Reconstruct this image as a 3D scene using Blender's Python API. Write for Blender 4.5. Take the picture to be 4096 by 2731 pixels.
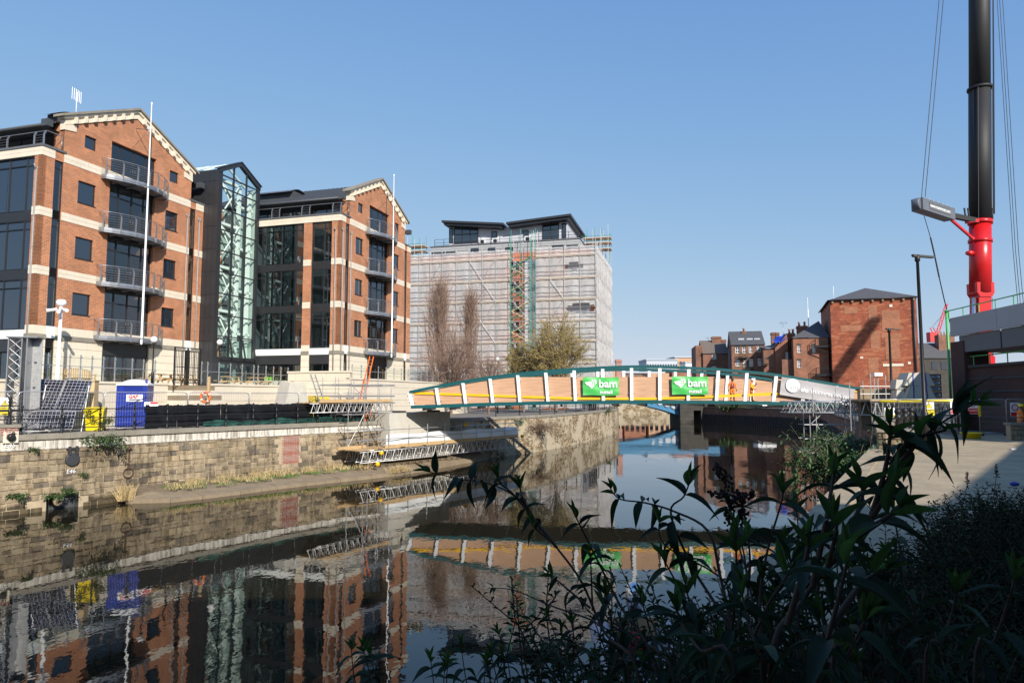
import bpy, bmesh, math, random
from mathutils import Matrix, Vector
R = math.radians
random.seed(7)
for o in list(bpy.data.objects): bpy.data.objects.remove(o)
scene = bpy.context.scene
col = scene.collection
# ---------------------------------------------------------------- camera, sky, sun, exposure
F, PITCH, CH = 2730.0, R(4.6), 5.6          # focal length in photo pixels, tilt, eye height over the water
cam = bpy.data.cameras.new('camera'); cam.sensor_width = 36; cam.lens = 36*F/4096
cam.clip_start = 0.05; cam.clip_end = 5000
cob = bpy.data.objects.new('camera', cam); col.objects.link(cob)
cob.location = (0, 0, CH); cob.rotation_euler = (R(90)+PITCH, 0, 0)
scene.camera = cob
EXPO = 0.3; SKYGAIN = 2**-EXPO
SUNAZ, SUNEL = (0.45, -0.89), R(30)          # where the sun stands (plan direction), its elevation
world = bpy.data.worlds.new('World'); scene.world = world; world.use_nodes = True
wn = world.node_tree.nodes; wl = world.node_tree.links
bg = wn['Background']
sky = wn.new('ShaderNodeTexSky'); sky.sky_type = 'NISHITA'; sky.sun_disc = False
sky.sun_elevation = SUNEL; sky.sun_rotation = math.atan2(SUNAZ[0], SUNAZ[1])
sky.air_density = 1.0; sky.dust_density = 0.0; sky.ozone_density = 3.0; sky.altitude = 0
# one grade over the whole sky dome: a flatter, bluer spring sky
SKS = 0.12
sep = wn.new('ShaderNodeSeparateColor'); cmb = wn.new('ShaderNodeCombineColor'); wl.new(sky.outputs[0], sep.inputs[0])
for ch_, (cc_, hh_) in enumerate(((.98,.609),(.90,.376),(.90,.147))):
    v1 = wn.new('ShaderNodeMath'); v1.operation = 'ADD'; v1.inputs[1].default_value = hh_/.14; wl.new(sep.outputs[ch_], v1.inputs[0])
    v2 = wn.new('ShaderNodeMath'); v2.operation = 'DIVIDE'; wl.new(sep.outputs[ch_], v2.inputs[0]); wl.new(v1.outputs[0], v2.inputs[1])
    v3 = wn.new('ShaderNodeMath'); v3.operation = 'MULTIPLY'; v3.inputs[1].default_value = cc_/SKS*SKYGAIN; wl.new(v2.outputs[0], v3.inputs[0]); wl.new(v3.outputs[0], cmb.inputs[ch_])
wl.new(cmb.outputs[0], bg.inputs[0]); bg.inputs[1].default_value = SKS
sun = bpy.data.lights.new('sun', 'SUN'); sun.energy = 5.0; sun.angle = R(0.53); sun.color = (1.0, .93, .84)
so = bpy.data.objects.new('sun', sun); col.objects.link(so)
L = Vector((-SUNAZ[0]*math.cos(SUNEL), -SUNAZ[1]*math.cos(SUNEL), -math.sin(SUNEL))).normalized()
so.rotation_euler = L.to_track_quat('-Z', 'Y').to_euler(); so.location = (30, -60, 60)
vs = scene.view_settings; vs.view_transform = 'Standard'; vs.look = 'None'; vs.exposure = EXPO; vs.gamma = 1.0
vs.use_curve_mapping = False
scene.render.engine = 'CYCLES'
try:
    scene.cycles.transparent_max_bounces = 16
    scene.cycles.max_bounces = 7
except Exception: pass
# ---------------------------------------------------------------- photo pixel -> direction -> place on a known surface
def ray(x, y):
    a = (x-2048)/F; b = (1365.5-y)/F
    return Vector((a, math.cos(PITCH)-b*math.sin(PITCH), math.sin(PITCH)+b*math.cos(PITCH)))
def on_z(x, y, z):
    r = ray(x, y); return Vector((0, 0, CH)) + r*((z-CH)/r.z)
def at_y(x, y, Y):
    r = ray(x, y); return Vector((0, 0, CH)) + r*(Y/r.y)
# ---------------------------------------------------------------- mesh builder
def frame(ox, oy, xdir, oz=0.0):
    x = Vector((xdir[0], xdir[1], 0)).normalized(); y = Vector((-x.y, x.x, 0))
    return Matrix(((x.x, y.x, 0, ox), (x.y, y.y, 0, oy), (0, 0, 1, oz), (0, 0, 0, 1)))
class MB:
    def __init__(s, M=None): s.v = []; s.f = []; s.sm = []; s.M = M; s.smooth = False
    def add(s, vs, fs):
        n = len(s.v); s.v += [tuple(q) for q in vs]; s.f += [tuple(i+n for i in f) for f in fs]; s.sm += [s.smooth]*len(fs); return s
    def box(s, x0, x1, y0, y1, z0, z1):
        return s.add([(x0,y0,z0),(x1,y0,z0),(x1,y1,z0),(x0,y1,z0),(x0,y0,z1),(x1,y0,z1),(x1,y1,z1),(x0,y1,z1)],
              [(0,3,2,1),(4,5,6,7),(0,1,5,4),(1,2,6,5),(2,3,7,6),(3,0,4,7)])
    def poly(s, pts): return s.add(pts, [tuple(range(len(pts)))])
    def extr(s, pts, vec):
        v = Vector(vec); n = len(pts); p = [Vector(q) for q in pts]
        return s.add(p+[q+v for q in p], [tuple(range(n-1,-1,-1)), tuple(range(n,2*n))]+[(i,(i+1)%n,n+(i+1)%n,n+i) for i in range(n)])
    def tube(s, path, r, n=6, caps=True, up=None):
        P = [Vector(p) for p in path]; k = len(P)
        rr = r if isinstance(r, (list, tuple)) else [r]*k
        V = []; old = None
        for i in range(k):
            t = (P[min(i+1,k-1)]-P[max(i-1,0)])
            if t.length < 1e-9: t = Vector((0,0,1))
            t.normalize()
            if old is None:
                a = Vector((0,0,1)) if abs(t.z) < .9 else Vector((1,0,0))
                if up: a = Vector(up)
                e = t.cross(a).normalized()
            else:
                e = old - t*old.dot(t)
                e = e.normalized() if e.length > 1e-6 else t.orthogonal().normalized()
            old = e; g = t.cross(e)
            for j in range(n):
                w = 2*math.pi*j/n; V.append(P[i]+(e*math.cos(w)+g*math.sin(w))*rr[i])
        Fc = [(i*n+j, i*n+(j+1)%n, (i+1)*n+(j+1)%n, (i+1)*n+j) for i in range(k-1) for j in range(n)]
        q = s.smooth; s.smooth = n > 4
        s.add(V, Fc)
        s.smooth = q
        if caps:
            b = len(s.v)-len(V)
            s.f += [tuple(b+j for j in range(n-1,-1,-1)), tuple(b+(k-1)*n+j for j in range(n))]; s.sm += [False]*2
        return s
    def bar(s, a, b, w, h, up=(0,0,1)):
        a = Vector(a); b = Vector(b); t = (b-a).normalized(); u = Vector(up)
        if abs(t.dot(u)) > .98: u = Vector((1,0,0))
        e = t.cross(u).normalized()*(w/2); g = e.cross(t).normalized()*(h/2)
        return s.add([a-e-g,a+e-g,a+e+g,a-e+g,b-e-g,b+e-g,b+e+g,b-e+g],[(0,3,2,1),(4,5,6,7),(0,1,5,4),(1,2,6,5),(2,3,7,6),(3,0,4,7)])
    def lathe(s, c, prof, n=10, axis=2, cap=True):
        V = []; c = Vector(c)
        for r, z in prof:
            for j in range(n):
                w = 2*math.pi*j/n; q = (r*math.cos(w), r*math.sin(w), z)
                if axis == 1: q = (q[0], q[2], q[1])
                if axis == 0: q = (q[2], q[0], q[1])
                V.append(c+Vector(q))
        k = len(prof); q = s.smooth; s.smooth = True
        s.add(V, [(i*n+j, i*n+(j+1)%n, (i+1)*n+(j+1)%n, (i+1)*n+j) for i in range(k-1) for j in range(n)])
        s.smooth = q; b = len(s.v)-len(V)
        if cap and prof[0][0] > 1e-4: s.f.append(tuple(b+j for j in range(n-1,-1,-1))); s.sm.append(False)
        if cap and prof[-1][0] > 1e-4: s.f.append(tuple(b+(k-1)*n+j for j in range(n))); s.sm.append(False)
        return s
    def sphere(s, c, r, n=10, m=6, sc=(1,1,1)):
        V=[]; c=Vector(c)
        for i in range(m+1):
            p = math.pi*i/m
            for j in range(n):
                w=2*math.pi*j/n; V.append(c+Vector((r*sc[0]*math.sin(p)*math.cos(w), r*sc[1]*math.sin(p)*math.sin(w), -r*sc[2]*math.cos(p))))
        q=s.smooth; s.smooth=True
        s.add(V,[(i*n+j,i*n+(j+1)%n,(i+1)*n+(j+1)%n,(i+1)*n+j) for i in range(m) for j in range(n)]); s.smooth=q
        return s
    def grid(s, fn, nu, nv):
        V=[fn(i/nu,j/nv) for j in range(nv+1) for i in range(nu+1)]
        q=s.smooth; s.smooth=True
        s.add(V,[(j*(nu+1)+i,j*(nu+1)+i+1,(j+1)*(nu+1)+i+1,(j+1)*(nu+1)+i) for j in range(nv) for i in range(nu)]); s.smooth=q
        return s
    def wall(s, x0, x1, z0, z1, ops=(), y=0.0, th=.3):
        """upright wall in the local x-z plane with real openings and their reveals"""
        ops = [(max(a,x0),min(b,x1),max(c,z0),min(d,z1)) for a,b,c,d in ops if b>x0 and a<x1 and d>z0 and c<z1]
        xs = sorted({x0,x1,*[o[0] for o in ops],*[o[1] for o in ops]}); zs = sorted({z0,z1,*[o[2] for o in ops],*[o[3] for o in ops]})
        def solid(i,j):
            if i<0 or j<0 or i>=len(xs)-1 or j>=len(zs)-1: return False
            cx=(xs[i]+xs[i+1])/2; cz=(zs[j]+zs[j+1])/2
            return not any(a<cx<b and c<cz<d for a,b,c,d in ops)
        for i in range(len(xs)-1):
            for j in range(len(zs)-1):
                if not solid(i,j): continue
                a,b,c,d = xs[i],xs[i+1],zs[j],zs[j+1]; Y=y+th
                s.add([(a,y,c),(b,y,c),(b,y,d),(a,y,d)],[(0,1,2,3)])
                if not solid(i-1,j): s.add([(a,y,c),(a,y,d),(a,Y,d),(a,Y,c)],[(0,1,2,3)])
                if not solid(i+1,j): s.add([(b,y,c),(b,Y,c),(b,Y,d),(b,y,d)],[(0,1,2,3)])
                if not solid(i,j-1): s.add([(a,y,c),(a,Y,c),(b,Y,c),(b,y,c)],[(0,1,2,3)])
                if not solid(i,j+1): s.add([(a,y,d),(b,y,d),(b,Y,d),(a,Y,d)],[(0,1,2,3)])
        return s
    def build(s, name, mat, parent=None, loc=None):
        W = [s.M @ Vector(v) for v in s.v] if s.M else [Vector(v) for v in s.v]
        if parent is not None: org = WL[parent.name]
        elif loc is not None: org = Vector(loc)
        else:
            xs=[w.x for w in W]; ys=[w.y for w in W]; org = Vector(((min(xs)+max(xs))/2,(min(ys)+max(ys))/2,min(w.z for w in W)))
        me = bpy.data.meshes.new(name)
        me.from_pydata([w-org for w in W], [], s.f)
        me.polygons.foreach_set('use_smooth', s.sm)
        uv = me.uv_layers.new(name='UVMap'); dat=[]
        for f in s.f:
            a=Vector(s.v[f[0]]); b=Vector(s.v[f[1]]); c=Vector(s.v[f[2]]); n=(b-a).cross(c-a)
            ax=max(range(3),key=lambda k:abs(n[k]))
            for i in f:
                q=s.v[i]; dat += [(q[1],q[2]),(q[0],q[2]),(q[0],q[1])][ax]
        uv.data.foreach_set('uv', dat)
        me.materials.append(mat if not isinstance(mat,str) else M[mat])
        o = bpy.data.objects.new(name, me); col.objects.link(o)
        if parent is not None: o.parent = parent; WL[o.name] = WL[parent.name]; KID.setdefault(parent.name, []).append(o)
        else: o.location = org; WL[o.name] = org
        return o
WL = {}
def thing(name, label, cat, loc, group=None):
    o = bpy.data.objects.new(name, None); col.objects.link(o); o.location = loc; o.empty_display_size = .3
    WL[o.name] = Vector(loc); return tag(o, label, cat, group)
def tag(o, label, cat, group=None, kind=None):
    if label: o['label'] = label
    if cat: o['category'] = cat
    if group: o['group'] = group
    if kind: o['kind'] = kind
    return o
def structure(o): o['kind'] = 'structure'; return o
def copy_tree(src, loc=None, rot=None, label=None, parent=None, scale=None):
    o = src.copy(); col.objects.link(o); o.parent = parent
    if parent is not None: KID.setdefault(parent.name, []).append(o)
    WL[o.name] = Vector(loc) if loc is not None else WL[src.name]
    if loc is not None: o.location = loc
    if rot is not None: o.rotation_euler = rot
    if scale is not None: o.scale = scale
    if label: o['label'] = label
    for ch in KIDS(src): copy_tree(ch, parent=o)
    return o
KID = {}
def KIDS(o): return list(KID.get(o.name, []))
def inst(me, name, parent, Mx):
    o = bpy.data.objects.new(name, me); col.objects.link(o)
    if parent is not None:
        o.parent = parent; Mx = Matrix.Translation(-WL[parent.name]) @ Mx; WL[o.name] = WL[parent.name]; KID.setdefault(parent.name, []).append(o)
    o.matrix_local = Mx; return o
def lettering(txt, name, mat, parent, Mx, size, weight=0.0, align='CENTER', shear=0.0):
    """flat lettering as a mesh lying in the x-z plane of Mx, facing -y"""
    cu = bpy.data.curves.new('lettering', 'FONT'); cu.body = txt; cu.size = size; cu.align_x = align; cu.align_y = 'CENTER'
    cu.offset = weight; cu.shear = shear; cu.resolution_u = 3; cu.extrude = .003
    to = bpy.data.objects.new('lettering', cu); col.objects.link(to)
    dg = bpy.context.evaluated_depsgraph_get(); me = bpy.data.meshes.new_from_object(to.evaluated_get(dg))
    bpy.data.objects.remove(to); me.materials.clear(); me.materials.append(M[mat])
    return inst(me, name, parent, Mx @ Matrix.Rotation(R(90), 4, 'X'))
# ---------------------------------------------------------------- materials
M = {}
def nt(name):
    m = bpy.data.materials.new(name); m.use_nodes = True; M[name] = m
    t = m.node_tree; return m, t.nodes, t.links, t.nodes['Principled BSDF']
def mapping(n, l, coord='Object', scale=(1,1,1)):
    tc = n.new('ShaderNodeTexCoord'); mp = n.new('ShaderNodeMapping'); mp.inputs['Scale'].default_value = scale
    l.new(tc.outputs[coord], mp.inputs[0]); return mp.outputs[0]
def noise(n, l, vec, scale, detail=4, rough=.6):
    t = n.new('ShaderNodeTexNoise'); t.inputs['Scale'].default_value = scale; t.inputs['Detail'].default_value = detail; t.inputs['Roughness'].default_value = rough
    l.new(vec, t.inputs['Vector']); return t.outputs['Fac']
def ramp(n, l, fac, stops):
    r = n.new('ShaderNodeValToRGB'); l.new(fac, r.inputs[0]); e = r.color_ramp.elements
    while len(e) < len(stops): e.new(.5)
    for k, (p, c) in enumerate(stops): e[k].position = p; e[k].color = (*c, 1)
    return r.outputs[0]
def mixc(n, l, fac, a, b, mode='MIX'):
    x = n.new('ShaderNodeMix'); x.data_type = 'RGBA'; x.blend_type = mode
    for sock, val in ((x.inputs['Factor'], fac), (x.inputs[6], a), (x.inputs[7], b)):
        if hasattr(val, 'is_linked'): l.new(val, sock)
        elif isinstance(val, tuple): sock.default_value = (*val, 1)
        else: sock.default_value = val
    return x.outputs[2]
def bump(n, l, h, bs, strength=.3, dist=.02):
    b = n.new('ShaderNodeBump'); b.inputs['Strength'].default_value = strength; b.inputs['Distance'].default_value = dist
    l.new(h, b.inputs['Height']); l.new(b.outputs[0], bs.inputs['Normal'])
def plain(name, c, rough=.6, metal=0.0, var=.18, scale=3.0, spec=.5, bmp=0.0, coord='Object'):
    """one colour broken up by two sizes of noise, plus faint relief"""
    m, n, l, b = nt(name); v = mapping(n, l, coord)
    f1 = noise(n, l, v, scale, 5); f2 = noise(n, l, v, scale*9, 3)
    d = tuple(x*(1-var) for x in c); e = tuple(min(1, x*(1+var)) for x in c)
    c1 = ramp(n, l, f1, [(.32, d), (.68, e)])
    l.new(mixc(n, l, .35, c1, ramp(n, l, f2, [(.35, d), (.65, e)])), b.inputs['Base Color'])
    b.inputs['Roughness'].default_value = rough; b.inputs['Metallic'].default_value = metal; b.inputs['Specular IOR Level'].default_value = spec
    if bmp: bump(n, l, f2, b, bmp, .01)
    return m
def brick(name, c1, c2, mortar, bw=.235, bh=.075, ms=.011, stain=.25, bias=0.0, patch=None):
    m, n, l, b = nt(name); v = mapping(n, l, 'UV')
    t = n.new('ShaderNodeTexBrick'); l.new(v, t.inputs['Vector'])
    t.inputs['Color1'].default_value = (*c1,1); t.inputs['Color2'].default_value = (*c2,1); t.inputs['Mortar'].default_value = (*mortar,1)
    t.inputs['Scale'].default_value = 1; t.inputs['Mortar Size'].default_value = ms; t.inputs['Brick Width'].default_value = bw; t.inputs['Row Height'].default_value = bh
    t.inputs['Bias'].default_value = bias; t.inputs['Mortar Smooth'].default_value = .2
    f = noise(n, l, v, .55, 6, .65)
    cc = mixc(n, l, 1.0, t.outputs['Color'], ramp(n, l, f, [(.3,(1-stain,)*3), (.7,(1+stain*.3,)*3)]), 'MULTIPLY')
    if patch:
        g = noise(n, l, mapping(n, l, 'UV', (.5,1.6,1)), .9, 2)
        cc = mixc(n, l, ramp(n, l, g, [(.56,(0,0,0)),(.6,(.75,)*3)]), cc, patch)
    l.new(cc, b.inputs['Base Color']); b.inputs['Roughness'].default_value = .85
    bump(n, l, t.outputs['Fac'], b, -.4, .008)
    return m
def glass(name, tint=(.55,.66,.68), refl=1.0, ior=1.6):
    m, n, l, b = nt(name); n.remove(b); out = n['Material Output']
    tr = n.new('ShaderNodeBsdfTransparent'); tr.inputs[0].default_value = (*tint,1)
    gl = n.new('ShaderNodeBsdfGlossy'); gl.inputs['Roughness'].default_value = .0; gl.inputs[0].default_value = (refl,refl,refl,1)
    lw = n.new('ShaderNodeLayerWeight'); pw_ = n.new('ShaderNodeMath'); pw_.operation = 'POWER'; pw_.inputs[1].default_value = 5; l.new(lw.outputs['Facing'], pw_.inputs[0]); lw.inputs[0].default_value = .5
    r0 = ((ior-1)/(ior+1))**2; fr = n.new('ShaderNodeMath'); fr.operation = 'MULTIPLY_ADD'; fr.inputs[1].default_value = 1-r0; fr.inputs[2].default_value = r0; l.new(pw_.outputs[0], fr.inputs[0])   # Schlick, same from both sides
    mx = n.new('ShaderNodeMixShader'); l.new(fr.outputs[0], mx.inputs[0]); l.new(tr.outputs[0], mx.inputs[1]); l.new(gl.outputs[0], mx.inputs[2])
    l.new(mx.outputs[0], out.inputs[0]); return m
brick('brick_office', (.57,.18,.066), (.34,.10,.042), (.52,.355,.22), bw=.27, bh=.088, ms=.014, stain=.3)
brick('brick_old', (.40,.13,.06), (.26,.085,.045), (.34,.22,.15), stain=.45)
brick('brick_warehouse', (.45,.10,.035), (.25,.055,.024), (.28,.13,.08), bw=.3, bh=.11, stain=.5, patch=(.40,.15,.07))
brick('brick_brown', (.30,.125,.075), (.18,.075,.045), (.26,.18,.13), bw=.3, bh=.11, stain=.4)
brick('brick_flats', (.55,.15,.06), (.46,.12,.05), (.5,.3,.2))
brick('brick_dark', (.10,.04,.027), (.075,.03,.022), (.06,.04,.035))
brick('brick_red', (.42,.11,.07), (.33,.09,.06), (.5,.42,.36), ms=.014)
plain('cream_stone', (.70,.62,.49), .75, var=.08, scale=.8, bmp=.1)
plain('cream_joint', (.40,.34,.26), .9)
plain('grey_coping', (.25,.225,.18), .85, var=.25, scale=1.5, bmp=.3)
plain('dark_frame', (.022,.024,.028), .45, var=.1)
plain('dark_clad', (.030,.031,.034), .38, var=.15, scale=.7)
plain('dark_roof', (.060,.065,.072), .5, var=.15)
plain('steel_grey', (.36,.37,.39), .42, .75, var=.12)
plain('galv', (.50,.50,.49), .42, .65, var=.2, scale=6)
plain('white_pole', (.85,.85,.83), .35, var=.04)
plain('pale_steel', (.66,.75,.71), .5, var=.05)
plain('atrium_wall', (.34,.42,.39), .8, var=.08)
plain('interior_white', (.78,.80,.77), .8, var=.05)
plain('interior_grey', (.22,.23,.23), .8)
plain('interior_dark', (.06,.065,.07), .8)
plain('lead', (.11,.115,.125), .55)
plain('pipe_grey', (.28,.27,.26), .5, var=.1)
glass('glass', (.50,.60,.62), ior=2.1)
glass('glass_clear', (.93,.98,.96), ior=1.42)
m, n, l, b = nt('glass_dark'); b.inputs['Base Color'].default_value = (.012,.018,.028,1); b.inputs['Roughness'].default_value = .03; b.inputs['IOR'].default_value = 2.1
v = mapping(n, l, 'Object'); bump(n, l, noise(n, l, v, .5, 1), b, .03, .05)
plain('lime', (.25,.62,.08), .6)
# ================================================================ the setting: water, ground, river walls
m, n, l, b = nt('river_water')
v = mapping(n, l, 'Object', (1, 1, 1))
w1 = noise(n, l, mapping(n, l, 'Object', (.45, .22, 1)), 1.0, 2, .45); w2 = noise(n, l, mapping(n, l, 'Object', (1, .6, 1)), 3.2, 2, .55)
ad = n.new('ShaderNodeMath'); ad.operation = 'MULTIPLY_ADD'; l.new(w2, ad.inputs[0]); ad.inputs[1].default_value = .14; l.new(w1, ad.inputs[2])
calm = ramp(n, l, noise(n, l, v, .06, 2), [(.35, (.35,)*3), (.65, (1,)*3)])
mu = n.new('ShaderNodeMath'); mu.operation = 'MULTIPLY'; l.new(ad.outputs[0], mu.inputs[0]); l.new(calm, mu.inputs[1])
b.inputs['Base Color'].default_value = (.016, .014, .008, 1); b.inputs['Roughness'].default_value = .0; b.inputs['IOR'].default_value = 1.42
bump(n, l, mu.outputs[0], b, .5, .041)
plain('asphalt', (.16,.15,.135), .9, var=.25, scale=1.2, bmp=.4)
plain('concrete_slab', (.36,.285,.18), .9, var=.3, scale=.9, bmp=.35)
plain('concrete', (.52,.49,.42), .85, var=.12, scale=1.5, bmp=.2)
plain('soil', (.16,.12,.075), .95, var=.35, scale=3, bmp=.5)
plain('mortar', (.42,.34,.23), .95, var=.2, scale=3, bmp=.5)
plain('toe_stone', (.24,.185,.12), .9, var=.25, scale=1.4, bmp=.5)
plain('sheet_pile', (.045,.034,.03), .7, var=.4, scale=2)
plain('far_stone', (.055,.05,.043), .9, var=.35, scale=1, bmp=.4)
# quay stone: every stone takes its own tone, blotched and streaked
m, n, l, b = nt('quay_stone'); v = mapping(n, l, 'Object')
oi = n.new('ShaderNodeObjectInfo')
ge = n.new('ShaderNodeNewGeometry'); ad_ = n.new('ShaderNodeMath'); ad_.operation = 'ADD'; l.new(oi.outputs['Random'], ad_.inputs[0]); l.new(ge.outputs['Random Per Island'], ad_.inputs[1])
fr_ = n.new('ShaderNodeMath'); fr_.operation = 'FRACT'; l.new(ad_.outputs[0], fr_.inputs[0])
tone = ramp(n, l, fr_.outputs[0], [(0,(.40,.32,.205)),(.25,(.33,.27,.185)),(.5,(.43,.355,.24)),(.72,(.30,.245,.17)),(.92,(.23,.19,.14)),(1,(.14,.12,.10))])
blot = ramp(n, l, noise(n, l, v, 2.2, 6, .7), [(.3,(.55,.52,.48)),(.55,(1,1,1)),(.8,(1.12,1.1,1.05))])
strk = ramp(n, l, noise(n, l, mapping(n, l, 'Object', (3,3,.5)), 1.4, 4), [(.33,(.5,.47,.44)),(.5,(1,1,1))])
c = mixc(n, l, 1.0, mixc(n, l, 1.0, tone, blot, 'MULTIPLY'), strk, 'MULTIPLY')
# broad patches of soot and a damp algae line near the water
gp = n.new('ShaderNodeNewGeometry'); sx_ = n.new('ShaderNodeSeparateXYZ'); l.new(gp.outputs['Position'], sx_.inputs[0])
wob = n.new('ShaderNodeMath'); wob.operation = 'MULTIPLY_ADD'; l.new(noise(n, l, gp.outputs['Position'], .9, 4), wob.inputs[0]); wob.inputs[1].default_value = -.7; l.new(sx_.outputs[2], wob.inputs[2])
c = mixc(n, l, 1.0, c, ramp(n, l, wob.outputs[0], [(0,(.30,.29,.24)),(.12,(1,1,1))]), 'MULTIPLY')
c = mixc(n, l, 1.0, c, ramp(n, l, noise(n, l, gp.outputs['Position'], .35, 3), [(.36,(.62,.60,.57)),(.58,(1.05,1.03,1.0))]), 'MULTIPLY')
l.new(c, b.inputs['Base Color']); b.inputs['Roughness'].default_value = .92; bump(n, l, noise(n, l, v, 7, 5, .7), b, .7, .03)
# pale concrete band with dark runs
m, n, l, b = nt('stained_concrete'); v = mapping(n, l, 'Object')
strk = ramp(n, l, noise(n, l, mapping(n, l, 'Object', (2.5,2.5,.18)), 2.2, 5, .7), [(.36,(.24,.21,.17)),(.55,(.66,.62,.54)),(.8,(.76,.73,.66))])
l.new(strk, b.inputs['Base Color']); b.inputs['Roughness'].default_value = .9; bump(n, l, noise(n, l, v, 6, 4), b, .3, .02)
# rubble wall farther on: small stones, patches of render
m, n, l, b = nt('rubble_wall'); v = mapping(n, l, 'UV')
vo = n.new('ShaderNodeTexVoronoi'); vo.inputs['Scale'].default_value = 3.2; l.new(mapping(n, l, 'UV', (.75,1.5,1)), vo.inputs['Vector'])
st = mixc(n, l, 1.0, ramp(n, l, vo.outputs['Color'], [(.1,(.22,.17,.11)),(.5,(.44,.35,.22)),(.9,(.36,.26,.17))]), ramp(n, l, vo.outputs['Distance'], [(.3,(1,1,1)),(.62,(.45,.42,.38))]), 'MULTIPLY')
pt = ramp(n, l, noise(n, l, v, .35, 4, .65), [(.47,(0,0,0)),(.53,(1,1,1))])
c = mixc(n, l, pt, st, mixc(n, l, noise(n, l, v, 1.2, 5), (.33,.27,.18), (.5,.43,.31)))
l.new(c, b.inputs['Base Color']); b.inputs['Roughness'].default_value = .95; bump(n, l, vo.outputs['Distance'], b, -.8, .06)

def lerp2(a, b_, t): return (a[0]+(b_[0]-a[0])*t, a[1]+(b_[1]-a[1])*t)
class Path:
    """a plan line measured by arc length; side() points to its right"""
    def __init__(s, pts):
        s.p = pts; s.s = [0]
        for a, b_ in zip(pts, pts[1:]): s.s.append(s.s[-1]+math.dist(a, b_))
        s.len = s.s[-1]
    def seg(s, t):
        for i in range(len(s.p)-1):
            if t <= s.s[i+1] or i == len(s.p)-2: return i
    def at(s, t, off=0.0):
        i = s.seg(t); k = (t-s.s[i])/(s.s[i+1]-s.s[i]); q = lerp2(s.p[i], s.p[i+1], k); d = s.dir(t)
        return (q[0]+d[1]*off, q[1]-d[0]*off)
    def dir(s, t):
        # smoothed direction
        def raw(i):
            a, b_ = s.p[i], s.p[i+1]; k = math.dist(a, b_); return ((b_[0]-a[0])/k, (b_[1]-a[1])/k)
        return raw(s.seg(t))
    def find_px(s, x):
        """arc length at which the line crosses a column of the photograph"""
        k = (x-2048)/F; best = None
        t = 0
        while t < s.len:
            q = s.at(t); e = abs(q[0]/max(q[1],.1)-k)
            if best is None or e < best[0]: best = (e, t)
            t += .05
        return best[1]
def spline(pts, n=6):
    out = []
    for i in range(len(pts)-1):
        p0 = pts[max(i-1,0)]; p1 = pts[i]; p2 = pts[i+1]; p3 = pts[min(i+2,len(pts)-1)]
        for k in range(n):
            t = k/n
            out.append(tuple(.5*((2*p1[c])+(-p0[c]+p2[c])*t+(2*p0[c]-5*p1[c]+4*p2[c]-p3[c])*t*t+(-p0[c]+3*p1[c]-3*p2[c]+p3[c])*t**3) for c in range(len(p1))))
    return out+[pts[-1]]
QZ, BZ, SZ = 3.75, 3.3, 6.3                  # left quay, right bank, terrace levels
W1 = Path(spline([(-38,19),(-30,26.6),(-23.7,33.0),(-21.0,37.2),(-16.7,43.5),(-13.2,48.4),(-9.4,52.4)], 5))
W2 = Path(spline([(-9.4,52.4),(-5.2,58.2),(-.7,65.1),(4,72.5),(10.5,89),(17.3,111),(13.5,122),(6,135),(5,152),(10,221)], 5))
E1 = Path([(-40,-63),(-11,-14.7),(2.65,8.02),(9.87,20.26),(20.5,38.1),(27.0,50.5),(38,80),(51.5,114),(49,128),(41.2,148.6),(48,180),(62,226)])
wt = MB(); wt.poly([(-260,-120,0),(260,-120,0),(260,420,0),(-260,420,0)])
structure(wt.build('water', 'river_water', loc=(0,0,0)))
g = MB()
lp = [(*q, QZ-.06) for q in W1.p] + [(*q, QZ-.06) for q in W2.p[1:]]
lp = [(p[0]-.22, p[1], p[2]) for p in lp]
def strip(pts, far, z):
    for a, b_ in zip(pts, pts[1:]):
        g.add([(a[0],a[1],z),(b_[0],b_[1],z),(far,b_[1],z),(far,a[1],z)], [(0,1,2,3)])
strip([(-1000,-1500,0),(-52,-1500,0)]+[(-52,5,0)] + lp[0:], -2500, QZ-.06)
g.add([(-2500,223,QZ-.06),(35,223,QZ-.06),(35,3000,QZ-.06),(-2500,3000,QZ-.06)], [(0,1,2,3)])
rp = [(-40,-1500,0)]+[(p[0]+.25,p[1],0) for p in E1.p]
strip(rp, 2500, BZ)
g.add([(35,226,BZ),(2500,226,BZ),(2500,3000,BZ),(35,3000,BZ)], [(0,1,2,3)])
structure(g.build('ground', 'asphalt', loc=(0,0,0)))

# ---- quay wall: own stones, band, coping
wall = thing('river_wall', 'buff sandstone river wall with concrete band and stone coping below the building site', 'river wall', (-16.7,43.5,0))
t0 = W1.find_px(-60)
recess = [(W1.find_px(690), .62, .5, .8), (W1.find_px(215), 1.5, -.1, .75)]
bk = MB(); lo=-.7
st = sorted([t0-7+i*(W1.len-t0+7)/50 for i in range(51)]+[e for q in recess for e in (q[0],q[0]+q[1])])
for a, b_ in zip(st, st[1:]):
    p, q = W1.at(a), W1.at(b_); hole = [r_ for r_ in recess if r_[0]-1e-6 <= a and b_ <= r_[0]+r_[1]+1e-6]
    for z0, z1 in ([(lo, hole[0][2]), (hole[0][3], 3.1)] if hole else [(lo, 3.1)]): bk.add([(*p,z0),(*q,z0),(*q,z1),(*p,z1)], [(0,1,2,3)])
bk.build('mortar_backing', 'mortar', wall)
bd = MB()
for a, b_ in zip(st, st[1:]):
    p, q, p2, q2 = W1.at(a,.05), W1.at(b_,.05), W1.at(a,.09), W1.at(b_,.09)
    bd.add([(*p,3.06),(*q,3.06),(*q,3.5),(*p,3.5)], [(0,1,2,3)])
    bd.add([(*p2,3.02),(*q2,3.02),(*q2,3.1),(*p2,3.1),(*p,3.1),(*q,3.1)], [(0,1,2,3),(3,2,5,4)])
bd.build('concrete_band', 'stained_concrete', wall)
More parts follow.
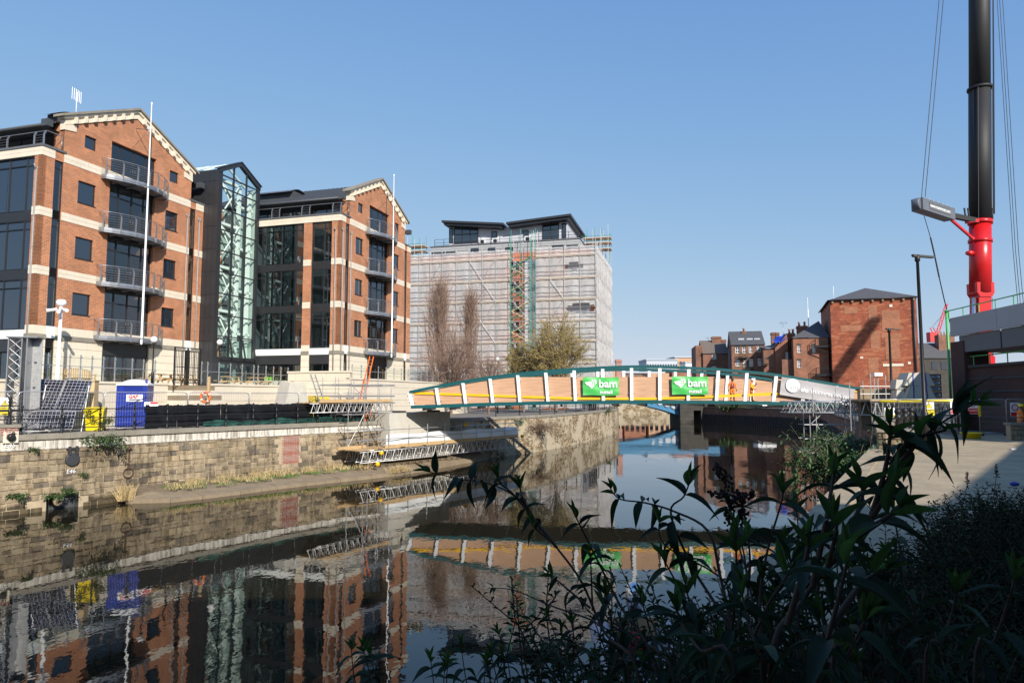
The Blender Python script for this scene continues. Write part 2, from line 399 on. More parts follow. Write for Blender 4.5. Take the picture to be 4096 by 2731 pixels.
def blockish(mb, P, t_a, t_b, z0, z1, proud, ins=.018, jit=.012, back=0.0):
    """one stone on a wall line: chamfered, a bit uneven"""
    j = lambda: random.uniform(-jit, jit)
    A = [(t_a, z0), (t_b, z0), (t_b, z1), (t_a, z1)]
    A = [(t+j(), z+j()) for t, z in A]
    ct = (t_a+t_b)/2; cz = (z0+z1)/2
    B = [(t-math.copysign(ins, t-ct), z-math.copysign(ins, z-cz)) for t, z in A]
    V = [(*P.at(t, back), z) for t, z in A] + [(*P.at(t, proud+j()*.8), z) for t, z in B]
    mb.add(V, [(4,5,6,7),(0,1,5,4),(1,2,6,5),(2,3,7,6),(3,0,4,7)])
brick_t = (W1.find_px(1135), W1.find_px(1205))
z = -.35; row = 0; stones = []
while z < 3.0:
    h = random.choice([.22,.25,.28,.33]); z1 = min(z+h, 3.03)
    if 3.03-z1 < .18: z1 = 3.03
    t = t0-6+random.uniform(0,.5)
    while t < W1.len:
        w = random.uniform(.38,.9)*(1.15 if h > .3 else .85)
        tt = min(t+w, W1.len)
        if W1.at(t)[1] > 36.9: w2 = 1
        if not (t < brick_t[1] and tt > brick_t[0] and z > 1.1):
            if not any(t < r[0]+r[1] and tt > r[0] and z < r[3] and z1 > r[2] for r in recess): stones.append((t, tt, z, z1))
        t = tt
    z = z1; row += 1
stones.sort(key=lambda q: -(q[1]-q[0])*(q[3]-q[2])/W1.at(q[0])[1]**2)
def visible_t(q): return q[3] > .05
stones = [q for q in stones if visible_t(q)]
for q in stones[:298]:
    mb = MB(); blockish(mb, W1, q[0]+.012, q[1]-.012, q[2]+.012, q[3]-.012, random.uniform(.03,.075)); 
    c = W1.at(q[0]); o = mb.build('stone', 'quay_stone', wall)
rest = MB()
for q in stones[298:]: blockish(rest, W1, q[0]+.012, q[1]-.012, q[2]+.012, q[3]-.012, random.uniform(.02,.06))
o = rest.build('small_stones', 'quay_stone', wall); o['kind'] = 'stuff'
bi = MB()
zz = 1.12; k = 0
while zz < 3.02:
    t = brick_t[0]+(.12 if k % 2 else 0)
    while t < brick_t[1]-.05:
        blockish(bi, W1, t+.006, min(t+.235, brick_t[1])-.006, zz+.006, min(zz+.08,3.04)-.006, .035, .006, .003); t += .24
    zz += .085; k += 1
o = bi.build('brick_infill', 'brick_red', wall); o['kind'] = 'stuff'
t = t0-6
while t < W1.len-.05:
    w = random.uniform(1.15,1.5); tt = min(t+w, W1.len); cp = MB()
    p, q, r, s_ = W1.at(t+.008,.17), W1.at(tt-.008,.17), W1.at(tt-.008,-.42), W1.at(t+.008,-.42); dz = random.uniform(-.008,.008)
    cp.extr([(*p,3.5),(*q,3.5),(*r,3.5),(*s_,3.5)], (0,0,.27+dz)); cp.build('coping_stone', 'grey_coping', wall); t = tt
# openings in the wall face: dark drain recesses
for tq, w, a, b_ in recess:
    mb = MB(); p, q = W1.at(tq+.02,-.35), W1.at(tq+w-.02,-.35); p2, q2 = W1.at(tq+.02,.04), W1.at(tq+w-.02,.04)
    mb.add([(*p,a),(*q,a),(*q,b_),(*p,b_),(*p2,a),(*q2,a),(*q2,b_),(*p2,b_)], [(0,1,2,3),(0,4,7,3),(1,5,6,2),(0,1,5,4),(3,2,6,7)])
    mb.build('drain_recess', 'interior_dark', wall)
# ---- sloping toe of slabs along the wall foot, with soil
toe = thing('wall_toe', 'sloping ledge of worn stone slabs along the foot of the river wall', 'ledge', (-15,42,0))
TO = Path(spline([(-20.3,36.6),(-19.0,35.9),(-16.1,38.95),(-13.2,43.2),(-7.8,49.5),(-4.6,56.5),(-2.0,61.5)], 6))
def wall_at_px(px):
    return W1.at(W1.find_px(px)) if px < 1545 else W2.at(W2.find_px(px))
k = 0; t = .3
while t < TO.len-.3:
    tt = min(t+random.uniform(1.6,2.6), TO.len-.2)
    a, b_ = TO.at(t+.015), TO.at(tt-.015)
    pxa = 2048+F*a[0]/a[1]; pxb = 2048+F*b_[0]/b_[1]
    # inner ends on the wall, straight across
    def inner(p):
        best = min(((math.dist(q, p), q) for Wp in (W1, W2) for q in [Wp.at(i*.25) for i in range(int(Wp.len/.25))][:260]), key=lambda e: e[0]); return best[1]
    ia, ib = inner(a), inner(b_); dz = random.uniform(-.04,.04)
    ma, mb_ = lerp2(a, ia, .5), lerp2(b_, ib, .5)
    mb = MB()
    mb.add([(*a,-.4),(*b_,-.4),(*b_,.2+dz),(*a,.2+dz),(*mb_,.42+dz),(*ma,.42+dz),(*ib,.62),(*ia,.62)],
           [(0,1,2,3),(3,2,4,5),(5,4,6,7),(0,3,5),(1,4,2)])
    mb.build('slab', 'toe_stone', toe); t = tt; k += 1
so_ = MB()
for i in range(24):
    ta, tb = .5+i*(TO.len-1)/24, .5+(i+1)*(TO.len-1)/24
    a, b_ = TO.at(ta), TO.at(tb); ia, ib = inner(a), inner(b_)
    pa, pb = lerp2(a, ia, .55), lerp2(b_, ib, .55)
    so_.add([(*pa,.40),(*pb,.40),(*ib,.74),(*ia,.74)], [(0,1,2,3)])
so_.build('earth', 'soil', toe)
# ---- river wall beyond the bridge
w2 = thing('rubble_river_wall', 'rough rubble river wall patched with render running on past the new bridge', 'river wall', (4,72.5,0))
mb = MB(); mb2 = MB(); d2 = 0
ss = [i*W2.len/60 for i in range(61)]
for a, b_ in zip(ss, ss[1:]):
    p, q = W2.at(a), W2.at(b_); n0 = len(mb.v)
    mb.v += [(*p,-.5),(*q,-.5),(*q,3.45),(*p,3.45)]; mb.f.append((n0,n0+1,n0+2,n0+3)); mb.sm.append(False)
    r, s_, p, q = W2.at(b_,-.4), W2.at(a,-.4), W2.at(a,.08), W2.at(b_,.08)
    mb2.extr([(*p,3.45),(*q,3.45),(*r,3.45),(*s_,3.45)], (0,0,.28))
o = mb.build('masonry', 'rubble_wall', w2)
# masonry coordinates run along the wall
uvl = o.data.uv_layers[0].data
for i in range(60):
    for k, (u_, zz) in enumerate(((ss[i],-.5),(ss[i+1],-.5),(ss[i+1],3.45),(ss[i],3.45))): uvl[i*4+k].uv = (u_, zz)
mb2.build('coping', 'grey_coping', w2)
mbs = MB()
for i in range(260):
    t = random.uniform(14, 60); z = random.uniform(.1,3.2)
    if math.sin(t*.5)+math.sin(z*2+t*.23) > .1: blockish(mbs, W2, t, t+random.uniform(.22,.5), z, z+random.uniform(.12,.24), random.uniform(.02,.08), .03, .03)
o = mbs.build('rubble_stones', 'quay_stone', w2); o['kind'] = 'stuff'
# ---- right bank: slab edge wall, brick and sheet piling upstream
rw = thing('bank_wall', 'concrete edge wall dropping from the landing to the river', 'river wall', (2.65,8.02,0))
mb = MB()
for a, b_ in zip(E1.p[0:6], E1.p[1:6]):
    mb.add([(*a,-.5),(*b_,-.5),(*b_,BZ),(*a,BZ)], [(0,1,2,3)])
mb.build('face', 'concrete', rw)
mb = MB()
E1a = Path(E1.p[1:6])
t = 0
while t < E1a.len-.1:
    tt = min(t+1.8, E1a.len); p,q,r,s_ = E1a.at(t+.01,-.1),E1a.at(tt-.01,-.1),E1a.at(tt-.01,.5),E1a.at(t+.01,.5)
    mb = MB(); mb.extr([(*p,BZ-.15),(*q,BZ-.15),(*r,BZ-.15),(*s_,BZ-.15)], (0,0,.2)); mb.build('edge_stone', 'concrete_slab', rw); t = tt
sp = thing('sheet_pile_wall', 'rust dark sheet pile wall with brick parapet under the warehouses', 'river wall', (47,100,0))
E2 = Path(E1.p[5:10]); mb = MB(); t = 0; k = 0
while t < E2.len-.3:
    a, b_ = E2.at(t, -(.0 if k%2 else .18)), E2.at(t+.22, -(.0 if k%2 else .18)); c_ = E2.at(t+.3, -(.18 if k%2 else .0))
    mb.add([(*a,-.5),(*b_,-.5),(*b_,1.8),(*a,1.8),(*c_,-.5),(*c_,1.8)], [(0,1,2,3),(1,4,5,2)]); t += .3; k += 1
o = mb.build('sheet_piles', 'sheet_pile', sp); o['kind'] = 'stuff'
mb = MB(); mc = MB()
for i in range(40):
    a, b_ = i*E2.len/40, (i+1)*E2.len/40
    p, q = E2.at(a), E2.at(b_); mb.add([(*p,1.75),(*q,1.75),(*q,3.2),(*p,3.2)], [(0,1,2,3)])
    p, q, r, s_ = E2.at(a,-.1), E2.at(b_,-.1), E2.at(b_,.45), E2.at(a,.45); mc.extr([(*p,3.2),(*q,3.2),(*r,3.2),(*s_,3.2)], (0,0,.15))
    mc.extr([(*p,1.72),(*q,1.72),(*r,1.72),(*s_,1.72)], (0,0,.12))
mb.build('parapet', 'brick_brown', sp); mc.build('coping', 'far_stone', sp)
fw = MB(); fw.box(5,75,222,223,-.5,3.75); tag(fw.build('embankment_wall','rubble_wall'), 'pale stone embankment wall closing the river bend beyond the arch bridge', 'river wall')
# landing slab (sunlit concrete)
sl = MB(); pts = [(-8,-8.4),(2.9,7.9),(10.1,20.15),(20.75,38),(23,41.5),(34,41.5),(30,20),(24,-8)]
sl.extr([(*p,BZ-.2) for p in pts], (0,0,.206)); structure(sl.build('pavement', 'concrete_slab', loc=(10,15,BZ)))
# brick block behind and beside the camera that keeps the bank in shade
sh = MB()
sh.extr([(18,-3,BZ-.1),(48,33,BZ-.1),(70,10,BZ-.1),(40,-40,BZ-.1),(-30,-40,BZ-.1),(-22,-4,BZ-.1)], (0,0,11.6))
tag(sh.build('brick_block','brick_dark'), 'tall dark brick block standing behind the landing and shading it', 'building')
# ================================================================ brick office blocks, glass atrium, terrace
UX = (math.sin(R(16.5)), math.cos(R(16.5)))      # along the river front, away from the camera
G1 = frame(-29.72, 42.1, UX); G2 = frame(-14.86, 58.25, UX)
TZ = 6.35                                         # ground floor level of the blocks
def pane_window(parent, Mx, x0, x1, z0, z1, y, xs=(), zs=(), mat='glass_dark', name='window', fw=.06, depth=.07):
    """frame with mullions as one part, every pane a sub-part"""
    X = [x0, *xs, x1]; Z = [z0, *zs, z1]; mb = MB(Mx)
    for i, a in enumerate(X):
        e = 0 if i == 0 else (-fw if i == len(X)-1 else -fw/2); mb.box(a+e, a+e+fw, y, y+depth, z0, z1)
    for j, a in enumerate(Z):
        e = 0 if j == 0 else (-fw if j == len(Z)-1 else -fw/2)
        for i in range(len(X)-1): mb.box(X[i]+fw*.5, X[i+1]-fw*.5, y+.003, y+depth-.003, a+e, a+e+fw)
    w = mb.build(name, 'dark_frame', parent)
    for i in range(len(X)-1):
        for j in range(len(Z)-1):
            p = MB(Mx); a, b_, c_, d = X[i]+.02, X[i+1]-.02, Z[j]+.02, Z[j+1]-.02
            k = random.uniform(-.004,.004)
            p.add([(a,y+.05+k,c_),(b_,y+.05-k,c_),(b_,y+.05-k,d),(a,y+.05+k,d)], [(0,1,2,3)]); p.build('pane', mat, w)
    return w
def blocks(parent, Mx, x0, x1, z0, z1, rows, wid=1.15, y=-.03, gap=.012, stagger=True, mat='cream_stone', th=.12):
    h = (z1-z0)/rows
    for r in range(rows):
        n_ = max(1, round((x1-x0)/wid)); w = (x1-x0)/n_; xs = [x0+i*w for i in range(n_+1)]
        if stagger and r % 2 and n_ > 0: xs = [x0] + [x0+(i+.5)*w for i in range(n_)] + [x1]
        for a, b_ in zip(xs, xs[1:]):
            if b_-a < .06: continue
            mb = MB(Mx); mb.box(a+gap/2, b_-gap/2, y, y+th, z0+r*h+gap/2, z0+(r+1)*h-gap/2); mb.build('stone_block', mat, parent)
RY = Matrix(((0,1,0,0),(-1,0,0,0),(0,0,1,0),(0,0,0,1)))
def left_side(Mx, y1):
    """frame whose x runs along the block's left flank towards the front, face towards the camera side"""
    return Mx @ Matrix(((0,1,0,0),(-1,0,0,0),(0,0,1,0),(0,0,0,1))) @ Matrix.Translation((-y1, 0, 0))
def balcony(parent, Mx, z):
    cx = 7.1; hw = 2.8
    def off(x): return -(.42 + 1.0*(1-((x-cx)/hw)**2))
    xs = [cx-hw+2*hw*i/12 for i in range(13)]
    arc = [(x, off(x)) for x in xs]
    b_ = MB(Mx); b_.extr([(xs[0],0,z-.26)]+[(x,y,z-.26) for x,y in arc]+[(xs[-1],0,z-.26)], (0,0,.06))
    fas = [(xs[0],0)]+arc+[(xs[-1],0)]
    for p, q in zip(fas, fas[1:]): b_.add([(*p,z-.32),(*q,z-.32),(*q,z),(*p,z)], [(0,1,2,3)])
    b_.extr([(xs[0],0,z-.06)]+[(x,y+.02,z-.06) for x,y in arc]+[(xs[-1],0,z-.06)], (0,0,.05))
    for x in (cx-1.9, cx-.65, cx+.65, cx+1.9): b_.bar((x,-.05,z-.36),(x,off(x)+.15,z-.28),.09,.16)
    bal = b_.build('balcony', 'steel_grey', parent)
    for i in range(7):
        x = cx-hw+2*hw*i/6; y = off(x); mb = MB(Mx)
        mb.add([(x-.02,y-.05,z-.36),(x+.02,y-.05,z-.36),(x+.02,y-.09,z+.85),(x-.02,y-.09,z+.85),(x+.02,y+.06,z+1.08),(x-.02,y+.06,z+1.08),
                (x-.02,y+.08,z-.3),(x+.02,y+.08,z-.3),(x+.02,y+.01,z+.85),(x-.02,y+.01,z+.85)],
               [(0,1,2,3),(3,2,4,5),(6,9,8,7),(0,3,9,6),(1,7,8,2),(3,5,9),(2,8,4),(9,5,4,8),(0,6,7,1)])
        mb.build('post', 'steel_grey', bal)
    for k in range(6):
        zz = z+.12+k*.17; r = .012; o = .0
        mb = MB(Mx); mb.tube([(xs[0],-.03,zz)]+[(x,y-.02,zz) for x,y in arc]+[(xs[-1],-.03,zz)], r, 4, False); mb.build('rail', 'steel_grey', bal)
    mb = MB(Mx); mb.tube([(xs[0],-.03,z+1.12)]+[(x,y+.06,z+1.12) for x,y in arc]+[(xs[-1],-.03,z+1.12)], .025, 6, False); mb.build('handrail', 'steel_grey', bal)
def downpipe(parent, Mx, x, y, z0, z1):
    mb = MB(Mx); mb.tube([(x,y,z0),(x,y,z1)], .055, 8)
    mb.tube([(x,y,z1-.05),(x-.17,y,z1+.28)], .045, 6); mb.tube([(x,y,z1-.05),(x+.17,y,z1+.28)], .045, 6)
    for k in range(int((z1-z0)/2)): mb.tube([(x,y,z0+.5+2*k),(x,y,z0+.58+2*k)], .07, 8)
    mb.build('downpipe', 'pipe_grey', parent)
LV = [9.75, 13.45, 17.2, 20.95]                   # balcony decks
def desk(Mx, x, y, z, label):
    t = thing('desk', label, 'desk', Mx @ Vector((x,y,z)), 'desks behind the office glazing')
    mb = MB(Mx); mb.box(x-.4,x+.4,y-.8,y+.8,z+.7,z+.74); mb.build('desk_top', 'interior_white', t)
    for s in (-.75,.75):
        mb = MB(Mx); mb.bar((x-.36,y+s,z),(x-.36,y+s,z+.7),.05,.05); mb.bar((x+.36,y+s,z),(x+.36,y+s,z+.7),.05,.05); mb.bar((x-.36,y+s,z+.67),(x+.36,y+s,z+.67),.05,.05); mb.build('leg_frame', 'white_pole', t)
    mb = MB(Mx); mb.box(x+.2,x+.22,y-.7,y+.7,z+.75,z+1.15); mb.build('screen', 'interior_white', t)
    mb = MB(Mx); mb.box(x-.05,x-.03,y-.3,y+.25,z+.85,z+1.2); mb.box(x-.05,x-.02,y-.05,y,z+.74,z+.9); mb.build('monitor', 'dark_frame', t)
def office_chair(Mx, x, y, z, mat, label):
    t = thing('office_chair', label, 'chair', Mx @ Vector((x,y,z)), 'chairs behind the office glazing')
    mb = MB(Mx); mb.box(x-.22,x+.22,y-.22,y+.22,z+.45,z+.52); mb.build('seat', mat, t)
    mb = MB(Mx); mb.grid(lambda a,b_: (x-.2+.4*a, y+.24+.06*math.sin(b_*3), z+.55+.5*b_), 4, 4); mb.build('backrest', mat, t)
    mb = MB(Mx); mb.tube([(x,y,z+.1),(x,y,z+.46)], .03, 6)
    for k in range(5): mb.bar((x,y,z+.1),(x+.3*math.cos(k*1.256),y+.3*math.sin(k*1.256),z+.05),.04,.04)
    mb.build('base', 'dark_frame', t)
def office(Mx, label, piers, bays, D, base, pipes, side_glass='glass'):
    loc = Mx @ Vector((7.1, 0, TZ))
    B = thing('office_block', label, 'building', loc)
    Wd = 14.25; ZB = 10.05
    sl_ = [(.87,1.5),(12.75,13.37)]
    bay = (5.08, 9.12)
    wins = [(2.62,3.98,18.54,20.0),(2.62,3.98,14.78,16.2),(2.62,3.98,11.02,12.45),(10.18,11.48,18.54,20.0),(10.18,11.48,14.78,16.2),(10.18,11.48,11.0,12.42)]
    tops = [(2.95,3.85,22.35,23.24),(10.46,11.36,22.35,23.24)]
    wl_ = MB(Mx)
    wl_.wall(0, Wd, ZB, 21.42, wins+[(a,b_,ZB,20.82) for a,b_ in sl_]+[(bay[0],bay[1],ZB,20.82)])
    wl_.wall(1.45, 12.78, 21.42, 23.65, tops+[(bay[0],bay[1],21.42,23.6)])
    wl_.add([(1.45,0,23.65),(12.78,0,23.65),(7.1,0,26.15),(12.78,.35,23.65),(1.45,.35,23.65),(7.1,.35,26.15)], [(0,1,2),(3,4,5)])
    wl_.add([(1.45,0,21.42),(1.45,.9,21.42),(1.45,.9,23.65),(1.45,0,23.65)], [(3,2,1,0)]); wl_.add([(12.78,0,21.42),(12.78,.9,21.42),(12.78,.9,23.65),(12.78,0,23.65)], [(0,1,2,3)])
    wl_.add([(Wd,0,TZ),(Wd,D,TZ),(Wd,D,21.4),(Wd,0,21.4)], [(0,1,2,3)]); wl_.add([(0,D,TZ),(Wd,D,TZ),(Wd,D,21.4),(0,D,21.4)], [(3,2,1,0)])
    # left flank: brick piers between the glazed bays
    S = left_side(Mx, 0)          # x' = -y ; so a point y on the flank is x'=-y
    for a, b_ in piers:
        wl_.v += [(0,a,ZB),(0,b_,ZB),(0,b_,21.42),(0,a,21.42)]; n0 = len(wl_.v)-4; wl_.f.append((n0+3,n0+2,n0+1,n0)); wl_.sm.append(False)
        for yy in (a, b_):
            wl_.v += [(0,yy,ZB),(.3,yy,ZB),(.3,yy,21.42),(0,yy,21.42)]; n0 = len(wl_.v)-4; wl_.f.append((n0,n0+1,n0+2,n0+3)); wl_.sm.append(False)
    wl_.build('brick_wall', 'brick_office', B)
    # cream bands
    for z0, z1 in ((13.25,13.8),(17.0,17.55),(20.85,21.42)):
        for a, b_ in ((0,.87),(1.5,5.08),(9.12,12.75),(13.37,14.25)): blocks(B, Mx, a, b_, z0, z1, 2)
        for a, b_ in piers: blocks(B, S, -b_, -a-.0 if a > .01 else .03, z0, z1, 2)
    blocks(B, Mx, 5.08, 9.12, 20.85, 21.42, 2)
    for a, b_ in bays: blocks(B, S, -b_, -a, 20.85, 21.42, 2)
    # stone ground floor in courses
    jb = MB(Mx); jb.wall(0, Wd, base, ZB, [(a,b_,TZ,9.3) for a,b_ in sl_]+[(bay[0],bay[1],TZ,9.45)], .02)
    for a, b_ in piers: jb.add([(.02,a,base),(.02,b_,base),(.02,b_,ZB),(.02,a,ZB)], [(3,2,1,0)])
    jb.build('joint_backing', 'cream_joint', B)
    zs = [base]; 
    while zs[-1] < 9.15: zs.append(min(zs[-1]+.56, 9.2))
    zs += [9.5, 10.05]
    for z0, z1 in zip(zs, zs[1:]):
        pr = -.09 if abs(z1-9.5) < .01 else -.03
        segs = [(0,.87),(1.5,5.08),(9.12,12.75),(13.37,14.25)]
        if z0 > 9.4: segs = [(0,.87),(1.5,12.75),(13.37,14.25)]
        for a, b_ in segs: blocks(B, Mx, a, b_, z0, z1, 1, 1.25, pr, .02, mat='cream_stone' if pr > -.05 else 'grey_coping')
        for a, b_ in piers: blocks(B, S, -b_, -a if a > .01 else .03, z0, z1, 1, 1.25, pr, .02, mat='cream_stone' if pr > -.05 else 'grey_coping')
    # punched windows
    for w in wins: pane_window(B, Mx, *w, .1); mb = MB(Mx); mb.box(w[0]-.02, w[1]+.02, -.03, .1, w[2]-.07, w[2]-.002); mb.build('sill', 'dark_frame', B)
    for w in tops: pane_window(B, Mx, *w, .1)
    # slit glazing with louvres at the bands
    for a, b_ in sl_:
        for z0, z1 in ((10.05,13.25),(13.8,17.0),(17.55,20.82)):
            pane_window(B, Mx, a, b_, z0, z1, .06, (), (z1-.5,), 'glass', fw=.05)
        pane_window(B, Mx, a, b_, TZ, 8.75, .06, (), (), 'glass', fw=.05)
        for z0, z1 in ((13.25,13.8),(17.0,17.55),(8.75,9.3)):
            mb = MB(Mx); mb.box(a, b_, .12, .14, z0, z1)
            k = z0+.03
            while k < z1-.03: mb.add([(a+.03,.04,k),(b_-.03,.04,k),(b_-.03,.1,k+.04),(a+.03,.1,k+.04)], [(0,1,2,3)]); k += .06
            mb.build('louvre', 'dark_clad', B)
        mb = MB(Mx); mb.box(a, b_, -.02, .14, 9.3, 10.05); mb.build('white_panel', 'interior_white', B)
        ib = MB(Mx); ib.add([(a-.2,1.6,TZ),(b_+.2,1.6,TZ),(b_+.2,1.6,20.9),(a-.2,1.6,20.9)], [(0,1,2,3)]); ib.build('inner_wall', 'interior_grey', B)
    # middle bay: doors behind each balcony
    b0, b1 = bay
    for k, z in enumerate(LV):
        z1 = [13.0, 16.75, 20.6, 23.56][k]; z0 = z
        mul = (b0+.95, (b0+b1)/2+.12, b1-.95)
        w = pane_window(B, Mx, b0+.02, b1-.02, z0, z1, .2, (b0+.95, 7.2, b1-.85), (z1-.85,) if k < 3 else (), 'glass', fw=.09, depth=.09)
        if k < 3: mb = MB(Mx); mb.box(b0, b1, .12, .3, z1, z1+.5 if k < 2 else 20.85); mb.build('lintel', 'dark_frame', B)
        mb = MB(Mx); mb.bar((7.1,.17,z0+1.0),(7.1,.17,z0+1.16),.03,.03); mb.bar((7.32,.17,z0+1.0),(7.32,.17,z0+1.16),.03,.03); mb.build('door_handle', 'steel_grey', w)
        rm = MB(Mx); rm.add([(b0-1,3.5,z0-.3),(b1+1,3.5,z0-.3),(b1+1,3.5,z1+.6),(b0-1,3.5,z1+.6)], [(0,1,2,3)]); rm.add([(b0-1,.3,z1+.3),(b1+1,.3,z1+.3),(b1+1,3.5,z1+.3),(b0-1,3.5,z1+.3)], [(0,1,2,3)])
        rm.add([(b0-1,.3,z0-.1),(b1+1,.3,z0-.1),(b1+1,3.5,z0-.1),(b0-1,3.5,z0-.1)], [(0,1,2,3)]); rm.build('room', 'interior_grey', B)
        balcony(B, Mx, z)
    pane_window(B, Mx, b0+.02, b1-.02, TZ, 8.45, .2, (b0+.9, 7.1, b1-.9), (), 'glass', name='entrance', fw=.09, depth=.09)
    mb = MB(Mx); mb.box(b0, b1, .1, .25, 8.45, 9.45)
    k = 8.5
    while k < 9.4: mb.box(b0+.03, b1-.03, .085, .11, k, k+.03); k += .07
    mb.build('shutter_box', 'dark_clad', B)
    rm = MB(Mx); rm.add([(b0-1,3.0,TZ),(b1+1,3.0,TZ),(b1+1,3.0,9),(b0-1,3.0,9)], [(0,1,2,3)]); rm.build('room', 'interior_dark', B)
    # left flank glazing
    for (a, b_), muls in bays.items():
        for z0, z1 in ((9.75,12.95),(13.55,16.7),(17.3,20.82)):
            pane_window(B, S, -b_, -a, z0, z1, .12, [-q for q in muls], (z1-.55,), side_glass, fw=.08, depth=.1)
        for z0, z1 in ((12.95,13.55),(16.7,17.3)):
            mb = MB(S); mb.box(-b_, -a, .1, .3, z0, z1)
            k = z0+.04
            while k < z1-.04: mb.box(-b_+.04, -a-.04, .085, .11, k, k+.03); k += .07
            mb.build('spandrel', 'dark_clad', B)
        mb = MB(S); mb.box(-b_, -a, .0, .2, 9.2, 9.75); mb.build('white_panel', 'interior_white', B)
        mb = MB(S); mb.box(-b_, -a, .05, .3, 8.4, 9.2); mb.build('spandrel', 'dark_clad', B)
        pane_window(B, S, -b_, -a, TZ, 8.4, .15, [-q for q in muls], (), 'glass', fw=.07)
    # interior floors seen through the flank glazing
    yb = max(b_ for a, b_ in bays)
    ib = MB(Mx)
    for z in (9.62, 13.2, 16.95, 20.9): ib.box(.45, 4.8, .5, yb+.3, z, z+.25)
    ib.build('floor_slab', 'interior_white', B)
    ib = MB(Mx); ib.add([(4.8,.4,TZ),(4.8,yb+.3,TZ),(4.8,yb+.3,21),(4.8,.4,21)], [(0,1,2,3)]); ib.add([(.4,yb+.2,TZ),(4.8,yb+.2,TZ),(4.8,yb+.2,21),(.4,yb+.2,21)], [(3,2,1,0)]); ib.build('inner_wall', 'interior_grey', B)
    # roof terrace, set-back top floor and pitched roof
    for x0, x1 in ((0,1.6),(12.6,14.25)):
        mb = MB(Mx); mb.box(x0 if x0 else -.09, x1 if x1 < 14 else 14.34, -.07 if x0 else -.09, D, 21.424, 21.56); mb.build('terrace_coping', 'lead', B)
    pane_window(B, S, -D+.5, -.9, 21.56, 22.85, 1.6, [-.9-1.55*i for i in range(int((D-1.4)/1.55),0,-1)], (), 'glass', name='top_glazing', fw=.08)
    ib = MB(Mx); ib.add([(4.5,.9,21.5),(4.5,D,21.5),(4.5,D,23),(4.5,.9,23)], [(0,1,2,3)]); ib.build('inner_wall', 'interior_grey', B)
    for sx in (0, 1):
        f = (lambda x: x) if sx == 0 else (lambda x: 14.2-x)
        mb = MB(Mx)
        mb.add([(f(.25),.38,22.98),(f(.25),D,22.98),(7.1,D,26.2),(7.1,.38,26.2)], [(0,1,2,3) if sx else (3,2,1,0)])
        mb.add([(f(.25),.38,22.86),(f(.25),D,22.86),(f(1.7),D,22.9),(f(1.7),.38,22.9)], [(0,1,2,3)])
        y = .6
        while y < D: mb.bar((f(.25),y,23.0),(7.1,y,26.22),.03,.05); y += .45
        rf = mb.build('roof', 'dark_roof', B)
        mb = MB(Mx); mb.tube([(f(.2),-.05,22.93),(f(.2),D,22.93)], .1, 8); mb.box(min(f(.1),f(.5)), max(f(.1),f(.5)), -.15, .38, 22.8, 23.25); mb.build('gutter', 'dark_roof', rf)
    mb = MB(S)
    pts = [-x for x in (.15, 1.0, 2.0)]
    D2 = min(D, 9.5)
    for r_, zz in [(.03,22.5)]+[(.014,21.75+.17*i) for i in range(4)]:
        mb = MB(S); mb.tube([(-D2, .25, zz), (-.05, .25, zz)], r_, 5, False) if r_ > .02 else [mb.tube([(-y-.8,.22,zz),(-y,.22,zz)], r_, 4, False) for y in (.1, 3.2, 6.3)]
        mb.build('terrace_rail', 'steel_grey', B)
    for y in (.1,.9,3.2,4.0,6.3,7.1):
        mb = MB(S); mb.bar((-y,.12,21.5),(-y,.12,22.25),.05,.09,(0,1,0)); mb.bar((-y,.12,22.25),(-y,.25,22.5),.05,.08,(0,1,0)); mb.build('terrace_post', 'steel_grey', B)
    mb = MB(Mx); mb.tube([(.22,.05,22.5),(.5,.02,22.5),(1.3,.02,22.5)], .03, 5, False); mb.tube([(1.3,.02,21.5),(1.3,.02,22.5)], .03, 5); mb.build('terrace_rail', 'steel_grey', B)
    # raking stone cornice with brackets
    for sx in (0, 1):
        f = (lambda x: x) if sx == 0 else (lambda x: 14.2-x)
        def prof(x, dz): return 23.95+dz+(x-1.05)*(26.8-23.95)/(7.1-1.05)
        def rake(y0, y1, d0, d1, xa, nm, mt):
            mb = MB(Mx); xb = 7.1; a = [(f(xa),y0,prof(xa,d0)),(f(xb),y0,prof(xb,d0)),(f(xb),y0,prof(xb,d1)),(f(xa),y0,prof(xa,d1))]
            mb.extr(a, (0,y1-y0,0)); return mb.build(nm, mt, B)
        rake(-.08,.36,-.8,-.36,1.4,'cornice_fascia','cream_stone')
        rake(-.2,.40,-.36,-.16,1.2,'cornice_moulding','cream_stone')
        rake(-.34,.45,-.16,.0,.95,'coping','grey_coping')
        for i in range(7):
            x = 1.95+i*.74; mb = MB(Mx); mb.extr([(f(x),-.26,prof(x,-.78)),(f(x+.2),-.26,prof(x+.2,-.78)),(f(x+.2),-.26,prof(x+.2,-.36)),(f(x),-.26,prof(x,-.36))], (0,.2,0)); mb.build('bracket', 'cream_stone', B)
        mb = MB(Mx); mb.extr([(f(1.36),-.06,23.0),(f(2.25),-.06,23.15),(f(2.25),-.06,23.6),(f(1.36),-.06,23.4)], (0,.4,0)); mb.build('kneeler_stone', 'cream_stone', B)
    for x, y in pipes[0]: downpipe(B, Mx, x, y, 6.4, 19.95)
    return B
B1 = office(G1, 'brick gabled office block with four curved steel balconies beside the solar panels', [(0,.62)], {(.62,9.0): (1.35,2.8,4.3,5.8,7.4)}, 16, 5.9, ([(-.06,.35),(12.45,-.07),(13.75,-.07)],), 'glass_dark')
B2 = office(G2, 'brick gabled office block with four curved steel balconies right of the glass atrium', [(0,.86),(2.87,3.65)], {(.86,2.87): (1.62,), (3.65,9.2): (4.45,5.95,7.6)}, 16, 5.9, ([(-.06,.45),(.3,-.07),(1.7,-.07)],))
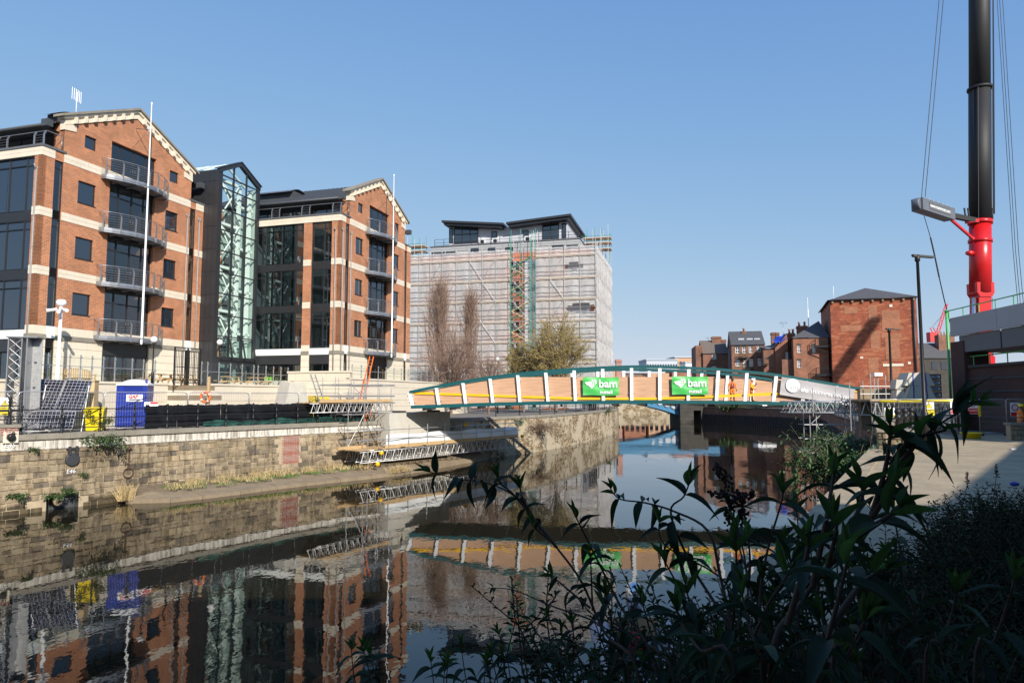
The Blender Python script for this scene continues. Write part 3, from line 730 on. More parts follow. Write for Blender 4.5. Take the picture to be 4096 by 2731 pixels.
for k, (z, lab) in enumerate(((17.2,'top'),(13.45,'middle'),(9.87,'lowest'))):
    desk(G2, 1.6, 5.6, z, 'white desk behind the wide %s floor window of the right office block' % lab)
    office_chair(G2, 1.5, 4.0, z, 'interior_white' if k < 2 else 'lime', 'white chair by the wide %s floor window of the right office block' % lab if k < 2 else 'lime green chair by the lowest floor window of the right office block')
    desk(G2, 1.7, 1.6, z, 'white desk behind the narrow %s floor window of the right office block' % lab)
# ---- flagpoles
for Mx, lab in ((G1, 'white flagpole bracketed to the gable beside the solar panels'), (G2, 'white flagpole bracketed to the gable right of the atrium')):
    p0 = Mx @ Vector((6.8,-1.62,9.35)); t = thing('flagpole', lab, 'flagpole', p0, 'flagpoles on the office gables')
    mb = MB(Mx); mb.smooth = True; mb.lathe((6.8,-1.62,9.35), [(.02,-.12),(.09,-.02),(.075,0),(.075,5),(.06,11),(.04,17.4),(.06,17.45),(.06,17.55),(.01,17.6)], 8); mb.build('pole', 'white_pole', t)
    for z in (9.75, 20.7):
        mb = MB(Mx); mb.box(6.72,6.88,-1.7,-1.36,z-.12,z-.04); mb.build('clamp', 'steel_grey', t)
    mb = MB(Mx); mb.tube([(6.8,-1.62,24.9),(7.0,-.1,25.2)], .03, 6); mb.tube([(6.8,-1.62,24.9),(6.8,-.05,23.7)], .015, 5); mb.build('bracket', 'steel_grey', t)
# ---- glass atrium between the blocks
A0, A1, AY = 14.3, 19.62, -1.4
at = thing('glass_atrium', 'dark clad stair atrium with gabled glass front between the brick blocks', 'atrium', G1 @ Vector((17,AY,TZ)))
amid = (A0+A1)/2; EZ, RZ = 24.45, 25.8
SA = left_side(G1, 0) @ Matrix.Translation((0, A0, 0))
mb = MB(SA); mb.add([(-9,.02,TZ),(-AY,.02,TZ),(-AY,.02,EZ-.02),(-9,.02,EZ-.02)], [(0,1,2,3)]); mb.build('side_backing', 'dark_frame', at)
zz = TZ
while zz < EZ-.1:
    z1 = min(zz+1.9, EZ-.02)
    xs = [-AY, -AY-.45, -AY-.95, -AY-1.4]+([-AY-2.1,-AY-2.8] if zz > 19 else [])
    for a, b_ in zip(xs, xs[1:]): mb = MB(SA); mb.box(b_+.012, a-.012, -.02, .015, zz+.012, z1-.012); mb.build('cladding_panel', 'dark_clad', at)
    zz = z1
# front frame and mullions
mx = (14.75, 16.2, 17.85, 19.3)
zr = [8.8] + [8.8+1.78*i for i in range(1,9)] + [EZ-.35]
fr = MB(G1)
fr.box(A0, mx[0], AY, AY+.2, TZ, EZ); fr.box(mx[3], A1, AY+.004, AY+.2, TZ, EZ)
for x in mx[1:3]: fr.box(x-.05, x+.05, AY+.02, AY+.16, 8.8, EZ+ (RZ-EZ)*(1-abs(x-amid)/(A1-amid))-.1)
for z in zr: 
    for a, b_ in zip(mx, mx[1:]): fr.box(a+.03, b_-.03, AY+.03, AY+.15, z-.045, z+.045)
def gz(x): return EZ+(RZ-EZ)*(1-abs(x-amid)/((A1-A0)/2))
for a, b_ in ((A0, amid), (amid, A1)):
    fr.extr([(a,AY-.06,gz(a)-.3),(b_,AY-.06,gz(b_)-.3),(b_,AY-.06,gz(b_)+.05),(a,AY-.06,gz(a)+.05)], (0,.3,0))
fr.box(mx[0], mx[3], AY+.01, AY+.2, 8.35, 8.76)
fr.build('front_frame', 'dark_frame', at)
for a, b_ in zip(mx, mx[1:]):
    for c_, d in zip(zr, zr[1:]):
        mb = MB(G1); mb.add([(a+.04,AY+.1,c_+.03),(b_-.04,AY+.1,c_+.03),(b_-.04,AY+.1,d-.03),(a+.04,AY+.1,d-.03)], [(0,1,2,3)]); mb.build('pane', 'glass_clear', at)
    mb = MB(G1); c_ = zr[-1]+.04; pts = [(a+.04,AY+.1,c_),(b_-.04,AY+.1,c_),(b_-.04,AY+.1,gz(b_)-.28)] + ([(amid,AY+.1,gz(amid)-.28)] if a < amid < b_ else []) + [(a+.04,AY+.1,gz(a)-.28)]
    mb.poly(pts); mb.build('pane', 'glass_clear', at)
for i in range(3):
    a, b_ = mx[i]+.04, mx[i+1]-.04
    mb = MB(G1); v_ = [(a,AY-.35,8.85),(b_,AY-.35,8.85),(b_,AY-.02,10.4),(a,AY-.02,10.4)]
    for p, q in zip(v_, v_[1:]+v_[:1]): mb.bar(p, q, .07, .07)
    w = mb.build('tilted_window', 'dark_frame', at); mb = MB(G1); mb.poly(v_); mb.build('pane', 'glass_clear', w)
# roof of the atrium
for a, b_ in ((A0-.12, amid), (amid, A1+.12)):
    mb = MB(G1); za = gz(a) if a == amid else EZ-.03; zb = gz(b_) if b_ == amid else EZ-.03
    mb.extr([(a,AY-.12,za+.06),(b_,AY-.12,zb+.06),(b_,AY-.12,zb+.14),(a,AY-.12,za+.14)], (0,.5,0)); mb.build('verge', 'dark_clad', at)
mb = MB(G1)
for y in (0.2,2,4,6):
    mb.bar((A0,y,EZ),(amid,y,RZ),.1,.16); mb.bar((amid,y,RZ),(A1,y,EZ),.1,.16)
mb.bar((amid,AY,RZ-.05),(amid,7,RZ-.05),.12,.16); mb.build('rafters', 'pale_steel', at)
mb = MB(G1); mb.poly([(A0,AY+.3,EZ+.02),(A0,7,EZ+.02),(amid,7,RZ+.02),(amid,AY+.3,RZ+.02)]); mb.poly([(amid,AY+.3,RZ+.02),(amid,7,RZ+.02),(A1,7,EZ+.02),(A1,AY+.3,EZ+.02)]); mb.build('roof_glazing', 'glass_clear', at)
# inside: pale steel frame, cross braces, landings, rear wall
for x in (17.6, 19.0):
    mb = MB(G1); mb.box(x-.15, x+.15, AY+.5, AY+.75, TZ, 23.8); mb.build('steel_column', 'pale_steel', at)
for k in range(4):
    z = 9.2+k*3.72
    for a, b_ in (((14.8,z),(17.5,z+3.7)),((14.8,z+3.7),(17.5,z))):
        mb = MB(G1); mb.tube([(a[0],AY+.4,a[1]),(b_[0],AY+.4,b_[1])], .07, 6); mb.build('cross_brace', 'pale_steel', at)
    mb = MB(G1); mb.box(14.7,17.5,-.75,-.36,z+3.5,z+3.72); mb.box(17.6,19.5,AY+.5,-.36,z+1.7,z+1.9); mb.build('landing', 'pale_steel', at)
    mb = MB(G1); mb.bar((17.75,AY+.75,z+1.8),(15,AY+.75,z+3.6),.35,.18); mb.build('stair_flight', 'pale_steel', at)
mb = MB(G1); mb.add([(14.3,-.3,TZ),(19.7,-.3,TZ),(19.7,-.3,21.6),(14.3,-.3,21.6)], [(0,1,2,3)]); mb.build('rear_wall', 'atrium_wall', at)
for k in range(4):
    z = 8+k*3.72
    mb = MB(G1); mb.box(16.5,17.1,-.36,-.25,z+.8,z+2.1); mb.build('rear_window', 'interior_dark', at); mb = MB(G1); mb.box(15.5,16.2,-.37,-.25,z+.3,z+2.4); mb.build('brick_panel', 'brick_office', at)
mb = MB(G1); mb.box(19.36,19.44,AY+.25,-.3,8.8,EZ-.3); mb.build('side_panel', 'atrium_wall', at)
mb = MB(G1); mb.add([(A0+.1,AY,TZ),(A0+.1,5,TZ),(A0+.1,5,EZ),(A0+.1,AY,EZ)], [(0,1,2,3)]); mb.build('side_lining', 'interior_white', at)
for i, (a, b_) in enumerate(((14.8,15.9),(15.95,17.4),(17.45,18.3),(18.35,19.25))):
    w = pane_window(at, G1, a, b_, TZ, 8.35, AY+.02, ((a+b_)/2,) if i == 1 else (), (), 'glass', name='door' if i == 1 else 'entrance_window', fw=.08)
# ---- terraces
def slabwall(name, label, cat, Mx, x0, x1, y, z0, z1, rows, capz, th=.35):
    t = thing(name, label, cat, Mx @ Vector(((x0+x1)/2, y, z0)))
    mb = MB(Mx); mb.box(x0, x1, y+.03, y+th, z0, z1); mb.build('backing', 'cream_joint', t)
    blocks(t, Mx @ Matrix.Translation((0,y,0)), x0, x1, z0, z1, rows, 1.6, 0, .02, mat='cream_stone', th=.05)
    mb = MB(Mx); mb.box(x0-.05, x1+.05, y-.07, y+th+.05, z1, z1+.14); mb.build('coping', 'cream_stone', t)
    return t
TM = G1
tp = MB(G1); tp.box(-30,5.3,-5.45,.4,3.5,TZ-.02); tp.box(5.3,16.6,-6.9,.4,3.5,TZ-.021); tp.box(16.6,44,-12.6,.4,3.5,6.9); tp.box(14,19.7,-7,6,TZ-.3,TZ-.025)
structure(tp.build('pavement', 'concrete', loc=(-20,46,TZ)))
slabwall('terrace_wall', 'cream stone retaining wall of the lower terrace behind the portable toilet', 'wall', G1, -14, 5.2, -5.6, 3.6, TZ, 5, 0)
slabwall('terrace_wall', 'cream stone retaining wall below the picnic tables beside the steps', 'wall', G1, 7.6, 16.4, -7.05, 3.6, TZ, 5, 0)
slabwall('terrace_wall', 'tall cream stone wall stepping up to the right office block', 'wall', left_side(G1,0) @ Matrix.Translation((0,16.45,0)), 7.0, 12.7, 0, 3.6, 7.5, 6, 0)
slabwall('terrace_wall', 'cream stone river front wall below the right office block', 'wall', G1, 16.5, 42, -12.75, 3.6, 6.95, 6, 0)
stp = thing('terrace_steps', 'cream stone steps rising from the quay to the terrace gate', 'steps', G1 @ Vector((6.4,-8,3.7)))
for i in range(8):
    mb = MB(G1); mb.box(5.2, 7.6+.0, -9.4+i*.3, -5.46, 3.69+i*.33, 3.69+(i+1)*.33); mb.build('step', 'toe_stone' if i % 2 else 'cream_stone', stp)

# roof cowls and aerial
for Mx, y0, y1, lab in ((G1,1.6,3.0,'curved dark roof cowl on the block beside the solar panels'),(G2,6.5,10.5,'long curved grey roof cowl on the block right of the atrium')):
    t = thing('roof_cowl', lab, 'roof vent', Mx @ Vector((3.2,y0,24.2)))
    mb = MB(Mx); mb.grid(lambda u,w:(2.0+2.6*u,y0+(y1-y0)*w,24.35+.75*math.sin(.3+u*2.2)),10,2); mb.build('hood','lead',t)
    mb = MB(Mx); mb.box(2.5,4.2,y0+.1,y1-.1,23.6,24.8); mb.build('curb','dark_roof',t)
q = G1 @ Vector((2.6,.6,24.6)); t = thing('grid_aerial','white grid aerial on the gable coping beside the solar panels','aerial',q)
mb = MB(G1); mb.tube([(2.6,.5,24.4),(2.6,.5,26.1)],.03,6); mb.build('mast','white_pole',t)
for k in range(6): mb = MB(G1); mb.tube([(2.2+k*.16,.45+.02*k*k*.3,25.5),(2.2+k*.16,.45+.02*k*k*.3,26.3)],.014,4); mb.build('grid_rod','white_pole',t)
for z in (25.5,25.75,26.0,26.3): mb = MB(G1); mb.tube([(2.2,.45,z),(3.0,.6,z)],.012,4); mb.build('grid_rod','white_pole',t)
# ================================================================ new footbridge and its works
plain('teal', (.006,.085,.092), .35, var=.06, spec=.5)
plain('white_paint', (.80,.81,.80), .4, var=.03)
plain('yellow_paint', (.85,.47,.005), .45, var=.04)
plain('green_vinyl', (.07,.48,.10), .45, var=.04)
plain('grey_vinyl', (.42,.40,.40), .6, var=.06)
plain('white_print', (.86,.87,.86), .5, var=.02)
plain('steel_dark', (.05,.045,.042), .6)
plain('orange_cloth', (.80,.20,.015), .8, var=.15, scale=9)
plain('yellow_cloth', (.85,.36,.01), .8, var=.12, scale=9)
plain('skin', (.45,.22,.14), .6, var=.08)
plain('glove', (.03,.025,.025), .8)
plain('boot', (.05,.03,.02), .7)
plain('harness', (.08,.05,.22), .7)
plain('reflective', (.62,.62,.60), .4)
plain('black_plastic', (.015,.015,.016), .4)
plain('yellow_plastic', (.80,.60,.01), .4, var=.08)
plain('orange_plastic', (.82,.16,.02), .45, var=.06)
plain('blue_plastic', (.012,.035,.30), .38, var=.1, scale=1.5)
plain('red_paint', (.55,.012,.014), .32, var=.06)
plain('red_print', (.65,.03,.03), .5, var=.02)
plain('navy_print', (.02,.03,.12), .5, var=.02)
plain('warning_yellow', (.85,.68,.02), .5, var=.02)
plain('timber', (.50,.34,.17), .75, var=.2, scale=4)
plain('raw_timber', (.62,.44,.22), .75, var=.15, scale=4)
# plywood with long grain
m, n, l, b = nt('plywood'); v = mapping(n, l, 'UV', (.25,4,1))
c = ramp(n, l, noise(n, l, v, 2.2, 5, .65), [(.3,(.42,.235,.13)),(.55,(.55,.33,.20)),(.75,(.60,.38,.24))])
l.new(c, b.inputs['Base Color']); b.inputs['Roughness'].default_value = .7
cyl = MB(); cyl.tube([(0,0,0),(0,0,1)], 1, 8); co = cyl.build('tube', 'galv', loc=(0,0,0)); CYL = co.data; bpy.data.objects.remove(co)
CYLM = {}
def cyl_mesh(mat):
    if mat not in CYLM:
        c_ = CYL.copy(); c_.materials.clear(); c_.materials.append(M[mat]); CYLM[mat] = c_
    return CYLM[mat]
def tube_part(parent, name, a, b_, r=.03, mat='galv'):
    a = Vector(a); b_ = Vector(b_); d = b_-a
    Mx = Matrix.Translation(a) @ d.to_track_quat('Z','Y').to_matrix().to_4x4() @ Matrix.Diagonal((r, r, d.length, 1))
    return inst(cyl_mesh(mat), name, parent, Mx)
BR = frame(-7.75, 52.0, (33.4, -2.0)); BL = math.hypot(33.4, 2.0)
BRi = BR.inverted()
def on_br(x, y, off=0.0):
    r = BRi.to_3x3() @ ray(x, y); o = BRi @ Vector((0,0,CH)); t = (off-o.y)/r.y; q = o+r*t
    return (q.x, q.z)
topc = [on_br(*p) for p in ((1638,1563),(1690,1552),(1740,1542),(1855,1521),(1961,1504),(2072,1490),(2187,1479.5),(2297,1471),(2408,1465),(2500,1461.5),(2600,1461),(2712,1464),(2872,1472.5),(2985,1481.6),(3104,1494),(3265,1520),(3450,1551))]
lowc = [on_br(*p) for p in ((1645,1621),(1757,1618),(1972,1610),(2192,1605),(2413,1602),(2638,1601),(2863,1602.5),(3091,1606),(3250,1610),(3446,1617))]
def interp(P, x):
    for a, b_ in zip(P, P[1:]):
        if x <= b_[0]: break
    k = (x-a[0])/(b_[0]-a[0]); return a[1]+(b_[1]-a[1])*k
bridge = thing('footbridge', 'arched teal steel footbridge with white posts and plywood side panels', 'bridge', BR @ Vector((BL/2,2.8,4.7)))
FY = 5.6
def chord(P, y0, y1, dz0, dz1, nm):
    Q = spline([(a,b_) for a,b_ in P], 3); mb = MB(BR); k = len(Q)
    V = []
    for x, z in Q: V += [(x,y0,z+dz0),(x,y1,z+dz0),(x,y1,z+dz1),(x,y0,z+dz1)]
    mb.add(V, [(4*i+a, 4*i+(a+1)%4, 4*i+4+(a+1)%4, 4*i+4+a) for i in range(k-1) for a in range(4)]+[(3,2,1,0),(4*k-4,4*k-3,4*k-2,4*k-1)])
    return mb.build(nm, 'teal', bridge)
for y in (0, FY):
    chord(topc, y-.14, y+.14, -.21, 0, 'top_chord'); chord(lowc, y-.16, y+.16, -.24, 0, 'bottom_chord')
pb = [1757,1864,1972,2080,2192,2301.5,2413,2526,2638,2751,2863.5,2977,3091,3206,3322]
pt = [1747,1853,1961,2071,2183,2296,2410,2525,2638,2753.5,2871,2985,3101,3220,3340]
posts = []
for a, b_ in zip(pb, pt):
    xb = on_br(a,1604)[0]; xt = on_br(b_,1485)[0]; posts.append((xb, xt))
posts.append((BL-.25, BL-.05))
for y in (0, FY):
    for xb, xt in [(.25,-.02)]+posts:
        zb = interp(lowc, xb); zt = interp(topc, min(xt, topc[-1][0]-.02))-.2; mb = MB(BR)
        mb.add([(xb-.12,y-.2,zb),(xb+.12,y-.2,zb),(xt+.12,y-.2,zt),(xt-.12,y-.2,zt),(xb-.12,y-.04,zb),(xb+.12,y-.04,zb),(xt+.12,y-.04,zt),(xt-.12,y-.04,zt)],
               [(0,1,2,3),(5,4,7,6),(1,5,6,2),(4,0,3,7),(3,2,6,7)])
        p = mb.build('post', 'white_paint', bridge)
        if y == 0:
            for k in (.22,.78):
                for s in (-.19,.19):
                    mb = MB(BR); x = xb+(xt-xb)*k+s; z = zb+(zt-zb)*k; mb.lathe((x,-.02,z), [(.045,-.05),(.045,0)], 8, axis=1); mb.build('clip', 'steel_grey', p)
PT = 7.05
xsb = [.3]+[p[0] for p in posts]
for y, skip in ((.05, (11,12)), (FY-.1, ())):
    for i in range(len(xsb)-1):
        if i in skip: continue
        a, b_ = xsb[i], xsb[i+1]; mb = MB(BR)
        ta, tb = [min(PT+.0, interp(topc, x)-.16-(.12 if x > 2 else .02)) for x in (a, b_)]
        za, zb = interp(lowc, a)+.02, interp(lowc, b_)+.02
        mb.extr([(a+.01,y,za),(b_-.01,y,zb),(b_-.01,y,tb),(a+.01,y,ta)], (0,.03,0)); mb.build('plywood_panel', 'plywood', bridge)
for y in (-.03, FY-.2):
    line = [on_br(*p) for p in ((1650,1571),(2000,1583),(2300,1593.5),(2600,1594.5),(2755,1589.5),(2863,1585.5),(3127,1574.5),(3440,1563))]
    for (a, za), (b_, zb) in zip(line, line[1:]):
        mb = MB(BR); mb.extr([(a,y,za-.085),(b_,y,zb-.085),(b_,y,zb+.085),(a,y,za+.085)], (0,.05,0)); mb.build('yellow_rail', 'yellow_paint', bridge)
dk = MB(BR); Q = spline(lowc, 2)
for (a, za), (b_, zb) in zip(Q, Q[1:]): dk.add([(a,.1,za-.04),(b_,.1,zb-.04),(b_,FY-.2,zb-.04),(a,FY-.2,za-.04),(a,.1,za-.24),(b_,.1,zb-.24),(b_,FY-.2,zb-.24),(a,FY-.2,za-.24)], [(0,1,2,3),(7,6,5,4)])
dk.build('deck', 'steel_dark', bridge)
for i in range(16):
    x = 1+i*2.1; z = interp(lowc, x); mb = MB(BR); mb.box(x-.06, x+.06, .1, FY-.1, z-.42, z-.25); mb.build('cross_beam', 'teal', bridge)
# banners
def facing(x, y, z): return BR @ Matrix.Translation((x, y, z))
def banner(px0, px1, py0, py1, label):
    a = on_br(px0, py0, -.26); b_ = on_br(px1, py1, -.26); x0, x1, z0, z1 = a[0], b_[0], b_[1], a[1]
    t = thing('banner', label, 'banner', BR @ Vector((x0,-.26,z0)), 'green banners tied to the footbridge')
    mb = MB(BR); mb.grid(lambda u, w: (x0+(x1-x0)*u+.01*math.sin(w*9), -.26+.025*math.sin(u*11+w*4)+.02*math.sin(w*13+u*3), z0+(z1-z0)*w+.02*math.sin(u*7)), 16, 8); mb.build('sheet', 'green_vinyl', t)
    w, h = x1-x0, z1-z0; f = facing(x0, -.31, z0)
    lettering('bam', 'lettering', 'white_print', t, f @ Matrix.Translation((w*.70,0,h*.63)), h*.62, .012*h)
    lettering('nuttall', 'lettering', 'white_print', t, f @ Matrix.Translation((w*.645,0,h*.18)), h*.28, .006*h)
    mb = MB(f)
    mb.poly([(w*.055,0,h*.72),(w*.2,0,h*.77),(w*.27,0,h*.9),(w*.36,0,h*.88),(w*.39,0,h*.72),(w*.35,0,h*.6),(w*.25,0,h*.38),(w*.17,0,h*.52),(w*.1,0,h*.58)])
    e = mb.build('emblem', 'white_print', t); mb = MB(f @ Matrix.Translation((0,-.004,0)))
    for k in range(2): mb.poly([(w*(.21+.07*k),0,h*(.83+.04*k)),(w*(.27+.05*k),0,h*(.70+.02*k)),(w*(.26+.05*k),0,h*.56),(w*(.285+.05*k),0,h*(.56)),(w*(.295+.05*k),0,h*(.72+.02*k)),(w*(.235+.07*k),0,h*(.85+.04*k))])
    mb.build('emblem_lines', 'green_vinyl', t)
    for k in range(3):
        s = random.uniform(.2,.9)*w; mb = MB(f)
banner(2331, 2476, 1509, 1581, 'green banner on the bridge panels nearer the brick office blocks')
banner(2687, 2832, 1506, 1578, 'green banner on the bridge beside the two workers')
q = [on_br(*p, -.27) for p in ((3127,1507),(3421,1557),(3405,1623),(3287,1602),(3119,1578))]
t = thing('banner', 'long grey banner with white round emblem hung on the sloping bridge end', 'banner', BR @ Vector((q[4][0],-.27,q[4][1])))
mb = MB(BR)
def gb(u, w):
    tx = q[0][0]+(q[1][0]-q[0][0])*u; tz = q[0][1]+(q[1][1]-q[0][1])*u
    bx = q[4][0]+(q[2][0]-q[4][0])*u; bz = q[4][1]+(q[2][1]-q[4][1])*u
    return (bx+(tx-bx)*w, -.27+.03*math.sin(u*9+w*3)+.015*math.sin(w*11), bz+(tz-bz)*w)
mb.grid(gb, 20, 8); mb.build('sheet', 'grey_vinyl', t)
ang = math.atan2(q[1][1]-q[0][1], q[1][0]-q[0][0])
cx, cz = gb(.16,.62)[0], gb(.16,.62)[2]
fb = BR @ Matrix.Translation((cx, -.33, cz)) @ Matrix.Rotation(-ang, 4, 'Y')
mb = MB(fb); mb.poly([(.5*math.cos(k*.2618), 0, .5*math.sin(k*.2618)) for k in range(24)]); mb.build('emblem', 'white_print', t)
lettering('shs', 'lettering', 'grey_vinyl', t, fb @ Matrix.Translation((.12,-.012,-.12)), .52, 0, shear=.15)
lettering('shs', 'lettering', 'white_print', t, fb @ Matrix.Translation((.62,0,-.18)), .42, .014, 'LEFT')
lettering('tructures limited', 'lettering', 'white_print', t, fb @ Matrix.Translation((1.30,0,-.18)), .42, .002, 'LEFT')
# ---- abutment, bearing shelf, suspended gantry
WD = W2.dir(4); ab = frame(W2.at(0)[0]+.3, W2.at(0)[1]-.4, WD)
a = thing('bridge_abutment', 'new pale concrete abutment carrying the footbridge on the office side', 'abutment', ab @ Vector((3,0,0)))
mb = MB(ab); mb.box(-.6,6.3,-.35,2.6,.8,4.35); mb.build('wall', 'concrete', a)
for x_ in (.5,4.4): mb = MB(ab); mb.box(x_,x_+.7,-.3,.5,4.35,4.5); mb.build('bearing', 'steel_dark', a)
g0, g1 = Vector((-10.3,48.0,0)), Vector((0.6,63.6,0)); gd = (g1-g0).normalized(); gl = (g1-g0).length
GF = frame(g0.x, g0.y, gd)
gan = thing('suspended_scaffold', 'scaffold gantry on lattice beams hung over the water below the abutment', 'scaffold', GF @ Vector((gl/2,0,.9)))
def lattice(parent, Mx, x0, x1, y, z0, z1, step=.55, r=.028, mat='galv', name='lattice_beam'):
    mb = MB(Mx); mb.tube([(x0,y,z0),(x1,y,z0)], r*1.2, 6); mb.tube([(x0,y,z1),(x1,y,z1)], r*1.2, 6)
    k = 0; x = x0+.1
    while x+step*.5 < x1:
        mb.tube([(x,y,z0),(x+step*.4,y,z1)], r, 5, False); mb.tube([(x+step*.4,y,z1),(x+step*.8,y,z0)], r, 5, False); mb.tube([(x+step*.9,y,z0),(x+step*.9,y,z1)], r, 5, False); x += step
    return mb.build(name, mat, parent)
for y in (0, .9, 2.0): lattice(gan, GF, 0 if y else -.4, gl, y, .98, 1.72, .75)
for i in range(14): tube_part(gan, 'transom', GF @ Vector((.4+i*gl/14,-.3,1.8)), GF @ Vector((.4+i*gl/14,2.3,1.8)))
for i in range(9):
    x = .3+i*(gl-.6)/8; mb = MB(GF); mb.box(x-.9,x+.9 if i<8 else x+.3,-.1,2.1,1.84,1.9); mb.build('deck_board', 'timber', gan)
for i in range(10):
    x = .2+i*(gl-.5)/9; tube_part(gan, 'guard_post', GF @ Vector((x,-.15,1.5)), GF @ Vector((x,-.15,3.5)))
for z in (2.55, 3.2): tube_part(gan, 'guard_rail', GF @ Vector((-.3,-.2,z)), GF @ Vector((gl,-.2,z)))
for k in range(5):
    x0 = 1.9+k*(gl-2.2)/5; x1 = x0+(gl-2.2)/5; mb = MB(GF); mb.box(x0+.01,x1-.01,-.1,-.06,1.9,2.12); mb.build('toe_board', 'timber', gan)
mb = MB(GF); mb.grid(lambda u,w: (2.1+(gl-2.3)*u, -.02+.05*math.sin(u*40)*w*(1-w)*4+.04*math.sin(u*17+3*w), 2.05+.78*w+.05*math.sin(u*23)*w), 60, 6); mb.build('white_sheeting', 'white_paint', gan)
for x, y, z in ((1.2,-.45,1.62),(1.0,-.3,.85),(10.8,-.35,3.3),(gl,-.4,1.95)):
    mb = MB(GF); mb.lathe((x,y,z), [(.02,-.16),(.15,-.1),(.16,.06),(.1,.12)], 10, axis=1); mb.build('site_lamp', 'yellow_paint', gan)
# scaffold stair tower at the bridge end
st_ = thing('scaffold_tower', 'tube scaffold tower with ladder at the office end of the footbridge', 'scaffold', (-11,50.5,1.9))
SF = frame(-12.4, 47.9, (W1.p[-1][0]-W1.p[-6][0], W1.p[-1][1]-W1.p[-6][1]))
SF = frame(-11.6, 48.6, gd)
for x in (0, 1.5, 3.0, 4.2):
    for y in (0.0, 1.4, 2.8):
        tube_part(st_, 'standard', SF @ Vector((x,y,1.9)), SF @ Vector((x,y,7.0 if y > 1 else 6.2)), .03)
for z in (2.4, 3.2, 4.3, 5.1, 5.6, 6.4):
    for y in (0,1.4,2.8): tube_part(st_, 'ledger', SF @ Vector((-.5,y,z)), SF @ Vector((4.6,y,z)))
    for x in (0,1.5,3,4.2): tube_part(st_, 'transom', SF @ Vector((x,-.35,z+.06)), SF @ Vector((x,3.1,z+.06)))
for a_, b_ in (((0,0,2.0),(1.5,0,4.3)),((3,0,2.2),(1.5,0,5.1)),((0,1.4,4.4),(3,1.4,6.4)),((4.2,0,2.1),(3,0,4.3)),((1.5,0,2.0),(1.5,2.8,4.4)),((3,0,4.3),(3,2.8,6.3))):
    tube_part(st_, 'brace', SF @ Vector(a_), SF @ Vector(b_))
lattice(st_, SF, -3.2, 4.8, .2, 4.5, 5.1, .55); lattice(st_, SF, -3.2, 4.8, 2.6, 4.5, 5.1, .55)
mb = MB(SF); mb.box(-2.5,4.4,.1,2.7,5.12,5.18); mb.box(-2.5,4.4,.02,.06,5.18,5.4); mb.build('deck_board', 'timber', st_)
mb = MB(SF); mb.box(-1,1.6,-.2,.1,1.9,2.1); mb.build('toe_board', 'timber', st_)
def ladder(label, a, b_, mat, w=.4, d=(1,0,0)):
    a = Vector(a); b_ = Vector(b_); d = Vector(d).normalized()*w/2
    t = thing('ladder', label, 'ladder', a)
    for s in (-1,1): mb = MB(); mb.bar(a+d*s, b_+d*s, .04, .09); mb.build('stile', mat, t)
    n_ = int((b_-a).length/.28)
    for i in range(1,n_):
        p = a+(b_-a)*(i/n_); tube_part(t, 'rung', p-d, p+d, .016, 'galv')
    return t
ladder('orange ladder rising beside the right office block', SF @ Vector((5.0,4.5,3.7)), SF @ Vector((6.4,4.5,8.9)), 'orange_plastic', .42, gd)
ladder('orange ladder inside the scaffold tower below the bridge end', SF @ Vector((2.2,.9,1.95)), SF @ Vector((3.0,.9,5.2)), 'orange_plastic', .4, gd)
ladder('aluminium ladder leaning on the concrete blocks by the scaffold tower', SF @ Vector((.9,3.2,3.8)), SF @ Vector((-.6,3.2,7.2)), 'galv', .4, gd)
# concrete blocks on the quay beside the tower
def trapblock(name, label, Mx, x, y, z, w, d, h, mat='concrete', group='concrete weights', strap=None):
    t = thing(name, label, 'block', Mx @ Vector((x,y,z)), group)
    k = .17*w
    mb = MB(Mx); mb.add([(x-w/2,y-d/2,z),(x+w/2,y-d/2,z),(x+w/2,y+d/2,z),(x-w/2,y+d/2,z),(x-w/2+k,y-d/2+.05,z+h),(x+w/2-k,y-d/2+.05,z+h),(x+w/2-k,y+d/2-.05,z+h),(x-w/2+k,y+d/2-.05,z+h)],
        [(0,3,2,1),(4,5,6,7),(0,1,5,4),(1,2,6,5),(2,3,7,6),(3,0,4,7)]); mb.build('body', mat, t)
    mb = MB(Mx); mb.tube([(x-.12,y,z+h-.02),(x-.12,y,z+h+.09),(x+.12,y,z+h+.09),(x+.12,y,z+h-.02)], .015, 5); mb.build('lifting_loop', 'steel_dark', t)
    if strap:
        for sx in (-.45,.45):
            mb = MB(Mx); mb.bar((x+sx*w*.5,y-d/2-.01,z),(x+sx*w*.44,y-d/2+.04,z+h),.07,.012,(0,1,0)); mb.build('strap', 'blue_plastic', t)
    return t
trapblock('concrete_block', 'lower concrete kentledge block behind the tower ladder', SF, -1.6, 4.6, QZ-.05, 2.3, 1.4, 1.5)
trapblock('concrete_block', 'upper concrete kentledge block behind the tower ladder', SF, -1.3, 4.6, QZ+1.45, 2.0, 1.3, 1.4)
bx = thing('generator', 'yellow site generator box among the scaffold on the quay', 'generator', SF @ Vector((1.2,5.0,QZ)))
mb = MB(SF); mb.box(.5,2.0,4.4,5.4,QZ-.05,QZ+1.9); mb.build('housing', 'yellow_plastic', bx)
for k in range(8): mb = MB(SF); mb.box(.6,1.9,4.37,4.4,QZ+.9+k*.1,QZ+.94+k*.1); mb.build('grille_bar', 'black_plastic', bx)
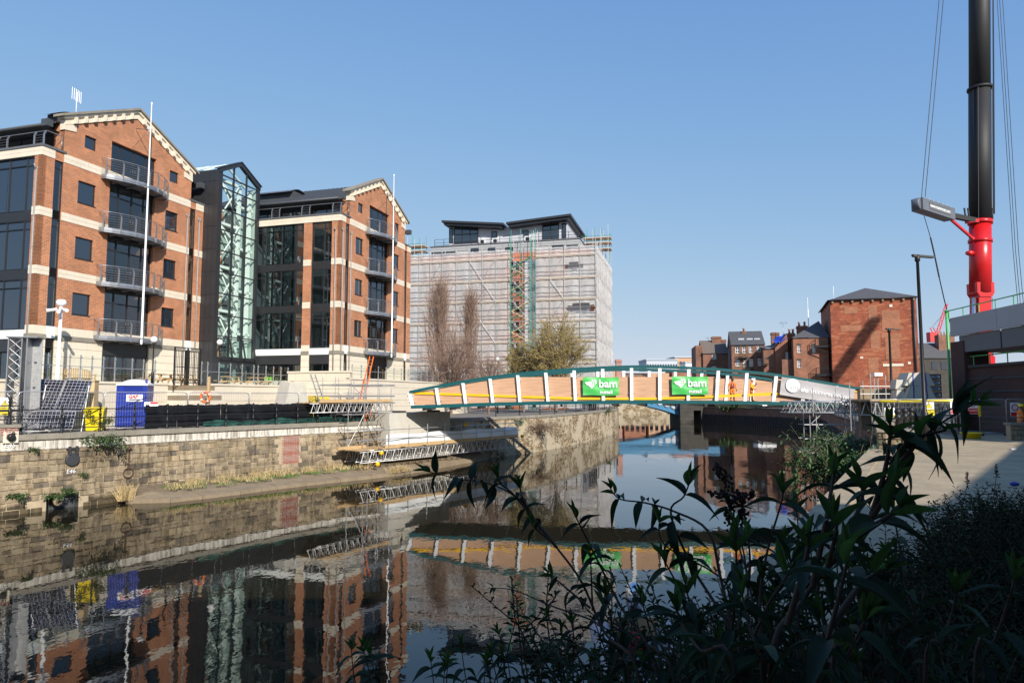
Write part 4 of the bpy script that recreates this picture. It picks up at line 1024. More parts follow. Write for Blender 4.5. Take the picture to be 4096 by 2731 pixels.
# far end: lattice landing on tube towers
RT = frame(20.6, 48.9, (1,-.05))
rt = thing('landing_scaffold', 'lattice scaffold landing under the sloping far end of the bridge', 'scaffold', (22,48.5,0))
for x in (.6, 3.6): 
    for y in (0, 1.2):
        for dx in (0,.45): tube_part(rt, 'standard', RT @ Vector((x+dx,y,-.3)), RT @ Vector((x+dx,y,5.4)), .035)
for z in (.6,1.6,2.6,3.6): 
    for y in (0,1.2): tube_part(rt, 'ledger', RT @ Vector((.2,y,z)), RT @ Vector((4.6,y,z)))
for a_, b_ in (((.6,0,.6),(3.6,0,2.6)),((3.6,0,.6),(1,0,3.6)),((.6,0,1.6),(3.6,0,3.6)),((.6,0,3.6),(1.6,0,4.5)),((4,0,3.6),(2.8,0,4.5))): tube_part(rt, 'brace', RT @ Vector(a_), RT @ Vector(b_), .035)
for y in (-.1, .6, 1.3): lattice(rt, RT, -1.0, 6.8, y, 4.45, 5.25, .8, .035)
for y in (-.25,): lattice(rt, RT, -.8, 6.2, y, 4.45, 5.2, 1.1, .045)
for x in (.7,2.3,4.2,5.2): tube_part(rt, 'standard', RT @ Vector((x,-.4,4.2)), RT @ Vector((x,-.4,6.2+.5*(x>4))), .03)
# ---- people
def person(label, joints, edges, radii, mats, root, loc, rz=0, name='person'):
    """one continuous skinned body; its clothing zones are faces of the same mesh"""
    names = list(joints); me = bpy.data.meshes.new('body')
    me.from_pydata([joints[k] for k in names], [(names.index(a), names.index(b_)) for a, b_ in edges], [])
    o = bpy.data.objects.new('body', me); col.objects.link(o)
    sk = o.modifiers.new('skin', 'SKIN'); sk.use_smooth_shade = True
    for k, sv in zip(names, me.skin_vertices[0].data):
        r = radii[k]; sv.radius = (r, r) if not isinstance(r, tuple) else r; sv.use_root = (k == root)
    ss = o.modifiers.new('sub', 'SUBSURF'); ss.levels = 2; ss.render_levels = 2
    dg = bpy.context.evaluated_depsgraph_get(); new = bpy.data.meshes.new_from_object(o.evaluated_get(dg))
    bpy.data.objects.remove(o)
    new.materials.clear()
    for mname, fn in mats: new.materials.append(M[mname])
    for p in new.polygons:
        c_ = p.center; p.use_smooth = True
        for i in range(len(mats)-1, -1, -1):
            if mats[i][1](c_): p.material_index = i; break
    t = thing(name, label, 'person', loc); t.rotation_euler = (0,0,rz)
    ob = bpy.data.objects.new('body', new); col.objects.link(ob); ob.parent = t; WL[ob.name] = Vector((0,0,0)); KID.setdefault(t.name, []).append(ob)
    WL[t.name] = Vector((0,0,0))
    return t
def arm(J, E, Rd, side, sh, el, wr, hand_dir, tag_):
    J['sh'+tag_]=sh; J['el'+tag_]=el; J['wr'+tag_]=wr
    h = Vector(wr)+Vector(hand_dir)*.07; J['pm'+tag_] = tuple(h)
    Rd['sh'+tag_]=.075; Rd['el'+tag_]=.055; Rd['wr'+tag_]=.042; Rd['pm'+tag_]=(.038,.028)
    E += [('chest','sh'+tag_),('sh'+tag_,'el'+tag_),('el'+tag_,'wr'+tag_),('wr'+tag_,'pm'+tag_)]
    hd = Vector(hand_dir).normalized(); sd = Vector((side,0,0)); sd = (sd-hd*sd.dot(hd)).normalized(); fw = hd.cross(sd)
    for i, (o_, ln) in enumerate(((-.03,.065),(-.01,.08),(.012,.075),(.032,.06))):
        b0 = h+fw*o_+hd*.03; m1 = b0+hd*ln*.55-sd*.008; m2 = m1+hd*ln*.4-sd*.025
        J['f%d%s'%(i,tag_)] = tuple(b0); J['g%d%s'%(i,tag_)] = tuple(m1); J['h%d%s'%(i,tag_)] = tuple(m2)
        for k in 'fgh': Rd['%s%d%s'%(k,i,tag_)] = .0095
        E += [('pm'+tag_,'f%d%s'%(i,tag_)),('f%d%s'%(i,tag_),'g%d%s'%(i,tag_)),('g%d%s'%(i,tag_),'h%d%s'%(i,tag_))]
    b0 = h-fw*.045-hd*.03; b1 = b0-fw*.02+hd*.05; J['t0'+tag_]=tuple(b0); J['t1'+tag_]=tuple(b1); Rd['t0'+tag_]=.012; Rd['t1'+tag_]=.0095
    E += [('pm'+tag_,'t0'+tag_),('t0'+tag_,'t1'+tag_)]
def standing(stride=.12, bend=0.0, head_fwd=.05, arms=None, belly=0.0):
    """local frame: faces -y, feet on z=0, 1.78 m"""
    J = {'pelvis':(0,0,.95),'spine':(0,-.02-belly,1.12),'chest':(0,-.03,1.36),'neck':(0,-.04-head_fwd*.4,1.50),'head':(0,-.06-head_fwd,1.60),'crown':(0,-.05-head_fwd,1.71)}
    Rd = {'pelvis':(.165,.125),'spine':(.155+belly*.8,.115+belly*.7),'chest':(.175,.115),'neck':.058,'head':(.078,.095),'crown':(.07,.085)}
    E = [('pelvis','spine'),('spine','chest'),('chest','neck'),('neck','head'),('head','crown')]
    for s, t_, y in ((-1,'L',-stride),(1,'R',stride*.6)):
        J['hip'+t_]=(s*.10,0,.88); J['kn'+t_]=(s*.13,y*.4-.03,.50); J['an'+t_]=(s*.15,y,.10); J['to'+t_]=(s*.18,y-.16,.045)
        Rd['hip'+t_]=.10; Rd['kn'+t_]=.075; Rd['an'+t_]=.06; Rd['to'+t_]=.045
        E += [('pelvis','hip'+t_),('hip'+t_,'kn'+t_),('kn'+t_,'an'+t_),('an'+t_,'to'+t_)]
    for (s, t_), (el, wr, hd) in zip(((-1,'L'),(1,'R')), arms): arm(J, E, Rd, s, (s*.2,-.02,1.40), el, wr, hd, t_)
    return J, E, Rd
def helmet(t, mat, c, parent_name='helmet'):
    mb = MB(); V = []
    mb.lathe((0,0,0), [(.118,0),(.12,.03),(.112,.07),(.085,.115),(.045,.138),(.0,.144)], 12)
    mb.lathe((0,-.02,0), [(.14,-.006),(.142,.004),(.11,.01)], 12)
    mb.v = [(x*.95+c[0], y*1.12+c[1], z+c[2]) for x,y,z in mb.v]
    o = mb.build('helmet', mat, t); return o
def face(t, c):
    mb = MB(); mb.add([(c[0],c[1]-.125,c[2]-.015),(c[0]-.018,c[1]-.095,c[2]-.02),(c[0]+.018,c[1]-.095,c[2]-.02),(c[0],c[1]-.096,c[2]+.04)],[(0,1,3),(0,3,2),(0,2,1)]); mb.build('nose','skin',t)
    for s in (-1,1):
        mb = MB(); mb.sphere((c[0]+s*.03,c[1]-.088,c[2]+.025),.011,6,4); mb.build('eye','glove',t)
        mb = MB(); mb.sphere((c[0]+s*.082,c[1]+.01,c[2]+.01),.03,6,4,(.35,.7,1)); mb.build('ear','skin',t)
    mb = MB(); mb.box(c[0]-.025,c[0]+.025,c[1]-.098,c[1]-.085,c[2]-.055,c[2]-.045); mb.build('mouth','boot',t)
def bands(t, zs, mat='reflective', r=(.185,.14), y=-.03):
    for z in zs:
        mb = MB(); mb.lathe((0,0,0), [(1.0,-.025),(1.0,.025)], 14); mb.f = mb.f[:-2]; mb.sm = mb.sm[:-2]
        mb.v = [(x_*r[0], y_*r[1]+y, z+z_) for x_,y_,z_ in mb.v]; mb.build('reflective_band', mat, t)
dz = lambda x: interp(lowc, x)-.04
x1 = on_br(2929,1590,2.6)[0]; x2 = on_br(3004,1590,2.6)[0]
J, E_, Rd = standing(.06, 0, .05, [((-.30,.02,1.14),(-.33,-.05,.90),(0,-.1,-1)),((.30,.03,1.15),(.31,-.10,.93),(0,-.25,-1))])
w1 = person('worker in orange overalls and black helmet standing on the bridge deck', J, E_, Rd,
   [('orange_cloth', lambda c: True), ('skin', lambda c: c.z > 1.5 and abs(c.x) < .15), ('glove', lambda c: abs(c.x) > .24 and c.z < .92), ('boot', lambda c: c.z < .1)], 'pelvis', BR @ Vector((x1,2.6,dz(x1))), .12)
helmet(w1, 'black_plastic', (0,-.10,1.665)); face(w1, (0,-.11,1.6))
mb = MB()
for s in (-1,1): mb.tube([(s*.11,.10,1.42),(s*.10,-.07,1.46),(s*.09,-.175,1.34),(s*.05,-.18,1.15),(s*.15,-.10,1.02)], .022, 5)
mb.tube([(-.17,-.03,1.08),(-.1,-.16,1.08),(.1,-.16,1.08),(.17,-.03,1.08),(.1,.1,1.08),(-.1,.1,1.08),(-.17,-.03,1.08)], .022, 5)
mb.build('harness', 'harness', w1)
mb = MB(); mb.box(-.07,.02,-.22,-.15,1.05,1.12); mb.build('harness_buckle', 'glove', w1)
J, E_, Rd = standing(.09, 0, .03, [((-.28,-.02,1.14),(-.20,-.22,.98),(.2,-.6,-.3)),((.28,-.12,1.18),(.10,-.30,1.32),(-.3,-.3,.8))], belly=.05)
w2_ = person('worker in orange and yellow hi-vis with white helmet, hand raised to the chest', J, E_, Rd,
   [('orange_cloth', lambda c: True), ('yellow_cloth', lambda c: 1.0 < c.z < 1.36), ('skin', lambda c: c.z > 1.5 and abs(c.x) < .15), ('glove', lambda c: c.y < -.29 and c.z > .9), ('boot', lambda c: c.z < .1)], 'pelvis', BR @ Vector((x2,2.4,dz(x2))), .95)
helmet(w2_, 'white_paint', (0,-.08,1.665)); face(w2_, (0,-.09,1.6)); bands(w2_, (1.02,1.18)); bands(w2_, (1.36,), 'white_paint', (.2,.14))
# ================================================================ things on the office quay
def on_frame(Mx, x, y, off=0.0):
    inv = Mx.inverted(); r = inv.to_3x3() @ ray(x, y); o = inv @ Vector((0,0,CH)); t = (off-o.y)/r.y; q = o+r*t
    return (q.x, q.z)
# solar cells: dark cells with pale grid lines
m, n, l, b = nt('solar_cells'); v = mapping(n, l, 'UV')
t_ = n.new('ShaderNodeTexBrick'); l.new(v, t_.inputs['Vector']); t_.offset = 0; t_.inputs['Scale'].default_value = 1
t_.inputs['Color1'].default_value = (.012,.012,.022,1); t_.inputs['Color2'].default_value = (.02,.018,.03,1); t_.inputs['Mortar'].default_value = (.36,.36,.38,1)
t_.inputs['Brick Width'].default_value = .19; t_.inputs['Row Height'].default_value = .19; t_.inputs['Mortar Size'].default_value = .010
l.new(t_.outputs['Color'], b.inputs['Base Color']); b.inputs['Roughness'].default_value = .12
plain('black_sheet', (.010,.010,.012), .32, var=.3, scale=4)
plain('iron_black', (.012,.012,.013), .5, var=.15)
plain('green_net', (.012,.085,.07), .7, var=.25, scale=8)
plain('globe_white', (.85,.85,.83), .25, var=.02)
plain('rust', (.10,.055,.035), .8, var=.3, scale=9)
plain('grey_flap', (.045,.047,.052), .55, var=.12)
plain('dry_grass', (.50,.38,.19), .9, var=.25, scale=12)
plain('fresh_grass', (.10,.19,.035), .8, var=.3, scale=10)
plain('weed_leaf', (.055,.11,.03), .6, var=.35, scale=8)
plain('dead_stem', (.22,.15,.10), .9, var=.3, scale=9)
# railing
rl = thing('quay_railing', 'black iron railing with ball finials along the coping of the office quay', 'railing', (-16.8,43.3,QZ))
RP = [W1.find_px(p) for p in (-80,99,261,413,551,680,801,913,1021,1114,1199,1278,1351,1419,1484)]
pm = MB(); pm.lathe((0,0,0), [(.09,0),(.09,.07),(.055,.1),(.05,.42),(.075,.45),(.075,.5),(.05,.53),(.045,.86),(.07,.89),(.07,.94),(.045,.97),(.045,1.2),(.065,1.22),(.03,1.25),(.062,1.3),(.07,1.35),(.05,1.4),(.0,1.42)], 8)
po = pm.build('post', 'iron_black', loc=(0,0,0)); PMESH = po.data; bpy.data.objects.remove(po)
for t in RP: inst(PMESH, 'post', rl, Matrix.Translation((*W1.at(t,-.1), QZ+.02)))
for a, b_ in zip(RP, RP[1:]):
    for z in (.26,.75,1.2): tube_part(rl, 'rail', (*W1.at(a,-.1), QZ+z), (*W1.at(b_,-.1), QZ+z), .026, 'iron_black')
# raised parapet at the left end
pp = thing('brick_parapet', 'low red brick parapet with stone coping at the end of the railing', 'parapet', (*W1.at(W1.find_px(40)), QZ))
ta, tb = W1.find_px(-120), W1.find_px(86)
def along(P, a, b_, o0, o1, z0, z1, mb): mb.extr([(*P.at(a,o0),z0),(*P.at(b_,o0),z0),(*P.at(b_,o1),z0),(*P.at(a,o1),z0)], (0,0,z1-z0))
for k in range(4):
    t = ta
    while t < tb-.02:
        mb = MB(); blockish(mb, W1, t+.006, min(t+.23,tb)-.006, QZ+.03+k*.085, QZ+.11+k*.085, .2, .006, .003, .12); mb.build('brick', 'brick_red', pp); t += .24
mb = MB(); along(W1, ta, tb, .14, -.4, QZ+.02, QZ+.37, mb); mb.build('core', 'mortar', pp)
mb = MB(); along(W1, ta, tb+.06, .26, -.5, QZ+.372, QZ+.52, mb); mb.build('coping', 'grey_coping', pp)
mb = MB(); mb.lathe((*W1.at(W1.find_px(53),-.1),QZ+.52), [(.11,0),(.11,.1),(.06,.15),(.055,.55),(.09,.6),(.055,.65),(.055,1.0),(.09,1.05),(.05,1.15),(.09,1.22),(.09,1.27),(.0,1.36)], 10); mb.build('end_post', 'iron_black', pp)
for z in (.6,.85,1.1): tube_part(pp, 'rail', (*W1.at(W1.find_px(-80),-.1), QZ+.3+z), (*W1.at(W1.find_px(90),-.1), QZ+.3+z), .026, 'iron_black')
# mesh fence panels
def fence_panel(w=3.3, h=2.15):
    t = thing('fence_panel', 'x', 'fence', (0,0,0)); r = .024
    mb = MB(); c_ = .18
    mb.tube([(0,0,.05),(0,0,h-c_),(c_*.3,0,h-c_*.3),(c_,0,h),(w-c_,0,h),(w-c_*.3,0,h-c_*.3),(w,0,h-c_),(w,0,.05)], r, 6); mb.tube([(0,0,.18),(w,0,.18)], r*.9, 6); mb.build('frame', 'galv', t)
    mb = MB()
    k = .1
    while k < w: mb.bar((k,0,.18),(k,0,h-.02),.006,.006); k += .1
    for z in (.5,.8,1.1,1.4,1.7,1.95): mb.bar((0,.004,z),(w,.004,z),.007,.007)
    o = mb.build('wire_mesh', 'galv', t); o['kind'] = 'stuff'
    mb = MB(); mb.box(-.12,.12,-.3,.3,0,.12); mb.build('foot_block', 'black_plastic', t)
    return t
FP = fence_panel(); usedfp = [False]
def put_panel(x, y, ang, z, label, group, sc=1.0):
    loc = (x, y, z)
    if not usedfp[0]: usedfp[0] = True; o = FP; o.location = loc; o.rotation_euler = (0,0,ang); WL[o.name] = Vector(loc)
    else: o = copy_tree(FP, loc, (0,0,ang))
    o.scale = (sc,1,1); o['label'] = label; o['group'] = group; return o
fpx = [(-40,100),(102,449),(454,783),(785,1027),(1029,1223),(1225,1387),(1388,1490)]
for i, (a, b_) in enumerate(fpx):
    ta, tb = W1.find_px(a), W1.find_px(b_); p, q = Vector(W1.at(ta,-.75)), Vector(W1.at(tb,-.75)); d = q-p
    put_panel(p.x, p.y, math.atan2(d.y,d.x), QZ-.06, ['galvanised mesh fence panel in front of the lattice mast','galvanised mesh fence panel in front of solar panels and yellow bin','galvanised mesh fence panel beside the portable toilet'][i] if i < 3 else 'galvanised mesh fence panel backing the black sheeting', 'mesh fence panels open to view' if i < 3 else 'mesh fence panels with sheeting', d.length/3.3)
# black sheeting tied along the fence and railing
shx = [613,700,742,783,912,1021,1114,1199,1278,1351,1419,1490]
bs = thing('plastic_sheeting','long crumpled black plastic sheeting tied to the fence behind the railing','sheeting',(*W1.at(W1.find_px(1021),-.62),QZ))
for i, (a, b_) in enumerate(zip(shx, shx[1:])):
    ta, tb = W1.find_px(a), W1.find_px(b_); ph = i*1.7
    mb = MB(); mb.grid(lambda u, w: (*W1.at(ta+(tb-ta)*u, -.62+.035*math.sin(u*3+ph+w*1.5)+.014*math.sin(u*9+w*5+ph)), QZ+.06+1.32*w-.05*math.sin(u*math.pi)*w+.012*math.sin(u*21)), 18, 10)
    mb.build('sheet', 'black_sheet', bs)
for a, b_ in ((835,1021),(1021,1199),(1199,1470)):
    ta, tb = W1.find_px(a), W1.find_px(b_); mb = MB(); mb.grid(lambda u, w: (*W1.at(ta+(tb-ta)*u, -.45+.08*math.sin(u*19)+.1*w), QZ+.05+.30*w+.07*math.sin(u*7+a)*w+.02*math.sin(u*31)), 24, 5)
    tag(mb.build('debris_net', 'green_net'), 'bundled green debris netting at the foot of the black sheeting', 'netting', 'green netting bundles')
# solar panels on their frame
so_l = thing('solar_array', 'three leaning solar panels on a site frame beside the lattice mast', 'solar panel', (-24.2,35.6,QZ-.06))
def solar(c4):
    P = [at_y(x_,y_,Y) for x_,y_,Y in c4]; w = ((P[1]-P[0]).length+(P[2]-P[3]).length)/2; h = (P[3]-P[0]).length
    ex = (P[1]-P[0]).normalized(); nz = ex.cross(P[3]-P[0]).normalized(); ez = nz.cross(ex)
    Mx = Matrix(((ex.x,-nz.x,ez.x,P[0].x),(ex.y,-nz.y,ez.y,P[0].y),(ex.z,-nz.z,ez.z,P[0].z),(0,0,0,1)))
    mb = MB(Mx); mb.box(0,w,0,.04,0,h); s = mb.build('panel_frame', 'galv', so_l)
    mb = MB(Mx); mb.add([(.03,-.004,.03),(w-.03,-.004,.03),(w-.03,-.004,h-.03),(.03,-.004,h-.03)],[(0,1,2,3)]); mb.build('cells', 'solar_cells', s)
solar([(101,1637,35.6),(216,1641,35.8),(234,1520,36.7),(125,1516,36.5)])
solar([(219,1641,35.8),(327,1644,36.0),(341,1524,36.9),(236,1520,36.7)])
solar([(97,1715,35.1),(286,1717,35.4),(294,1644,35.7),(104,1640,35.4)])
p0 = at_y(110,1720,35.0); p1 = at_y(290,1720,35.3); p0.z = p1.z = QZ-.06
for p in (p0, p1):
    tube_part(so_l, 'frame_leg', p+Vector((0,.7,0)), p+Vector((0,1.2,2.5)), .04); tube_part(so_l, 'frame_leg', p+Vector((0,.2,.05)), p+Vector((0,1.5,.05)), .04)
# wheelie bin
bp = at_y(381,1722,36.6); bp.z = QZ-.06; BF = frame(bp.x, bp.y, (1,.35), QZ-.05)
t = thing('wheelie_bin', 'yellow wheelie bin standing between solar panels and portable toilet', 'bin', bp)
mb = MB(BF); mb.add([(-.36,-.36,.1),(.36,-.36,.1),(.38,.34,.1),(-.38,.34,.1),(-.44,-.46,1.2),(.44,-.46,1.2),(.44,.42,1.2),(-.44,.42,1.2)],[(0,3,2,1),(4,5,6,7),(0,1,5,4),(1,2,6,5),(2,3,7,6),(3,0,4,7)]); bd_ = mb.build('body', 'yellow_plastic', t)
mb = MB(BF); mb.box(-.46,.46,-.48,-.42,1.1,1.2); mb.build('rim', 'yellow_plastic', bd_)
mb = MB(BF); mb.grid(lambda u,w: (-.48+.96*u,-.52+1.0*w,1.22+.1*math.sin(w*math.pi)+.02*math.sin(u*math.pi)),4,6); mb.box(-.48,.48,-.52,-.47,1.17,1.235); mb.build('lid', 'yellow_plastic', t)
mb = MB(BF); mb.tube([(-.3,.46,1.18),(-.3,.56,1.2),(.3,.56,1.2),(.3,.46,1.18)],.025,6); mb.build('handle','yellow_plastic',t)
for s in (-.36,.36): mb = MB(BF); mb.lathe((s-.04,.3,.13),[(.13,0),(.13,.08)],12,axis=0); mb.build('wheel','black_plastic',t)
# portable toilet
tp_ = at_y(464,1708,39.0); TF = frame(tp_.x, tp_.y, (.97,.24), QZ-.02)
t = thing('portable_toilet', 'blue portable toilet with white domed roof behind the quay railing', 'toilet', tp_)
W_, H_, D_ = 1.5, 2.55, 1.45
mb = MB(TF); mb.box(0,W_,0,D_,.14,H_); body = mb.build('body', 'blue_plastic', t)
for i in range(13): mb = MB(TF); x = .12+i*(W_-.24)/12; mb.box(x-.03,x+.03,-.03,.01,.25,1.0); mb.box(x-.03,x+.03,-.03,.01,1.12,1.42); mb.build('rib', 'blue_plastic', body)
for i in range(4): mb = MB(TF); mb.box(.3,W_-.2,-.03,.01,2.2+i*.07,2.24+i*.07); mb.build('vent_slot', 'blue_plastic', body)
for i in range(10): mb = MB(TF); y = .15+i*.13; mb.box(-.03,.01,y-.03,y+.03,.25,2.0); mb.build('rib', 'blue_plastic', body)
for x in (0,W_): mb = MB(TF); mb.box(x-.05,x+.05,-.05,.05,.14,H_); mb.build('corner_post','blue_plastic',body)
mb = MB(TF); mb.grid(lambda u,w: (-.08+(W_+.16)*u,-.08+(D_+.16)*w,H_+.02+.3*(1-abs(2*u-1)**2.4)*(1-abs(2*w-1)**2.6)),10,10); mb.box(-.08,W_+.08,-.08,D_+.08,H_-.05,H_+.03); mb.build('roof','white_paint',t)
mb = MB(TF); mb.tube([(W_-.08,.2,H_),(W_-.08,.2,H_+.32)],.06,8); mb.build('vent_pipe','blue_plastic',t)
mb = MB(TF); mb.box(-.05,W_+.05,-.05,D_+.05,.0,.12); mb.build('skid','steel_dark',t)
def gap_sign(Mx, w):
    mb = MB(Mx); mb.box(-w/2,w/2,-.012,0,-.2,.2); s = mb.build('sign','white_print',t); f = Mx @ Matrix.Translation((0,-.02,0))
    lettering('GAP','lettering','red_print',s,f @ Matrix.Translation((-.1*w,0,.07)),.26*min(1,w/.7),.012,shear=.25)
    mb = MB(f); mb.poly([(-.36*w,0,-.13),(.36*w,0,-.13),(.36*w,0,-.06),(-.28*w,0,-.06)]); mb.build('print','navy_print',s)
gap_sign(TF @ Matrix.Translation((W_*.6,-.04,1.78)), .85)
gap_sign(TF @ Matrix.Rotation(R(-90),4,'Z') @ Matrix.Translation((-.75,-.04,1.72)), .8)
# plywood stand
p = at_y(352,1690,38.2); p.z = QZ-.06; PF = frame(p.x, p.y, (1,.2), QZ-.05)
t = thing('plywood_stand', 'raw plywood box on splayed timber feet behind the yellow bin', 'box', p)
mb = MB(PF); mb.box(-.35,.35,-.3,.3,.4,2.75); mb.build('box','raw_timber',t)
mb = MB(PF); mb.box(-.42,.38,-.36,.36,2.75,2.8); mb.build('lid','raw_timber',t)
for s in (-1,1): mb = MB(PF); mb.bar((s*.2,-.1,.45),(s*.75,-.4,.05),.25,.08); mb.build('foot','raw_timber',t)
# lattice mast with plate sides
p = at_y(85,1690,35.0); p.z = QZ-.06; MF = frame(p.x-.1, p.y, (1,.25), QZ-.06)
t = thing('lattice_mast', 'aluminium lattice mast with plate sides beside the solar panels', 'mast', p)
for x in (-.55,.05,.28): mb = MB(MF); mb.box(x-.025,x+.025,-.35,.35,0,4.9); mb.build('side_plate','steel_grey',t)
mb = MB(MF); mb.box(.3,.75,.3,.34,0,4.9); mb.build('back_plate','galv',t)
mb = MB(MF); mb.box(-.65,.75,-.4,.4,4.9,4.96); mb.build('cap','steel_grey',t)
for k in range(10): tube_part(t,'lattice_brace',MF @ Vector((-.5,-.3,.2+k*.46)),MF @ Vector((0,-.3,.66+k*.46)),.02); tube_part(t,'lattice_brace',MF @ Vector((0,-.3,.2+k*.46)),MF @ Vector((-.5,-.3,.66+k*.46)),.02)
for k in range(3):
    for x in (-.35,.6): mb = MB(MF); mb.box(x-.06,x+.06,-.36,-.3,1.4+k*1.3,1.46+k*1.3); mb.build('bolt_plate','galv',t)
mb = MB(MF); mb.box(-1.6,.9,-.7,.5,0,.55); mb.build('ballast_box','steel_grey',t)
def warning_sign(label, Mx, w=.42, h=1.0, top=True):
    s = thing('warning_sign', label, 'sign', Mx @ Vector((0,0,0)), 'yellow and white warning signs')
    mb = MB(Mx); mb.box(-w/2,w/2,-.008,0,0,h); mb.build('board','white_print',s)
    mb = MB(Mx); mb.add([(-w/2,-.013,0),(w/2,-.013,0),(w/2,-.013,h*.48),(-w/2,-.013,h*.48)],[(0,1,2,3)]); mb.build('text_field','warning_yellow',s)
    f = Mx @ Matrix.Translation((0,-.016,0)); k = w*.36
    mb = MB(f); mb.poly([(-k,0,h*.55),(k,0,h*.55),(0,0,h*.55+1.7*k)]); tr = mb.build('triangle','black_plastic',s)
    mb = MB(f @ Matrix.Translation((0,-.003,0))); mb.poly([(-k*.8,0,h*.55+.1*k),(k*.8,0,h*.55+.1*k),(0,0,h*.55+1.47*k)]); mb.build('triangle_field','warning_yellow',s)
    mb = MB(f @ Matrix.Translation((0,-.006,0))); mb.box(-.018,.018,-.001,0,h*.55+.5*k,h*.55+1.1*k); mb.box(-.018,.018,-.001,0,h*.55+.22*k,h*.55+.36*k); mb.build('exclamation_mark','black_plastic',s)
    lettering('WARNING','lettering','black_plastic',s,f @ Matrix.Translation((0,0,h*.39)),w*.2,.002)
    for j, tx in enumerate(('No children','construction site','Keep out')): lettering(tx,'lettering','black_plastic',s,f @ Matrix.Translation((0,0,h*(.28-.09*j))),w*.13)
    return s
p = Vector((*W1.at(W1.find_px(47),-.8),4.75)); warning_sign('warning sign on the fence in front of the lattice mast', frame(p.x,p.y,(.9,.4),QZ+.95), .42, .85)
# CCTV pole
p = at_y(229,1520,41.5); t = thing('camera_pole', 'white surveillance camera pole on the terrace behind the solar panels', 'camera pole', (p.x,p.y,TZ))
mb = MB(); mb.lathe((p.x,p.y,TZ-2.6),[(.13,0),(.13,4.4),(.09,4.5),(.09,7.4)],10); mb.build('pole','white_pole',t)
mb = MB(); mb.lathe((p.x,p.y,TZ+4.75),[(.1,0),(.26,.08),(.3,.25),(.2,.4),(.0,.42)],10); mb.build('dome_head','globe_white',t)
for a in (-.9,.2,1.0):
    mb = MB(); d = Vector((math.sin(a*1.3),-.6,-.25)).normalized(); c_ = Vector((p.x,p.y,TZ+4.6))+d*.2; mb.tube([c_,c_+d*.45],.09,8); mb.tube([c_+d*.4,c_+d*.55],.11,8); mb.build('camera','globe_white',t)
# globe lamps
for px, py, Y, base, lab in ((616,1358,43.2,TZ,'black lamp post with white globe in front of the left gable'),(879,1369,50.5,TZ,'black lamp post with white globe in front of the atrium'),(1991,1437,78,QZ,'black lamp post with smoky globe beside the bare trees')):
    c_ = at_y(px,py,Y); t = thing('globe_lamp', lab, 'lamp post', (c_.x,c_.y,base))
    mb = MB(); mb.lathe((c_.x,c_.y,base-.05),[(.1,0),(.09,.8),(.05,.9),(.04,c_.z-base-.3),(.09,c_.z-base-.22),(.09,c_.z-base-.15)],8); mb.build('post','iron_black',t)
    mb = MB(); mb.sphere(c_,.21 if Y<60 else .26,14,10); mb.build('globe','globe_white',t)
# bench, picnic tables
bx0,bz0 = on_frame(G1,320,1510,-1.0); t = thing('bench','curved back wooden bench against the left gable','bench',G1 @ Vector((bx0,-1,TZ)))
for i in range(12): mb = MB(G1); x = bx0-.9+i*.163; mb.box(x-.03,x+.03,-.75,-.7,TZ+.5,TZ+.95+.1*math.sin(i/11*math.pi)); mb.build('back_slat','timber',t)
for i in range(4): mb = MB(G1); mb.box(bx0-.95,bx0+.95,-1.25+i*.13,-1.15+i*.13,TZ+.43,TZ+.47); mb.build('seat_slat','timber',t)
mb = MB(G1); mb.grid(lambda u,w:(bx0-.95+1.9*u,-.78+.1*w,TZ+.93+.12*math.sin(u*math.pi)+.03*w),10,1); mb.build('top_rail','timber',t)
for x in (-.93,.93):
    for y in (-1.22,-.74): mb = MB(G1); mb.box(bx0+x-.04,bx0+x+.04,y-.04,y+.04,TZ,TZ+(.65 if y<-1 else .95)); mb.build('leg','timber',t)
    mb = MB(G1); mb.box(bx0+x-.04,bx0+x+.04,-1.3,-.7,TZ+.65,TZ+.7); mb.build('arm_rest','timber',t)
def picnic():
    t = thing('picnic_table','x','picnic table',(0,0,0))
    for i in range(5): mb = MB(); mb.box(-.95,.95,-.38+i*.155,-.24+i*.155,.74,.78); mb.build('top_plank','timber',t)
    for s in (-1,1):
        for k in range(2): mb = MB(); y = s*(.7+k*.13); mb.box(-.95,.95,y-.06,y+.06,.44,.48); mb.build('seat_plank','timber',t)
    for x in (-.65,.65):
        for s in (-1,1): mb = MB(); mb.bar((x,s*.3,.74),(x,s*.68,0),.07,.09); mb.build('leg','timber',t)
        mb = MB(); mb.bar((x,-.8,.4),(x,.8,.4),.05,.1); mb.build('cross_bar','timber',t)
    return t
PT_ = picnic(); first = True
for px, off, a, lab in ((640,-4.6,.3,'picnic table beside the globe lamp before the left gable'),(728,-5.2,.1,'picnic table behind the black gate'),(922,-5.0,.4,'low picnic table on the terrace before the atrium doors'),(1032,-5.2,.2,'picnic table on the terrace before the green chairs')):
    x,_ = on_frame(G1,px,1520,off); q = G1 @ Vector((x,off,TZ-.02))
    if first: o = PT_; o.location = q; o.rotation_euler = (0,0,a+1.2); WL[o.name] = q; first = False
    else: o = copy_tree(PT_, q, (0,0,a+1.2))
    o['label'] = lab; o['group'] = 'picnic tables on the terrace'
